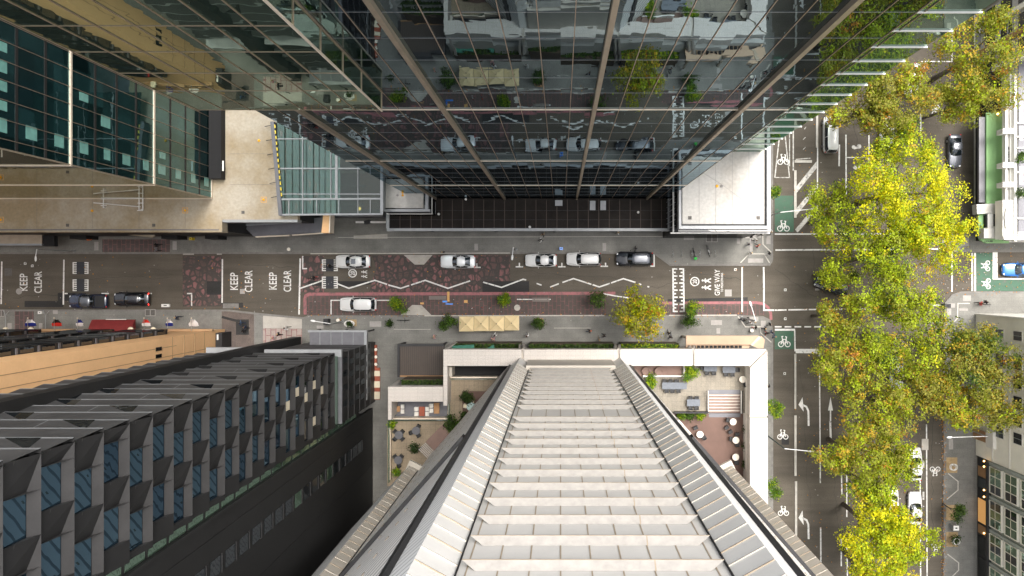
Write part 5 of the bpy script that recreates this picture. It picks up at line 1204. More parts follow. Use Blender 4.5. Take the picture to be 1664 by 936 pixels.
# ================================================================ VEHICLES
def subsurf(o, n=2):
    m = o.modifiers.new('smooth', 'SUBSURF'); m.levels = n; m.render_levels = n; return o
def make_car(name, label, L, W, kind, paint, glass_roof=False, group=None, rails=False):
    """built facing -X, nose at -L/2"""
    t = thing(name, label, 'car' if kind != 'van' else 'van', (0, 0, 0), 0, group)
    P_ = dict(sedan=dict(zh=.92, zt=.98, zr=1.44, ws=(-.62, -.02), rs=(1.05, 1.72), hood=-.62),
              suv=dict(zh=1.02, zt=1.10, zr=1.70, ws=(-.85, -.35), rs=(1.95, 2.28), hood=-.9),
              hatch=dict(zh=.95, zt=1.05, zr=1.50, ws=(-.75, -.2), rs=(1.35, 1.85), hood=-.8),
              van=dict(zh=1.1, zt=1.2, zr=1.95, ws=(-1.75, -1.1), rs=(2.2, 2.45), hood=-1.8),
              ute=dict(zh=1.05, zt=1.12, zr=1.75, ws=(-1.0, -.5), rs=(.75, 1.05), hood=-1.0))[kind]
    w = W / 2; h = L / 2
    st = [(-h, .62, .38, .62), (-h + .12, .82, .25, .72), (-h + .5, .95, .22, .82), (-h + 1.2, 1.0, .22, P_['zh'] - .02), (P_['ws'][0], 1.0, .22, P_['zh'] + .02), (.3, 1.0, .22, P_['zt']), (h - 1.3, 1.0, .22, P_['zt']), (h - .5, .96, .25, P_['zt'] - .03), (h - .1, .86, .3, P_['zt'] - .10), (h, .72, .42, P_['zt'] - .25)]
    b = MB(); vs = []
    for x, f, z0, z1 in st:
        ww = w * f
        vs += [(x, -ww * .86, z0), (x, -ww, z0 + .18), (x, -ww, (z0 + z1) / 2 + .1), (x, -ww * .95, z1 - .06), (x, -ww * .80, z1), (x, 0, z1 + .045), (x, ww * .80, z1), (x, ww * .95, z1 - .06), (x, ww, (z0 + z1) / 2 + .1), (x, ww, z0 + .18), (x, ww * .86, z0)]
    n = 11; fs = []
    for i in range(len(st) - 1):
        for j in range(n - 1): fs.append((i * n + j, (i + 1) * n + j, (i + 1) * n + j + 1, i * n + j + 1))
        fs.append((i * n + n - 1, (i + 1) * n + n - 1, (i + 1) * n, i * n))
    fs += [tuple(range(n)), tuple(range((len(st) - 1) * n + n - 1, (len(st) - 1) * n - 1, -1))]
    b.add(vs, fs); subsurf(b.build('body', paint, t, True, False), 2)
    # glasshouse
    zb, zr = P_['zt'] - .06, P_['zr']; (a0, a1), (r0, r1) = P_['ws'], P_['rs']
    lo = [(a0, -.74 * w), (a0 - .14, -.35 * w), (a0 - .18, 0), (a0 - .14, .35 * w), (a0, .74 * w), (a0 + .5, .90 * w), (.4, .93 * w), (r1 - .5, .90 * w), (r1, .72 * w), (r1 + .06, 0), (r1, -.72 * w), (r1 - .5, -.90 * w), (.4, -.93 * w), (a0 + .5, -.90 * w)]
    hi = [(a1, -.62 * w), (a1 - .07, -.3 * w), (a1 - .09, 0), (a1 - .07, .3 * w), (a1, .62 * w), (a1 + .3, .70 * w), (.4, .72 * w), (r0 - .3, .70 * w), (r0, .60 * w), (r0 + .05, 0), (r0, -.60 * w), (r0 - .3, -.70 * w), (.4, -.72 * w), (a1 + .3, -.70 * w)]
    m = len(lo); b = MB()
    b.add([(x, y, zb) for x, y in lo] + [(x, y, zr - .03) for x, y in hi], [(i, (i + 1) % m, m + (i + 1) % m, m + i) for i in range(m)] + [tuple(range(m, 2 * m))])
    b.build('window_glass', 'car_glass', t, True, False)
    hi2 = [(x * 1.0 + (.03 if x < .4 else -.02), y * 1.02) for x, y in hi]
    b = MB(); cx = sum(x for x, y in hi2) / m
    b.add([(x, y, zr - .035) for x, y in hi2] + [((x - cx) * .97 + cx, y * .93, zr + .005) for x, y in hi2] + [((x - cx) * .6 + cx, y * .55, zr + .04) for x, y in hi2] + [(cx, 0, zr + .05)],
          [(i, (i + 1) % m, m + (i + 1) % m, m + i) for i in range(m)] + [(m + i, m + (i + 1) % m, 2 * m + (i + 1) % m, 2 * m + i) for i in range(m)] + [(2 * m + i, 2 * m + (i + 1) % m, 3 * m) for i in range(m)])
    b.build('roof', paint, t, True, False)
    for s in (-1, 1):                                    # pillars
        for (xa, ya), (xb, yb) in (((a0, .75 * w), (a1, .63 * w)), ((.45, .935 * w), (.45, .725 * w)), ((r1, .73 * w), (r0, .61 * w))):
            b = MB(); b.tube([(xa, s * ya, zb), (xb, s * yb, zr - .02)], .035, 6); b.build('pillar', paint, t, True, False)
        b = MB(); b.cbox(a0 + .28, s * (w + .10), zb + .05, .14, .24, .15, s * .15); subsurf(b.build('mirror', paint, t, True, False), 1)
        b = MB(); b.cbox(-h + .23, s * w * .66, .70, .34, .34, .14, s * .5); subsurf(b.build('headlight', 'headlight', t, True, False), 1)
        b = MB(); b.cbox(h - .12, s * w * .74, P_['zt'] - .19, .20, .36, .17, -s * .35); subsurf(b.build('tail_light', 'tail_red', t, True, False), 1)
        for x in (-h + .92, h - .95):
            b = MB(); b.tube([(x, s * (w - .22), .33), (x, s * (w + .01), .33)], .33, 16); wh = b.build('wheel', 'tyre', t, True, False)
            b = MB(); b.tube([(x, s * (w + .011), .33), (x, s * (w + .02), .33)], .2, 12); b.build('rim', 'rim', wh, True, False)
        if rails:
            b = MB(); b.tube([(a1 + .35, s * .62 * w, zr + .09), (r0 - .25, s * .62 * w, zr + .09)], .025, 6); b.build('roof_rail', 'rim', t, True, False)
    b = MB(); b.cbox(-h + .02, 0, .5, .03, .42, .12); b.build('number_plate', 'plate', t, False, False)
    b = MB(); b.cbox(-h + .07, 0, .62, .1, .7, .12); b.build('grille', 'black_plastic', t, False, False)
    b = MB(); b.tube([(a0 - .05, -.5 * w, zb + .03), (a0 - .10, .1 * w, zb + .06)], .014, 5); b.build('wiper', 'black_plastic', t, False, False)
    if kind in ('sedan', 'hatch', 'suv'):                 # shut line of the bonnet
        b = MB(); b.tube([(-h + .42, -.62 * w, P_['zh'] - .15), (P_['ws'][0] - .2, -.78 * w, P_['zh'] + .0)], .012, 4); b.tube([(-h + .42, .62 * w, P_['zh'] - .15), (P_['ws'][0] - .2, .78 * w, P_['zh'] + .0)], .012, 4); b.build('bonnet_gap', 'black_plastic', t, False, False)
    if glass_roof:
        b = MB(); b.cbox((a1 + .45), 0, zr + .032, .62, .8 * w, .05); b.build('sunroof', 'car_glass', t, False, False)
    if kind == 'ute':
        b = MB(); b.cbox(1.75, 0, 1.14, 1.25, W * .80, .08); b.build('tray_cover', 'black_plastic', t, False, False)
        b = MB(); b.tube([(1.1, -w * .8, 1.2), (1.15, -w * .6, 1.6), (1.15, w * .6, 1.6), (1.1, w * .8, 1.2)], .05, 6); b.build('sports_bar', 'black_plastic', t, False, False)
    return t
def park(t, px, py, deg=0, z=.0):
    c = P(px, py, .7); t.location = (c.x, c.y, z); t.rotation_euler = (0, 0, R(deg)); return t
PG = 'cars parked along the north kerb'
park(make_car('parked_car', 'white car with a glass roof panel parked on the speed hump stencil', 4.75, 1.86, 'hatch', 'car_white', True, PG), 573.5, 425)
park(make_car('parked_car', 'silver sedan parked on the pink painted road beside the pale kerb ramp', 4.75, 1.86, 'sedan', 'car_silver', False, PG), 744, 425)
park(make_car('parked_car', 'white sedan parked just right of the pink painted road', 4.3, 1.82, 'sedan', 'car_white', False, PG), 879, 423)
park(make_car('parked_car', 'white sport utility wagon parked directly left of the black wagon', 4.7, 1.9, 'suv', 'car_white', False, PG, True), 948.5, 421)
park(make_car('parked_car', 'black sport utility wagon with grey roof parked at the kerb', 5.0, 1.96, 'suv', 'car_black', False, PG, True), 1031, 420.5)
remat([o for o in COL.objects if o.name.startswith('parked_car') and 'black sport' in o.get('label', '')][0], 'roof', 'car_grey')
park(make_car('parked_van', 'white people carrier parked in the pink brick bay', 5.0, 1.95, 'suv', 'car_white', False, 'vehicles in the brick bay'), 582, 494.5)
ute = park(make_car('parked_car', 'dark blue double cab pickup parked behind the black hatchback', 5.3, 1.95, 'ute', 'car_navy', False, 'dark cars at the south kerb'), 143.5, 489.5)
remat(ute, 'roof', 'car_grey')
bh = park(make_car('parked_car', 'black hatchback with bright red tail lights at the south kerb', 4.9, 1.9, 'hatch', 'car_black', False, 'dark cars at the south kerb'), 214, 486)
remat(bh, 'tail_light', 'tail_lit')
park(make_car('parked_van', 'white delivery van on the cross street beside the pale kerb', 5.0, 1.95, 'van', 'car_white', False, 'vehicles on the cross street'), 1349, 219, -90)
park(make_car('parked_car', 'bright blue coupe at the right edge in front of the green bike box', 4.5, 1.85, 'sedan', 'car_blue', False, 'vehicles on the cross street'), 1656, 438)
XG = 'vehicles on the cross street'
park(make_car('parked_car', 'white car half hidden by leaves beside the upper right end of the bike lane', 4.5, 1.85, 'sedan', 'car_white', False, XG), 1486, 130, 70)
park(make_car('parked_car', 'white car nose showing below the tree right of the motorbike stencils', 4.5, 1.85, 'sedan', 'car_white', False, XG), 1441, 216, 90)
park(make_car('parked_car', 'white car under the trees, upper one beside the white bay blocks', 4.5, 1.85, 'hatch', 'car_white', False, XG), 1487, 754, -90)
park(make_car('parked_car', 'white car under the trees, lower one beside the white bay blocks', 4.5, 1.85, 'sedan', 'car_white', False, XG), 1487, 826, -90)
park(make_car('parked_car', 'white car buried in the middle of the tree row', 4.3, 1.8, 'hatch', 'car_white', False, XG), 1449, 815, -90)
park(make_car('moving_car', 'black car turning out from under the yellow trees at the crossing', 4.6, 1.85, 'suv', 'car_black', False, XG), 1350, 464, -20)
park(make_car('parked_car', 'grey car on the dark road left of the green awning', 4.5, 1.85, 'sedan', 'car_grey', False, XG), 1552, 245, 90)
park(make_car('parked_car', 'pale car under leaves near the tip of the straight arrow', 4.5, 1.85, 'sedan', 'car_silver', False, XG), 1457, 606, 90)

# ================================================================ TREES AND PLANTS
def crown(name, label, px, py, rpx, z, palette, seed, n=2600, size=.30, trunk_h=None, cat='tree', group=None, sx=1.0, sy=1.0, lobes=None, clump=.28, flat=.62, ground_z=.05):
    """trunk, limbs and a crown of separate leaf faces gathered in uneven clumps"""
    rr = random.Random(seed); k = (H - z) / H / S; r = rpx * k
    c = P(px, py, z); base = Vector((c.x, c.y, ground_z))
    t = thing(name, label, cat, base, 0, group)
    rx, ry, rz_ = r * sx, r * sy, r * flat
    cl = []
    N_ = lobes or 34
    while len(cl) < N_:
        a = rr.uniform(0, 2 * math.pi); u = rr.random() ** .55; zz = rr.uniform(-.55, 1)
        q = Vector((math.cos(a) * u, math.sin(a) * u, zz * (1 - .55 * u * u)))
        wob = 1 + .16 * math.sin(3 * a + seed) + .12 * math.sin(5 * a + 2 * seed)
        cl.append((Vector((c.x + q.x * rx * wob * .86, c.y + q.y * ry * wob * .86, z + q.z * rz_)), r * clump * rr.uniform(.6, 1.3), rr.random()))
    lv = MB(); names = [p[0] for p in palette]; wts = [p[1] for p in palette]
    cw = []
    for q, cr, h_ in cl:                                  # every clump leans to its own mix of leaf colours
        fav = rr.choices(range(len(names)), wts)[0]
        cw.append([w_ + (3.5 if i == fav else 0) for i, w_ in enumerate(wts)])
    tw_ = []                                              # twigs: leaves of one twig share a colour and a direction
    for i in range(max(40, n // 11)):
        j = rr.randrange(len(cl)); q, cr, h_ = cl[j]
        d = Vector((rr.gauss(0, 1), rr.gauss(0, 1), rr.gauss(.15, 1))).normalized()
        d *= cr * (.55 + .5 * rr.random()); d.z *= .8
        tw_.append((q + d, d.normalized(), rr.choices(range(len(names)), cw[j])[0], j))
    sp = size * 1.25
    for i in range(n):
        p0, dn, mi, j = tw_[rr.randrange(len(tw_))]
        p = p0 + Vector((rr.gauss(0, sp), rr.gauss(0, sp), rr.gauss(0, sp * .55)))
        nrm = (dn * .9 + Vector((rr.gauss(0, .38), rr.gauss(0, .38), .35 + rr.gauss(0, .3)))).normalized()
        a = nrm.cross(Vector((rr.gauss(0, 1), rr.gauss(0, 1), .2))).normalized(); bb = nrm.cross(a); s = size * rr.uniform(.55, 1.25)
        f = bb * s * .62
        if rr.random() < .06: mi = rr.choices(range(len(names)), cw[j])[0]
        lv.add([p - a * s * .6, p - f * .75 + a * s * .05, p + a * s * .65, p + f * .75 + a * s * .0], [(0, 1, 2, 3)], mi)
    lv.build('crown', names, t)
    tr = MB(); top = Vector((c.x, c.y, z - rz_ * .1)); tr_r = max(.06, r * .05)
    lean = Vector((rr.uniform(-.1, .1) * r, rr.uniform(-.1, .1) * r, 0))
    mid = base.lerp(top, .5) + lean
    tr.tube([base, mid, top], [tr_r * 1.35, tr_r, tr_r * .6], 8); tr.build('trunk', 'trunk_bark', t, True)
    for q, cr, h_ in cl[:9]:
        lb = MB(); m_ = mid.lerp(q, .5) + Vector((0, 0, .15 * r)); lb.tube([mid.lerp(top, rr.uniform(.0, .8)), m_, q], [tr_r * .5, tr_r * .35, tr_r * .12], 6); lb.build('limb', 'trunk_bark', t, True)
    return t
YEL = [('leaf_yellow', 4), ('leaf_lime', 4), ('leaf_gold', .4), ('leaf_olive', .8)]
LIM = [('leaf_lime', 4.5), ('leaf_yellow', .25), ('leaf_olive', 3), ('leaf_gold', .4), ('leaf_green', .7)]
OLV = [('leaf_olive', 4), ('leaf_lime', 2), ('leaf_gold', 1.3), ('leaf_khaki', 2), ('leaf_orange', .25)]
KHA = [('leaf_khaki', 4), ('leaf_olive', 3), ('leaf_gold', 1.2), ('leaf_lime', 1), ('leaf_orange', .3)]
DRK = [('leaf_olive', 4), ('leaf_green', 2), ('leaf_khaki', 2), ('leaf_gold', .8), ('leaf_orange', .3)]
GRN = [('leaf_green', 4), ('leaf_dark', 2), ('leaf_vivid', 1.5)]
VIV = [('leaf_vivid', 4), ('leaf_lime', 2.5), ('leaf_green', 1)]
DKG = [('leaf_dark', 4), ('leaf_green', 2)]
TG = 'autumn street trees along the cross street'
trees = [
    (1592, 88, 70, 13, OLV, 1.0, 1.25, 5200, 'large olive and gold tree at the top right beside the brown stone building'),
    (1560, 165, 40, 10, OLV, .9, .9, 2000, 'smaller olive tree hanging above the dark road by the green awning'),
    (1462, 150, 54, 13, KHA, 1.1, 1.0, 3600, 'khaki tree touching the glass tower edge with a white car beneath it'),
    (1400, 178, 48, 12, KHA, 1.15, .85, 2600, 'khaki tree right of the white delivery van'),
    (1465, 232, 44, 11, LIM, 1.1, .9, 2300, 'lime tree between the khaki tree and the bright yellow crown'),
    (1462, 312, 84, 14, YEL, 1.05, .85, 6500, 'largest bright yellow tree in the middle of the cross street'),
    (1525, 385, 56, 12, YEL, 1.0, .95, 3200, 'bright yellow tree reaching right towards the curved green awning'),
    (1355, 352, 46, 10, LIM, .95, 1.25, 2600, 'lime green tree over the left lane beside the hatched bars'),
    (1425, 420, 66, 12, LIM, 1.2, .85, 4200, 'lime tree covering the upper crossing line'),
    (1358, 447, 26, 9, LIM, 1.1, .7, 900, 'small lime branch tree above the black turning car'),
    (1455, 492, 58, 12, LIM, 1.15, .8, 3400, 'lime tree in the middle of the intersection'),
    (1365, 520, 40, 11, OLV, 1.05, .8, 2000, 'olive tree left on the lower crossing line'),
    (1470, 556, 62, 13, LIM, 1.0, .9, 3600, 'lime tree just above the left edge of the cream office'),
    (1375, 597, 50, 12, OLV, 1.0, 1.05, 2900, 'olive tree touching the wide white stop bar'),
    (1570, 578, 62, 12, DRK, 1.0, .85, 4200, 'dark olive tree against the corner of the cream office'),
    (1605, 645, 62, 12, KHA, 1.0, .9, 3800, 'khaki tree hiding the office windows'),
    (1515, 630, 60, 12, KHA, 1.0, 1.0, 3400, 'khaki tree right of the pale car in the tree row'),
    (1425, 660, 64, 12, OLV, .95, 1.1, 3800, 'olive tree right of the straight white arrow'),
    (1460, 745, 40, 11, LIM, 1.0, 1.2, 1900, 'lime tree left of the upper white car'),
    (1400, 745, 58, 12, OLV, 1.2, .8, 3400, 'gold olive tree below the straight arrow'),
    (1420, 800, 46, 11, LIM, 1.1, .8, 2200, 'lime tree just left of the lower white car'),
    (1432, 868, 60, 13, YEL, 1.0, .95, 4200, 'yellow lime tree near the lower edge of the picture'),
    (1480, 880, 40, 11, LIM, 1.0, 1.1, 2200, 'lime tree overhanging the right bike lane near the lower edge'),
    (1430, 950, 64, 13, YEL, 1.0, .9, 3000, 'yellow lime tree cut by the lower edge of the picture'),
]
for i, (x, y, r, z, pal, sx, sy, n, lab) in enumerate(trees):
    crown('plane_tree', lab, x, y, r * 1.12, z, pal, 100 + i, int(n * 2.7), .215, None, 'tree', TG, sx, sy, 22 if r < 50 else 34)
SM = 'small street trees and shrubs'
crown('plane_tree', 'gold green tree standing alone over the footpath of the narrow street', 1039, 513, 46, 9, OLV + [('leaf_yellow', 1.5)], 301, 6500, .21, None, 'tree', None, 1.0, .92, 34)
for i, (x, y, r, z, pal, lab, zz) in enumerate((
        (648, 496, 13.5, 2.6, VIV, 'bright green street shrub beside the white people carrier', .05), (820.5, 487.5, 9, 2.2, VIV, 'round green shrub between the brick lines and the bench', .05),
        (971, 485, 13.5, 3, GRN, 'dark green shrub left of the gold green tree', .05), (1127, 500, 10.5, 2.4, VIV, 'vivid green round shrub beside the toothed crossing', .05),
        (1121, 522, 11, 2.6, GRN, 'dark shrub on the footpath below the vivid round shrub', .12), (728.5, 525, 12.5, 2.8, GRN, 'dark green shrub left of the cream umbrellas', .12),
        (876, 524.5, 8, 2.2, GRN, 'narrow green shrub in a timber box right of the umbrellas', .12), (1555, 832, 14, 4, GRN, 'round dark green tree in a gravel bed on the right footpath', .12),
        (1258.5, 662, 15, 6, VIV, 'green tree beside the white terrace beam above the left turn arrow', .12), (1258, 795, 13, 6, VIV, 'green tree beside the white terrace beam near its lower end', .12),
        (1257, 312, 9, 4, VIV, 'small tree beside the white roofed annex', .12), (1122, 606, 12, 10.8, VIV, 'bright green bush at the terrace corner', 9.5), (1058, 622, 10, 10.4, VIV, 'leafy bush against the tower edge on the tile terrace', 9.5),
        (737, 690, 17, 10.4, GRN, 'large dark bush on the lower left terrace', 8.8), (674, 728, 7, 9.8, DKG, 'small bush beside the slatted pergola', 8.8), (636.5, 689, 4.5, 9.5, VIV, 'tiny clipped bush in the corner of the lower left terrace', 8.8),
        (759, 645, 9, 9.9, DKG, 'dark bush beside the glass topped table', 8.95), (755, 677, 5, 9.6, DKG, 'small dark bush below the glass topped table', 8.95),
        (643, 769, 4, 9.5, VIV, 'tiny bush at the low end of the left terrace', 8.8), (1107, 674, 5, 9.2, VIV, 'left clipped bush along the deck wall', 8.6), (1121, 675, 6, 9.2, GRN, 'middle clipped bush along the deck wall', 8.6), (1139, 675, 5, 9.2, VIV, 'right clipped bush along the deck wall', 8.6),
        (1214, 697, 6, 9.2, DKG, 'upper dark shrub in the trough behind the deck', 8.3), (1214, 726, 6, 9.2, DKG, 'middle dark shrub in the trough behind the deck', 8.3), (1214, 755, 6, 9.2, DKG, 'lower dark shrub in the trough behind the deck', 8.3),
        (1213, 652, 4, 9.0, GRN, 'small shrub in a round pot right of the terrace stairs', 8.3), (632, 526, 4, 1.6, DKG, 'low plant in the oval planter', .7), (1554, 877, 5, 1.5, DKG, 'low plant in the hoop sculpture bed', .12))):
    crown('shrub', lab, x, y, r * 1.06, z, pal, 400 + i, 1500 if r > 7 else 500, .15, None, 'shrub', SM, 1, 1, 14, .4, .8, zz)
def hedge(x0, y0, x1, y1, z0, z1, lab, pal, seed, n):
    rr = random.Random(seed); t = thing('hedge', lab, 'hedge', (*P((x0 + x1) / 2, (y0 + y1) / 2, z1)[:2], z0), 0, 'hedges along the white terrace beams')
    a, c = P(x0, y0, z1), P(x1, y1, z1); lv = MB()
    for i in range(n):
        p = Vector((rr.uniform(a.x, c.x), rr.uniform(c.y, a.y), z1 - abs(rr.gauss(0, .35)) + .25 * math.sin(rr.uniform(0, 6))))
        nr = Vector((rr.gauss(0, .6), rr.gauss(0, .6), 1)).normalized(); u = nr.cross(Vector((rr.gauss(0, 1), rr.gauss(0, 1), 0))).normalized(); w_ = nr.cross(u); s = rr.uniform(.08, .2)
        lv.add([p - u * s, p - w_ * s * .7, p + u * s, p + w_ * s * .7], [(0, 1, 2, 3)], rr.randrange(len(pal)))
    lv.build('leaves', pal, t)
    b = MB(); b.box(a.x, c.x, c.y - .05, a.y + .05, z0, z1 - .5); b.build('planter_box', 'soil', t)
hedge(735, 559, 846, 568, .12, 4.2, 'left hedge behind the green tarpaulins', ['leaf_dark', 'leaf_green'], 1, 900)
hedge(860, 559.5, 998, 568, .12, 4.2, 'long middle hedge below the white tower front', ['leaf_dark', 'leaf_green', 'leaf_green'], 2, 1100)
hedge(1010, 559.5, 1104, 568, .12, 4.2, 'brighter right hedge beside the tan corner canopy', ['leaf_green', 'leaf_vivid', 'leaf_lime'], 3, 800)
hedge(652, 618, 719, 629, 5, 9.0, 'hedge strip below the ribbed pergola', ['leaf_dark', 'leaf_green'], 4, 600)
for i, (pts, lab) in enumerate(((((735, 562), (770, 560), (771, 568), (735, 568)), 'left green tarpaulin on the hedge'), (((790, 567), (802, 560), (804, 568), (790, 568.3)), 'small pointed green tarpaulin on the hedge'))):
    b = MB(); q = [P(*p, 4.6) for p in pts]; b.add(q + [v + Vector((0, 0, -.25)) for v in q], [(0, 3, 2, 1), (4, 5, 6, 7), (0, 1, 5, 4), (1, 2, 6, 5), (2, 3, 7, 6), (3, 0, 4, 7)]); tag(b.build('tarpaulin', 'tarp_green'), lab, 'tarpaulin', 'green tarpaulins')

# ================================================================ STREET FURNITURE
def umbrella(x0, y0, x1, y1, lab):
    t = thing('umbrella', lab, 'umbrella', (*P((x0 + x1) / 2, (y0 + y1) / 2, 2.7)[:2], .12), 0, 'row of cream umbrellas')
    a, c = P(x0, y0, 2.6), P(x1, y1, 2.6); m = Vector(((a.x + c.x) / 2, (a.y + c.y) / 2, 3.05)); b = MB(); N_ = 6
    cs = [Vector((a.x, a.y, 2.6)), Vector((c.x, a.y, 2.6)), Vector((c.x, c.y, 2.6)), Vector((a.x, c.y, 2.6))]
    for i in range(4):
        p, q = cs[i], cs[(i + 1) % 4]; prev = None
        for j in range(N_ + 1):
            e = p.lerp(q, j / N_); e.z -= .08 * math.sin(math.pi * j / N_); mid_ = e.lerp(m, .5); mid_.z -= .05 * math.sin(math.pi * j / N_)
            if prev: b.add([prev[0], e, mid_, prev[1]], [(0, 1, 2, 3)]); b.add([prev[1], mid_, m], [(0, 1, 2)]); b.add([prev[0] + Vector((0, 0, -.18)), e + Vector((0, 0, -.18)), e, prev[0]], [(0, 1, 2, 3)])
            prev = (e, mid_)
    b.build('canopy', 'umbrella_cloth', t)
    b = MB(); b.tube([(m.x, m.y, .12), (m.x, m.y, 3.1)], .04, 8); b.build('pole', 'pole_dark', t)
    b = MB(); b.lathe([(.07, 0), (.07, .06), (.03, .1)], (m.x, m.y, 3.04), 10); b.build('cap', 'black_plastic', t)
    b = MB(); b.lathe([(.38, 0), (.38, .08), (.06, .14)], (m.x, m.y, .12), 14); b.build('base', 'black_plastic', t)
for i, (x0, x1, dy) in enumerate(((746, 769.5, .6), (770.3, 794, 0), (795, 819, 0), (819.6, 843.5, -1))):
    umbrella(x0, 513.8 + dy, x1, 538 + dy, ['cream square umbrella at the left end of the row of four', 'second cream umbrella from the left', 'third cream umbrella from the left', 'cream umbrella at the right end, nearest the boxed shrub'][i])
def lamp(name, base, top, arm, ztop, lab, dark=False, headrot=None):
    t = thing(name, lab, 'street lamp', (base[0], base[1], .12), 0, 'street lamps')
    b = MB(); b.tube([(base[0], base[1], .12), (base[0], base[1], ztop)], [.10, .055], 8); b.build('pole', 'pole_dark' if dark else 'pole_metal', t)
    b = MB(); b.tube([(base[0], base[1], ztop), (arm[0], arm[1], ztop + .25)], .045, 8); b.build('arm', 'lamp_head', t)
    d = Vector((arm[0] - base[0], arm[1] - base[1])).normalized(); an = math.atan2(d.y, d.x)
    b = MB(); b.cbox(arm[0] + d.x * .35, arm[1] + d.y * .35, ztop + .25, .9, .34, .12, an); subsurf(b.build('lamp_head', 'lamp_head', t, True), 1)
    b = MB(); b.lathe([(.2, 0), (.2, .12), (.12, .2)], (base[0], base[1], .12), 10); b.build('base', 'pole_metal', t)
def lmp(top, arm, z, lab, dark=False):
    c = P(*top, z); a = P(*arm, z); lamp('street_lamp', (c.x, c.y), None, (a.x, a.y), z, lab, dark)
lmp((1275, 729), (1314, 732.5), 9, 'tall lamp reaching out from the white terrace beam over the bike lane', True)
lmp((1269, 345), (1317, 340), 9, 'tall lamp over the hatched bars beside the white roofed annex')
lmp((1604, 709), (1546, 710), 9, 'tall lamp reaching from the cream office over the right footpath')
lmp((1228, 521), (1220.5, 498), 8, 'lamp at the lower corner over the end of the pink line')
lmp((834, 402), (833, 414), 7, 'short lamp beside the gap between the silver and the white sedan')
lmp((60, 405), (60, 416), 8, 'short lamp over the leftmost words on the road')
lmp((537, 526), (514, 522), 6, 'lamp beside the grey street canopy of the black hotel')
# flags on poles from the tan hotel
def flag(x, lab, m1, m2, w=1.0):
    t = thing('flag', lab, 'flag', (*P(x, 540, 4.5)[:2], 4.5), 0, 'flags over the tan hotel door')
    a = Vector((U(x, 4.6), ty + .02, 4.6)); e = Vector((U(x, 6.2), V(517, 6.2), 6.2))
    b = MB(); b.tube([a, e], .03, 6); b.build('pole', 'pole_metal', t)
    b = MB(); b.ball(tuple(e), .09, 6); b.build('finial', 'pale_gold', t)
    b = MB(); b2 = MB(); n = 6; rows_ = []
    for i in range(n + 1):
        p = e.lerp(a, .12 + .5 * i / n); rows_.append([p + Vector((((j / 4) - .35) * .9 * w * (.35 + .65 * i / n) + .08 * math.sin(i * 1.3 + j), .03 * math.sin(j * 2 + i), -.55 * j / 4 - .1 * i / n)) for j in range(5)])
    for i in range(n):
        for j in range(4): (b if i < 3 else b2).add([rows_[i][j], rows_[i][j + 1], rows_[i + 1][j + 1], rows_[i + 1][j]], [(0, 1, 2, 3)])
    b.build('upper_cloth', m1, t); b2.build('lower_cloth', m2, t)
flag(45, 'leftmost flag, white and red over deep blue', 'flag_white', 'flag_blue', 1.4)
flag(88, 'flag of red below black cloth', 'cloth_black', 'flag_red', 1.2)
flag(126, 'small blue and white flag left of the wide red awning', 'flag_blue', 'flag_white', .8)
flag(234, 'red and white flag right of the wide red awning', 'flag_red', 'flag_white', 1.1)
flag(272, 'white flag with blue lower half', 'flag_white', 'flag_blue', .9)
flag(311, 'plain white flag nearest the laneway', 'flag_white', 'flag_white', 1.3)
for x, lab in ((9, 'round cream wall lamp furthest left on the tan hotel'), (50, 'round cream wall lamp below the leftmost flag'), (212, 'round cream wall lamp at the right end of the wide red awning'), (249, 'round cream wall lamp between two flags')):
    t = thing('wall_lamp', lab, 'wall lamp', (*P(x, 536, 5)[:2], 4.5), 0, 'round wall lamps of the tan hotel'); c = P(x, 536, 5.2)
    b = MB(); b.lathe([(.05, -.1), (.34, 0), (.38, .1), (.3, .24), (.05, .3)], (c.x, c.y, 5.1), 16); b.build('globe', 'cream', t)
    b = MB(); b.tube([(c.x, c.y, 5.0), (c.x, ty + .02, 4.7)], .05, 6); b.build('bracket', 'pale_gold', t)
# benches, planters, bins, hoops
def bench(x, y, w, h, z, lab, m='bench_grey'):
    t = thing('bench', lab, 'bench', (*P(x, y, z)[:2], .05), 0, 'street benches'); c = P(x, y, .5)
    for j in range(4):
        b = MB(); b.cbox(c.x, c.y + (j - 1.5) * h / S / 4, .47, w / S, h / S / 4 - .03, .06); b.build('slat', m, t)
    for s in (-1, 1):
        b = MB(); b.cbox(c.x + s * w / S * .38, c.y, .25, .12, h / S * .9, .38); b.build('leg', 'dark_metal', t)
bench(711, 484, 28, 6, .5, 'long grey bench beside the orange chalk mark'); bench(879, 487, 28, 6.5, .5, 'long brown bench right of the round green shrub')
t = thing('oval_planter', 'white oval planter on the pale gravel pad near the grey canopy', 'planter', (*P(632, 526)[:2], .12)); t.location = (*P(568, 526)[:2], .12)
b = MB(); c = P(568, 526, .6); prof = [(.1, 0), (.55, .02), (.72, .5), (.74, .62), (.58, .62), (.56, .5), (.02, .48)]
b.lathe(prof, (0, 0, 0), 18); b.v = [(c.x + x * 1.0, c.y + y * .62, .12 + z) for x, y, z in b.v]; b.build('bowl', 'planter_white', t)
b = MB(); b.disc(c.x, c.y, .32, .66, 14); b.build('soil', 'soil', t)
for i, (x, y) in enumerate(((568, 527),)): crown('shrub', 'dark plant growing in the white oval planter', x, y, 4.5, 1.2, DKG, 480, 220, .14, None, 'shrub', SM, 1, .8, 8, .4, .8, .7)
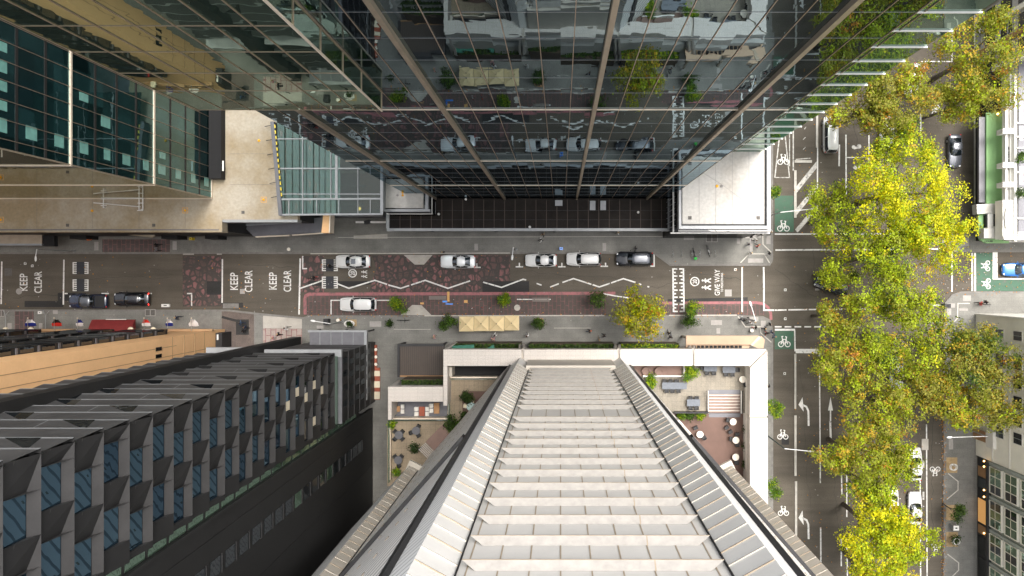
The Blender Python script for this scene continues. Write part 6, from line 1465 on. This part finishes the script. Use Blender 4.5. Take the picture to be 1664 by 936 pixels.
def hoop(x, y, lab, r=.42, m='pole_metal', rot=90):
    t = thing('bike_hoop', lab, 'bike rack', (*P(x, y)[:2], .12), 0, 'bike hoops on the wide footpath'); c = P(x, y, .4); b = MB()
    d = Vector((math.cos(R(rot)), math.sin(R(rot)), 0))
    b.tube([Vector((c.x, c.y, .12)) + d * (r * math.cos(a)) + Vector((0, 0, .85 * (max(0, math.sin(a))) ** .6)) for a in [math.pi * i / 12 for i in range(13)]], .035, 8); b.build('tube', m, t)
    b = MB(); b.cbox(c.x + .0, c.y, .75, .08, .08, .3); b.build('badge', 'white_metal', t)
for i, x in enumerate((1093, 1107, 1124, 1137, 1162)):
    hoop(x, 412, ['leftmost steel bike hoop on the wide footpath', 'second steel bike hoop from the left', 'bike hoop just left of the green bicycle', 'bike hoop right of the green bicycle', 'bike hoop right of the white bicycle'][i])
def bicycle(x, y, rot, lab, m, extra=None):
    t = thing('bicycle', lab, 'bicycle', (*P(x, y)[:2], .12), R(rot), 'bicycles')
    for sx in (-.52, .52):
        b = MB(); b.tube([(sx + .33 * math.cos(a), 0, .34 + .33 * math.sin(a)) for a in [2 * math.pi * i / 16 for i in range(17)]], .028, 6, cap=False); b.build('wheel', 'tyre', t, True, False)
    b = MB(); b.tube([(-.52, 0, .34), (-.1, 0, .36), (.36, 0, .85)], .03, 6); b.tube([(-.52, 0, .34), (-.2, 0, .8), (.36, 0, .85)], .03, 6); b.tube([(-.1, 0, .36), (-.2, 0, .9)], .03, 6); b.tube([(.52, 0, .34), (.36, 0, 1.0)], .03, 6); b.build('frame', m, t, True, False)
    b = MB(); b.tube([(.34, -.3, 1.02), (.38, 0, 1.02), (.34, .3, 1.02)], .025, 6); b.build('handlebar', 'black_plastic', t, True, False)
    b = MB(); b.cbox(-.22, 0, .93, .26, .15, .06); b.build('saddle', 'black_plastic', t, False, False)
    if extra: b = MB(); b.cbox(.62, 0, .9, .3, .36, .26); b.build('basket', extra, t, False, False)
    return t
bicycle(1127, 413, -80, 'black share bicycle with a bright green basket at the hoops', 'cloth_black', 'bike_green')
bicycle(1150, 408, -75, 'white bicycle leaning at the right hoops', 'bike_white'); bicycle(656, 520, 0, 'dark bicycle lying on the footpath below the concrete ramp', 'cloth_black')
bicycle(1570, 379, 5, 'dark bicycle on the upper right corner footpath', 'cloth_black')
def pit(x, y, lab, w=6, h=6, z0=.12, hh=1.0, m='bin_green', top='dark_metal', name='litter_bin', cat='bin'):
    t = thing(name, lab, cat, (*P(x, y)[:2], z0)); c = P(x, y, z0 + hh)
    b = MB(); b.cbox(c.x, c.y, z0 + hh / 2, w / S, h / S, hh); b.build('body', m, t)
    b = MB(); b.cbox(c.x, c.y, z0 + hh + .04, w / S * 1.08, h / S * 1.08, .08); b.build('lid', top, t)
    b = MB(); b.cbox(c.x, c.y, z0 + hh + .1, w / S * .4, h / S * .3, .04); b.build('slot', 'black_recess', t)
pit(489.5 + 40, 523, 'dark utility cabinet beside the lamp near the grey canopy', 7, 9, .12, 1.1, 'black_plastic'); pit(1540, 497, 'green litter bin on the lower right corner footpath', 9, 6)
pit(1553.5, 858, 'grey metal box with white top between the two lower gravel beds', 8, 7, .12, 1.3, 'grey_metal', 'white_metal', 'utility_box', 'box')
pit(912, 404, 'small white parking meter box above the white wagon', 5, 4, .12, 1.2, 'white_metal', 'car_blue', 'parking_meter', 'parking meter'); pit(310, 388, 'bright yellow box at the podium wall', 4, 4, .12, .8, 'hyd_yellow', 'yellow_paint', 'hydrant_box', 'hydrant')
pit(65, 508, 'white pavement box below the leftmost words', 0.5 + 5, 4, .12, .4, 'white_metal', 'white_metal', 'utility_box', 'box'); pit(269, 496.5, 'white striped box at the kerb right of the black hatchback', 12, 4.5, .0, .3, 'white_metal', 'white_metal', 'utility_box', 'box')
for i, (x, y, lab) in enumerate(((549, 520.5, 'small orange and cream barrel left of the oval planter'), (1222, 537, 'round cream bollard light at the lower street corner'), (469, 405, 'round pale post on the footpath above the middle words'))):
    t = thing('bollard', lab, 'bollard', (*P(x, y)[:2], .12), 0, 'small round posts'); c = P(x, y, .9)
    b = MB(); b.lathe([(.22, 0), (.22, .6), (.19, .72)], (c.x, c.y, .12), 12); b.build('post', 'orange_frame' if i == 0 else 'pole_metal', t)
    b = MB(); b.lathe([(.24, 0), (.24, .08), (.1, .14)], (c.x, c.y, .84), 12); b.build('cap', 'table_cream', t)
# boxed shrub timber box
t = thing('timber_planter', 'timber planter box under the narrow green shrub', 'planter', (*P(876, 524)[:2], .12)); c = P(876, 524, .5)
for dx, dy, sx, sy in ((-.5, 0, .08, 1.1), (.5, 0, .08, 1.1), (0, .52, .92, .08), (0, -.52, .92, .08)):
    b = MB(); b.cbox(c.x + dx, c.y + dy, .37, sx, sy, .5); b.build('side_board', 'timber', t)
b = MB(); b.cbox(c.x, c.y, .3, .9, .92, .3); b.build('soil', 'soil', t)
# hoop sculptures in the gravel beds
for x, y, lab in ((1549, 759, 'white ring sculpture in the upper gravel bed'), (1553, 880, 'white ring sculpture in the lower gravel bed')):
    t = thing('ring_sculpture', lab, 'sculpture', (*P(x, y)[:2], .12), 0, 'ring sculptures in gravel beds')
    for k in range(3):
        c = P(x + k * 2.4 - 1, y + k * .6, 1.0 + k * .5); b = MB(); rr_ = .42
        b.tube([(c.x + rr_ * math.cos(a), c.y + rr_ * math.sin(a), 1.0 + k * .35) for a in [2 * math.pi * i / 20 for i in range(21)]], .035, 6, cap=False); b.build('ring', 'white_metal', t)
        b = MB(); b.tube([(c.x + rr_, c.y, .12), (c.x + rr_, c.y, 1.0 + k * .35)], .03, 6); b.build('stem', 'white_metal', t)
# chalk play marks and coloured posts in the brick bay
for i, (x, y, w, h, m) in enumerate(((728.5, 482, 4, 16, 'orange_frame'), (757, 490, 5.5, 4.5, 'orange_frame'), (723, 490, 8, 3, 'car_blue'), (730, 494, 12, 2, 'car_blue'), (686, 493, 6, 3, 'orange_frame'))):
    b = MB(); b.sheet(rect(x - w / 2, y - h / 2, x + w / 2, y + h / 2), .013); b.build('play_marking', m, road)
for i, (x, y) in enumerate(((770, 484), (784, 484), (798, 484), (770, 499), (784, 499), (798, 499))):
    t = thing('slim_post', ['slim coloured post, upper row left', 'slim coloured post, upper row middle', 'slim coloured post, upper row nearest the round shrub', 'slim coloured post, lower row left', 'slim coloured post, lower row middle', 'slim coloured post, lower row nearest the umbrellas'][i] + ', in the brick bay', 'post', (*P(x, y)[:2], .0), 0, 'slim posts in the brick bay'); c = P(x, y)
    b = MB(); b.tube([(c.x, c.y, 0), (c.x - .12, c.y - .1, .5)], .035, 6); b.build('shaft', 'cloth_red', t); b = MB(); b.tube([(c.x - .12, c.y - .1, .5), (c.x - .2, c.y - .17, .8)], .04, 6); b.build('tip', 'bike_white' if i % 2 else 'cloth_denim', t)
# low ropes / rails on the left footpath
for x, lab in ((9, 'bent steel rail at the far left footpath'), (74, 'bent steel rail right of the brick inlay')):
    t = thing('pedestrian_rail', lab, 'rail', (*P(x, 525)[:2], .12), 0, 'bent steel rails'); b = MB(); b.tube([P(x, 540, .9), P(x, 512, .9)], .05, 6); b.build('top_rail', 'pole_metal', t)
    b = MB(); b.tube([P(x - 4, 504, .9), P(x, 512, .9), P(x + 6, 505, .9)], .045, 6); b.build('end_rail', 'pole_metal', t)
    for y in (512, 538): b = MB(); c = P(x, y, .9); b.tube([(c.x, c.y, .12), (c.x, c.y, .9)], .04, 6); b.build('post', 'pole_metal', t)
# cafe bay: red banquettes and round tables between hotel and lane
t = thing('red_banquette', 'red timber banquette with cream cushions in the lane beside the black hotel', 'bench', (*P(607, 605)[:2], .12))
b = MB(); b.prism(rz(603.5, 561, 611, 598, .9), .12, .6); b.build('seat', 'red_wood', t)
b = MB(); b.prism(rz(603.5, 598.3, 616, 650, .9), .12, .55); b.build('seat', 'red_wood', t)
for y in (603, 620, 637):
    b = MB(); b.prism(rz(605, y, 616.6, y + 8.5 + (y - 603) * .1, .9), .551, .72); b.build('cushion', 'cream', t)
b = MB(); b.prism(rz(602, 561, 603.3, 651, 1.2), .12, 1.2); b.build('back', 'black_plastic', t)
b = MB(); b.prism(rz(597, 561, 601.8, 650, .9), .12, .6); b.build('rear_seat', 'red_wood', t)
for i, y in enumerate((568, 580, 592)):
    t = thing('cafe_table', ['uppermost round cafe table at the red banquette', 'middle round cafe table at the red banquette', 'lowest round cafe table at the red banquette'][i], 'table', (*P(611, y)[:2], .12), 0, 'round lane tables'); c = P(611, y, .8)
    b = MB(); b.lathe([(.2, .70), (.21, .74), (.2, .76)], (c.x, c.y, .12), 14); b.build('top', 'table_cream', t); b = MB(); b.lathe([(.16, 0), (.03, .03), (.03, .7)], (c.x, c.y, .12), 10); b.build('leg', 'dark_metal', t)
b = MB(); b.prism(rz(600.8, 556, 602.4, 652, 3), .12, .15); 
# ================================================================ TERRACE FURNITURE
TZ9 = 9.5
def make_chair(lab, m, grp):
    t = thing('terrace_chair', lab, 'chair', (0, 0, 0), 0, grp)
    b = MB(); b.cbox(0, 0, .44, .46, .46, .05); subsurf(b.build('seat', m, t, False, False), 0)
    b = MB(); b.cbox(0, .23, .66, .46, .05, .42); b.build('backrest', m, t, False, False)
    for sx in (-1, 1):
        b = MB(); b.cbox(sx * .24, .03, .62, .05, .40, .05); b.build('armrest', m, t, False, False)
        for sy in (-1, 1): b = MB(); b.tube([(sx * .2, sy * .19, 0), (sx * .19, sy * .18, .43)], .02, 6); b.build('leg', m, t, False, False)
    return t
PROTO = {}
def chair(px, py, z, rot, lab, m, grp):
    c = P(px, py, z + .5); k = (m, grp)
    if k not in PROTO: PROTO[k] = make_chair(lab, m, grp); PROTO[k].location = (c.x, c.y, z); PROTO[k].rotation_euler = (0, 0, R(rot))
    else: dup(PROTO[k], (c.x, c.y, z), R(rot), lab, grp)
def long_table(x0, y0, x1, y1, z, lab, m='table_grey', name='long_table'):
    t = thing(name, lab, 'table', (*P((x0 + x1) / 2, (y0 + y1) / 2, z)[:2], z), 0, 'terrace tables'); zz = z + .74
    a, c = P(x0, y0, zz), P(x1, y1, zz)
    b = MB(); b.box(a.x, c.x, c.y, a.y, zz - .05, zz); b.build('tabletop', m, t)
    for x in (a.x + .12, c.x - .12):
        for y in (a.y - .12, c.y + .12): b = MB(); b.box(x - .03, x + .03, y - .03, y + .03, z, zz - .05); b.build('leg', 'dark_metal', t)
long_table(1076, 621.5, 1116, 632.5, TZ9, 'longest grey table in the middle of the tile terrace'); long_table(1116.5, 649, 1137.5, 660, TZ9, 'small grey table left of the terrace stairs')
long_table(1144, 594.8, 1165, 603.5, TZ9, 'grey table under the beam, left of the pair'); long_table(1174.5, 595, 1195, 606, TZ9, 'grey table under the beam, right of the pair')
CG = 'black chairs on the terraces'
for x in (1080, 1089.5, 1099.5):
    chair(x, 619.5, TZ9, 0, 'black chair on the upper side of the longest grey table', 'black_plastic', CG); chair(x + 3, 634.5, TZ9, 180, 'black chair on the lower side of the longest grey table', 'black_plastic', CG)
for x in (1122, 1132): chair(x, 647, TZ9, 0, 'black chair above the small grey table by the stairs', 'black_plastic', CG); chair(x, 662.5, TZ9, 180, 'black chair below the small grey table by the stairs', 'black_plastic', CG)
for x in (1149, 1160): chair(x, 606, TZ9, 180, 'black chair tucked under the left table of the beam pair', 'black_plastic', CG)
for x in (1180, 1190): chair(x, 608, TZ9, 180, 'black chair tucked under the right table of the beam pair', 'black_plastic', CG)
chair(1141, 598, TZ9, 90, 'black chair at the left end of the left beam table', 'black_plastic', CG); chair(1198, 601, TZ9, -90, 'black chair at the right end of the right beam table', 'black_plastic', CG)
def round_table(x, y, z, lab, m='table_cream', r=.42):
    t = thing('round_table', lab, 'table', (*P(x, y, z)[:2], z), 0, 'round terrace tables'); c = P(x, y, z + .74)
    b = MB(); b.lathe([(r, .70), (r + .01, .73), (r, .75)], (c.x, c.y, z), 20); b.build('tabletop', m, t); b = MB(); b.lathe([(.24, 0), (.05, .04), (.04, .7)], (c.x, c.y, z), 12); b.build('pedestal', 'dark_metal', t)
for x, y, z, lab in ((1207, 616.5, TZ9, 'round cream table on the tiles beside the right beam'), (1191.5, 685.5, 8.6, 'topmost round cream table on the deck'), (1196, 715.5, 8.6, 'middle round cream table on the deck'), (1195.7, 743, 8.6, 'lowest round cream table on the deck'), (1137.5, 706, 8.6, 'round cream table alone on the left of the deck')):
    round_table(x, y, z, lab)
for x, y, z, r_, lab in ((1211, 625, TZ9, 200, 'black chair below the round table on the tiles'), (1183, 682.5, 8.6, 80, 'black chair left of the topmost deck table'), (1181, 695, 8.6, 40, 'turned black chair between the deck tables, left one'), (1187, 702, 8.6, 30, 'turned black chair between the deck tables, right one'), (1198, 706, 8.6, 0, 'black chair above the middle deck table'),
                         (1188, 713, 8.6, 90, 'black chair left of the middle deck table'), (1198, 722, 8.6, 180, 'black chair below the middle deck table'), (1197, 751, 8.6, 180, 'black chair below the lowest deck table'), (1130.5, 695.5, 8.6, 20, 'black chair standing apart above the lone deck table'), (1144, 711, 8.6, 210, 'black chair right of the lone deck table')):
    chair(x, y, z, r_, lab, 'black_plastic', CG)
for i, (x, y) in enumerate(((648, 707), (676, 700), (647, 748))):
    round_table(x, y, 8.8, ['round dark table on the upper left of the low terrace', 'round dark table on the upper right of the low terrace', 'round dark table at the foot of the low terrace'][i], 'slate_metal', .5)
    for a in ((45, 135, 225, 315) if i == 0 else (60, 200, 300) if i == 1 else (50, 130, 280)):
        chair(x + 8 * math.cos(R(a)), y - 8 * math.sin(R(a)), 8.8, a - 90, ['black chair round the upper left dark table', 'black chair round the upper right dark table', 'black chair round the lowest dark table'][i], 'black_plastic', CG)
round_table(765.5, 661, 8.95, 'pale glass topped table on the small wood deck', 'table_glass', .55)
for a in (80, 170, 280): chair(765.5 + 9 * math.cos(R(a)), 661 - 9 * math.sin(R(a)), 8.95, a - 90, 'cream chair round the glass topped table', 'cream', 'cream chairs')
for i, (x0, y0, x1, y1, m) in enumerate(((645, 660, 650, 669, 'timber'), (681, 661, 690, 676, 'red_wood'), (705, 654.5, 714, 672, 'timber'))):
    long_table(x0, y0, x1, y1, 8.2, ['small timber table at the left of the sunken balcony', 'red timber table in the middle of the sunken balcony', 'light timber table at the right of the sunken balcony'][i], m, 'balcony_table')
    for sy in (-4, 4):
        if i != 0: chair(x0 - 4, (y0 + y1) / 2 + sy, 8.2, 90, ['', 'white chair left of the red timber table', 'white chair left of the light timber table'][i], 'planter_white', 'white balcony chairs')
        if i != 2: chair(x1 + 4, (y0 + y1) / 2 + sy, 8.2, -90, ['white chair right of the small timber table', 'white chair right of the red timber table', ''][i], 'planter_white', 'white balcony chairs')
t = thing('round_pot', 'round pot right of the terrace stairs', 'pot', tuple(P(1213, 652, 8.3))); c = P(1213, 652, 8.7); b = MB(); b.lathe([(.3, 0), (.42, .5), (.36, .5), (.34, .42), (.01, .42)], (c.x, c.y, 8.3), 16); b.build('bowl', 'corner_grey', t)
for x, lab in ((1050, 'left round sofa in the sunken lounge below the beam'), (1071, 'right round sofa in the sunken lounge below the beam')):
    t = thing('round_sofa', lab, 'sofa', tuple(P(x, 604, 9.65)), 0, 'round lounge sofas'); c = P(x, 604, 10)
    b = MB(); b.lathe([(.5, 0), (.55, .2), (.5, .4), (.01, .42)], (c.x, c.y, 9.65), 16); b.build('seat', 'stair_brown', t)
    b = MB(); b.ring(0, 0, .4, .58, 0, 14, 0, 0, math.pi); vs = [(c.x + x_, c.y + y_, 10.3) for x_, y_, z_ in b.v]; f = list(b.f); b = MB(); n_ = len(vs); b.add(vs + [(x_, y_, 9.7) for x_, y_, z_ in vs], f + [(2 * i + 1, 2 * i + 3, n_ + 2 * i + 3, n_ + 2 * i + 1) for i in range(14)] + [(2 * i, 2 * i + 2, n_ + 2 * i + 2, n_ + 2 * i) for i in range(14)]); b.build('backrest', 'stair_brown', t)

# ================================================================ PEOPLE
def grow(verts, edges, radii, root, levels=1):
    me = bpy.data.meshes.new('body'); me.from_pydata(verts, edges, []); o = bpy.data.objects.new('body', me); COL.objects.link(o)
    sk = o.modifiers.new('skin', 'SKIN'); sk.use_smooth_shade = True
    for i, r in enumerate(radii):
        d = me.skin_vertices[0].data[i]; d.radius = r if isinstance(r, tuple) else (r, r); d.use_root = (i == root)
    subs = o.modifiers.new('sub', 'SUBSURF'); subs.levels = levels; subs.render_levels = levels
    dg = bpy.context.evaluated_depsgraph_get(); out = bpy.data.meshes.new_from_object(o.evaluated_get(dg)); bpy.data.objects.remove(o); return out
def person_mesh(step, arm, lean=0.0):
    """one continuous figure walking along +X; step = stride, arm = swing"""
    v = [(0, 0, .95), (.01, 0, 1.15), (.02 + lean, 0, 1.40), (.03 + lean, 0, 1.52), (.05 + lean, 0, 1.60), (.055 + lean, 0, 1.70),      # pelvis chest neck head
         (0, .10, .90), (step * .5 + .05, .10, .50), (step, .10, .10), (step + .17, .10, .05),
         (0, -.10, .90), (-step * .4 + .06, -.10, .50), (-step, -.10, .14), (-step + .15, -.10, .06),
         (.02 + lean, .20, 1.40), (-arm * .5, .25, 1.15), (-arm + .05, .24, .92), (-arm + .09, .235, .82),
         (.02 + lean, -.20, 1.40), (arm * .6, -.25, 1.15), (arm + .10, -.24, .95), (arm + .16, -.235, .86)]
    e = [(0, 1), (1, 2), (2, 3), (3, 4), (4, 5), (0, 6), (6, 7), (7, 8), (8, 9), (0, 10), (10, 11), (11, 12), (12, 13), (2, 14), (14, 15), (15, 16), (16, 17), (2, 18), (18, 19), (19, 20), (20, 21)]
    r = [(.13, .15), (.12, .145), (.12, .17), .055, .085, .10, .085, .065, .045, .045, .085, .065, .045, .045, .065, .05, .04, .035, .065, .05, .04, .035]
    me = grow(v, e, r, 0)
    for n_ in ('cloth_black', 'cloth_denim', 'skin', 'cloth_black'): me.materials.append(M[n_])
    for p in me.polygons:
        c = p.center
        p.material_index = 2 if (c.z > 1.50 or (abs(c.y) > .19 and c.z < .93 and abs(c.z) > .75)) else 0 if c.z > .93 else 1 if c.z > .12 else 3
    return me
BODY = [person_mesh(.32, .22), person_mesh(-.30, -.2), person_mesh(.05, .03), person_mesh(.2, .1, .05)]
_h = MB(); _h.ball((.035, 0, 1.69), .112, 8, 0, 1.05)
HAIR = _h
def person(px, py, rot, lab, top, legs, hair='hair_dark', pose=0, z=.12, bag=None, grp='people on the footpaths'):
    c = P(px, py, z + 1.2); t = thing('person', lab, 'person', (c.x, c.y, z), R(rot), grp)
    o = bpy.data.objects.new('body', BODY[pose]); COL.objects.link(o); o.parent = t
    for s, m in ((0, top), (1, legs)): o.material_slots[s].link = 'OBJECT'; o.material_slots[s].material = M[m]
    b = MB(); b.ball((.03, 0, 1.70), .118, 8, 0, 1.0); b.v = [(x - (.03 if zz > 1.62 else 0), y, max(zz, 1.63)) for x, y, zz in b.v]; b.build('hair', hair, t, True, False)
    b = MB(); b.add([(.155, -.02, 1.64), (.155, .02, 1.64), (.185, 0, 1.63), (.15, 0, 1.70)], [(0, 1, 2), (1, 3, 2), (3, 0, 2)]); b.build('nose', 'skin', t, False, False)
    if bag: b = MB(); b.cbox(-.2, 0, 1.25, .16, .3, .42); subsurf(b.build('backpack', bag, t, True, False), 1)
ppl = [
    (882, 381, 90, 'person in tan top walking up the north footpath above the white sedan', 'cloth_tan', 'cloth_black', 'hair_brown', 0), (879, 390, 200, 'person in white top walking below the one in tan', 'cloth_white', 'cloth_black', 'hair_dark', 1),
    (1005, 378, 180, 'person in white at the edge of the dark canopy', 'cloth_white', 'cloth_tan', 'hair_fair', 3), (254, 398, 180, 'person in black on the left brick inlay, upper of two', 'cloth_black', 'cloth_black', 'hair_dark', 0),
    (253, 405.5, 180, 'person in grey on the left brick inlay, lower of two', 'cloth_grey', 'cloth_black', 'hair_brown', 1), (142, 388, 20, 'worker in bright orange vest at the podium wall', 'cloth_orange', 'cloth_grey', 'hair_dark', 0),
    (286, 516, 0, 'person in navy between the flags', 'cloth_navy', 'cloth_navy', 'hair_fair', 0), (391, 525, 150, 'person in denim walking in the brown laneway, upper left of the pair', 'cloth_denim', 'cloth_navy', 'hair_dark', 0),
    (398, 532, 170, 'person in navy jacket in the brown laneway', 'cloth_navy', 'cloth_black', 'hair_brown', 1), (395, 538, 200, 'person in black with bare arms at the bottom of the laneway group', 'cloth_black', 'cloth_black', 'hair_dark', 2),
    (463.5, 533, 0, 'person in white shirt on the pale crossing', 'cloth_white', 'cloth_black', 'hair_dark', 0), (452, 543, 180, 'person in black below the white shirt', 'cloth_black', 'cloth_black', 'hair_fair', 1),
    (804, 544.5, 250, 'person in white below the third umbrella', 'cloth_white', 'cloth_white', 'hair_dark', 0), (801, 551, 250, 'person in pink walking behind the one in white', 'cloth_pink', 'cloth_pink', 'hair_fair', 1),
    (958, 538, 180, 'person with orange bag on the footpath left of the lone tree', 'cloth_black', 'cloth_denim', 'hair_brown', 0), (974, 552, 90, 'person in grey beside the middle hedge', 'cloth_grey', 'cloth_tan', 'hair_fair', 0), (982, 545.5, 160, 'person in black above the middle hedge', 'cloth_black', 'cloth_black', 'hair_dark', 1),
    (1087, 541, 80, 'person in black right of the lone tree, upper of two', 'cloth_black', 'cloth_black', 'hair_dark', 0), (1090, 548, 80, 'person in black right of the lone tree, lower of two', 'cloth_black', 'cloth_navy', 'hair_dark', 1),
    (1236.5, 380.5, 20, 'person in black at the annex corner', 'cloth_black', 'cloth_black', 'hair_dark', 0), (1252.5, 377.5, 110, 'person in white cap beside the annex corner', 'cloth_white', 'cloth_black', 'hair_fair', 0),
    (1216, 397, 20, 'person in pale grey on the guide strip at the upper corner', 'cloth_grey', 'cloth_grey', 'hair_dark', 0), (1228.5, 391, 140, 'person in white leading the upper corner pair', 'cloth_white', 'cloth_black', 'hair_brown', 0), (1232.5, 399, 140, 'person in red and black in the upper corner pair', 'cloth_red', 'cloth_black', 'hair_fair', 1),
    (1220.5, 411, 200, 'person in all white near the upper corner kerb', 'cloth_white', 'cloth_white', 'hair_fair', 2), (1250, 411.5, 0, 'person in black and white at the corner kerb', 'cloth_black', 'cloth_white', 'hair_dark', 0),
    (1209, 520, 160, 'person in navy left of the lower corner group', 'cloth_navy', 'cloth_navy', 'hair_dark', 0), (1217, 519, 60, 'person in black jacket beside the pale pad', 'cloth_black', 'cloth_black', 'hair_dark', 1), (1218.5, 523.5, 30, 'person in white at the pale pad', 'cloth_white', 'cloth_black', 'hair_brown', 0), (1226, 523.5, 330, 'person in white right of the pale pad', 'cloth_white', 'cloth_grey', 'hair_fair', 1),
    (1228, 532, 340, 'person in black with red trousers on the guide strip', 'cloth_black', 'cloth_red', 'hair_dark', 0), (1251, 527.5, 20, 'person in black standing near the pink line end', 'cloth_black', 'cloth_black', 'hair_dark', 3), (1243, 534, 330, 'person in black on the diagonal guide strip, upper', 'cloth_black', 'cloth_navy', 'hair_fair', 0), (1246, 541.5, 300, 'person in black and red on the diagonal guide strip, lower', 'cloth_black', 'cloth_red', 'hair_dark', 1),
    (1254, 540, 20, 'person in blue at the lower kerb', 'cloth_denim', 'cloth_navy', 'hair_dark', 0), (1259.5, 547, 100, 'person in blue stepping onto the green bike box', 'cloth_denim', 'cloth_denim', 'hair_fair', 1),
    (1033, 404, 60, 'person in dark grey beside the black wagon', 'cloth_grey', 'cloth_black', 'hair_dark', 0), (1602, 491, 0, 'person in black walking on the lower right footpath', 'cloth_black', 'cloth_black', 'hair_dark', 0), (1594, 493, 0, 'person in red and black on the lower right footpath', 'cloth_red', 'cloth_black', 'hair_brown', 1),
    (719, 410, 90, 'person in black at the kerb left of the silver sedan', 'cloth_black', 'cloth_black', 'hair_fair', 2), (705, 547, 0, 'person in pink alone on the open footpath above the ribbed pergola', 'cloth_pink', 'cloth_tan', 'hair_fair', 2), (856, 546, 90, 'person in pale grey above the beam gap', 'cloth_white', 'cloth_grey', 'hair_brown', 0),
    (1248, 628, 90, 'person in black beside the right terrace beam', 'cloth_black', 'cloth_black', 'hair_dark', 0), (536, 432, 180, 'rider in black on the road over the upper right speed hump', 'cloth_black', 'cloth_grey', 'hair_dark', 3), (510, 451, 180, 'rider in dark red on the pink painted road near the zigzag', 'cloth_black', 'cloth_red', 'hair_dark', 3),
    (443, 549, 0, 'person in pale coat beside the laneway island', 'cloth_pink', 'cloth_white', 'hair_fair', 2),
]
for p in ppl: person(*p, z=.05 if 'rider' in p[3] else .12, bag='cloth_orange' if 'orange bag' in p[3] else None)
person(1158, 754, 60, 'person in black sitting out on the deck corner beside the tower', 'cloth_black', 'cloth_black', 'hair_dark', 2, 8.6)
bicycle(536, 433.5, 180, 'dark scooter bicycle on the upper right speed hump', 'cloth_black'); bicycle(510, 452.5, 180, 'dark bicycle on the pink painted road', 'cloth_black')
bicycle(1597, 494.5, 0, 'dark bicycle beside two people on the lower right footpath', 'cloth_black')
for x, y, lab in ((1659, 257, 'upper round bush on the roof terrace of the white corner building'), (1659, 314, 'lower round bush on the roof terrace of the white corner building')):
    crown('shrub', lab, x, y, 6, 8.2, GRN, 900 + y, 500, .14, None, 'shrub', SM, 1, 1.6, 12, .4, .8, 7.6)
# ================================================================ camera, light, world
cam = bpy.data.cameras.new('camera'); co = bpy.data.objects.new('camera', cam); COL.objects.link(co)
co.location = (0, 0, H); co.rotation_euler = (0, 0, 0)
cam.sensor_width = 36; cam.lens = S * H / 1664 * 36
cam.shift_x = -(NX - 832) / 1664; cam.shift_y = (NY - 468) / 1664
cam.clip_start = .1; cam.clip_end = 4000
SC.camera = co
SUN = Vector((.24, .27, .92)).normalized()
sl = bpy.data.lights.new('sun', 'SUN'); sl.energy = 1.25; sl.angle = R(26); sl.color = (1, .93, .84)
so = bpy.data.objects.new('sun', sl); COL.objects.link(so); so.rotation_euler = SUN.to_track_quat('Z', 'Y').to_euler(); so.location = (60, 0, 200)
w = bpy.data.worlds.new('World'); SC.world = w; w.use_nodes = True
nt = w.node_tree; bg = nt.nodes['Background']
sky = nt.nodes.new('ShaderNodeTexSky'); sky.sky_type = 'NISHITA'; sky.sun_disc = False
sky.sun_elevation = math.asin(SUN.z); sky.sun_rotation = math.atan2(SUN.x, SUN.y)
sky.dust_density = 7; sky.air_density = 1.0
hs = nt.nodes.new('ShaderNodeHueSaturation'); hs.inputs['Saturation'].default_value = .30
nt.links.new(sky.outputs[0], hs.inputs['Color']); nt.links.new(hs.outputs[0], bg.inputs['Color'])
bg.inputs['Strength'].default_value = .15
SC.view_settings.view_transform = 'Standard'; SC.view_settings.look = 'None'
SC.view_settings.exposure = 1.2; SC.view_settings.gamma = 1; SC.view_settings.use_curve_mapping = False
SC.render.engine = 'CYCLES'; SC.cycles.max_bounces = 7; SC.cycles.glossy_bounces = 4; SC.cycles.diffuse_bounces = 4; SC.cycles.transparent_max_bounces = 12
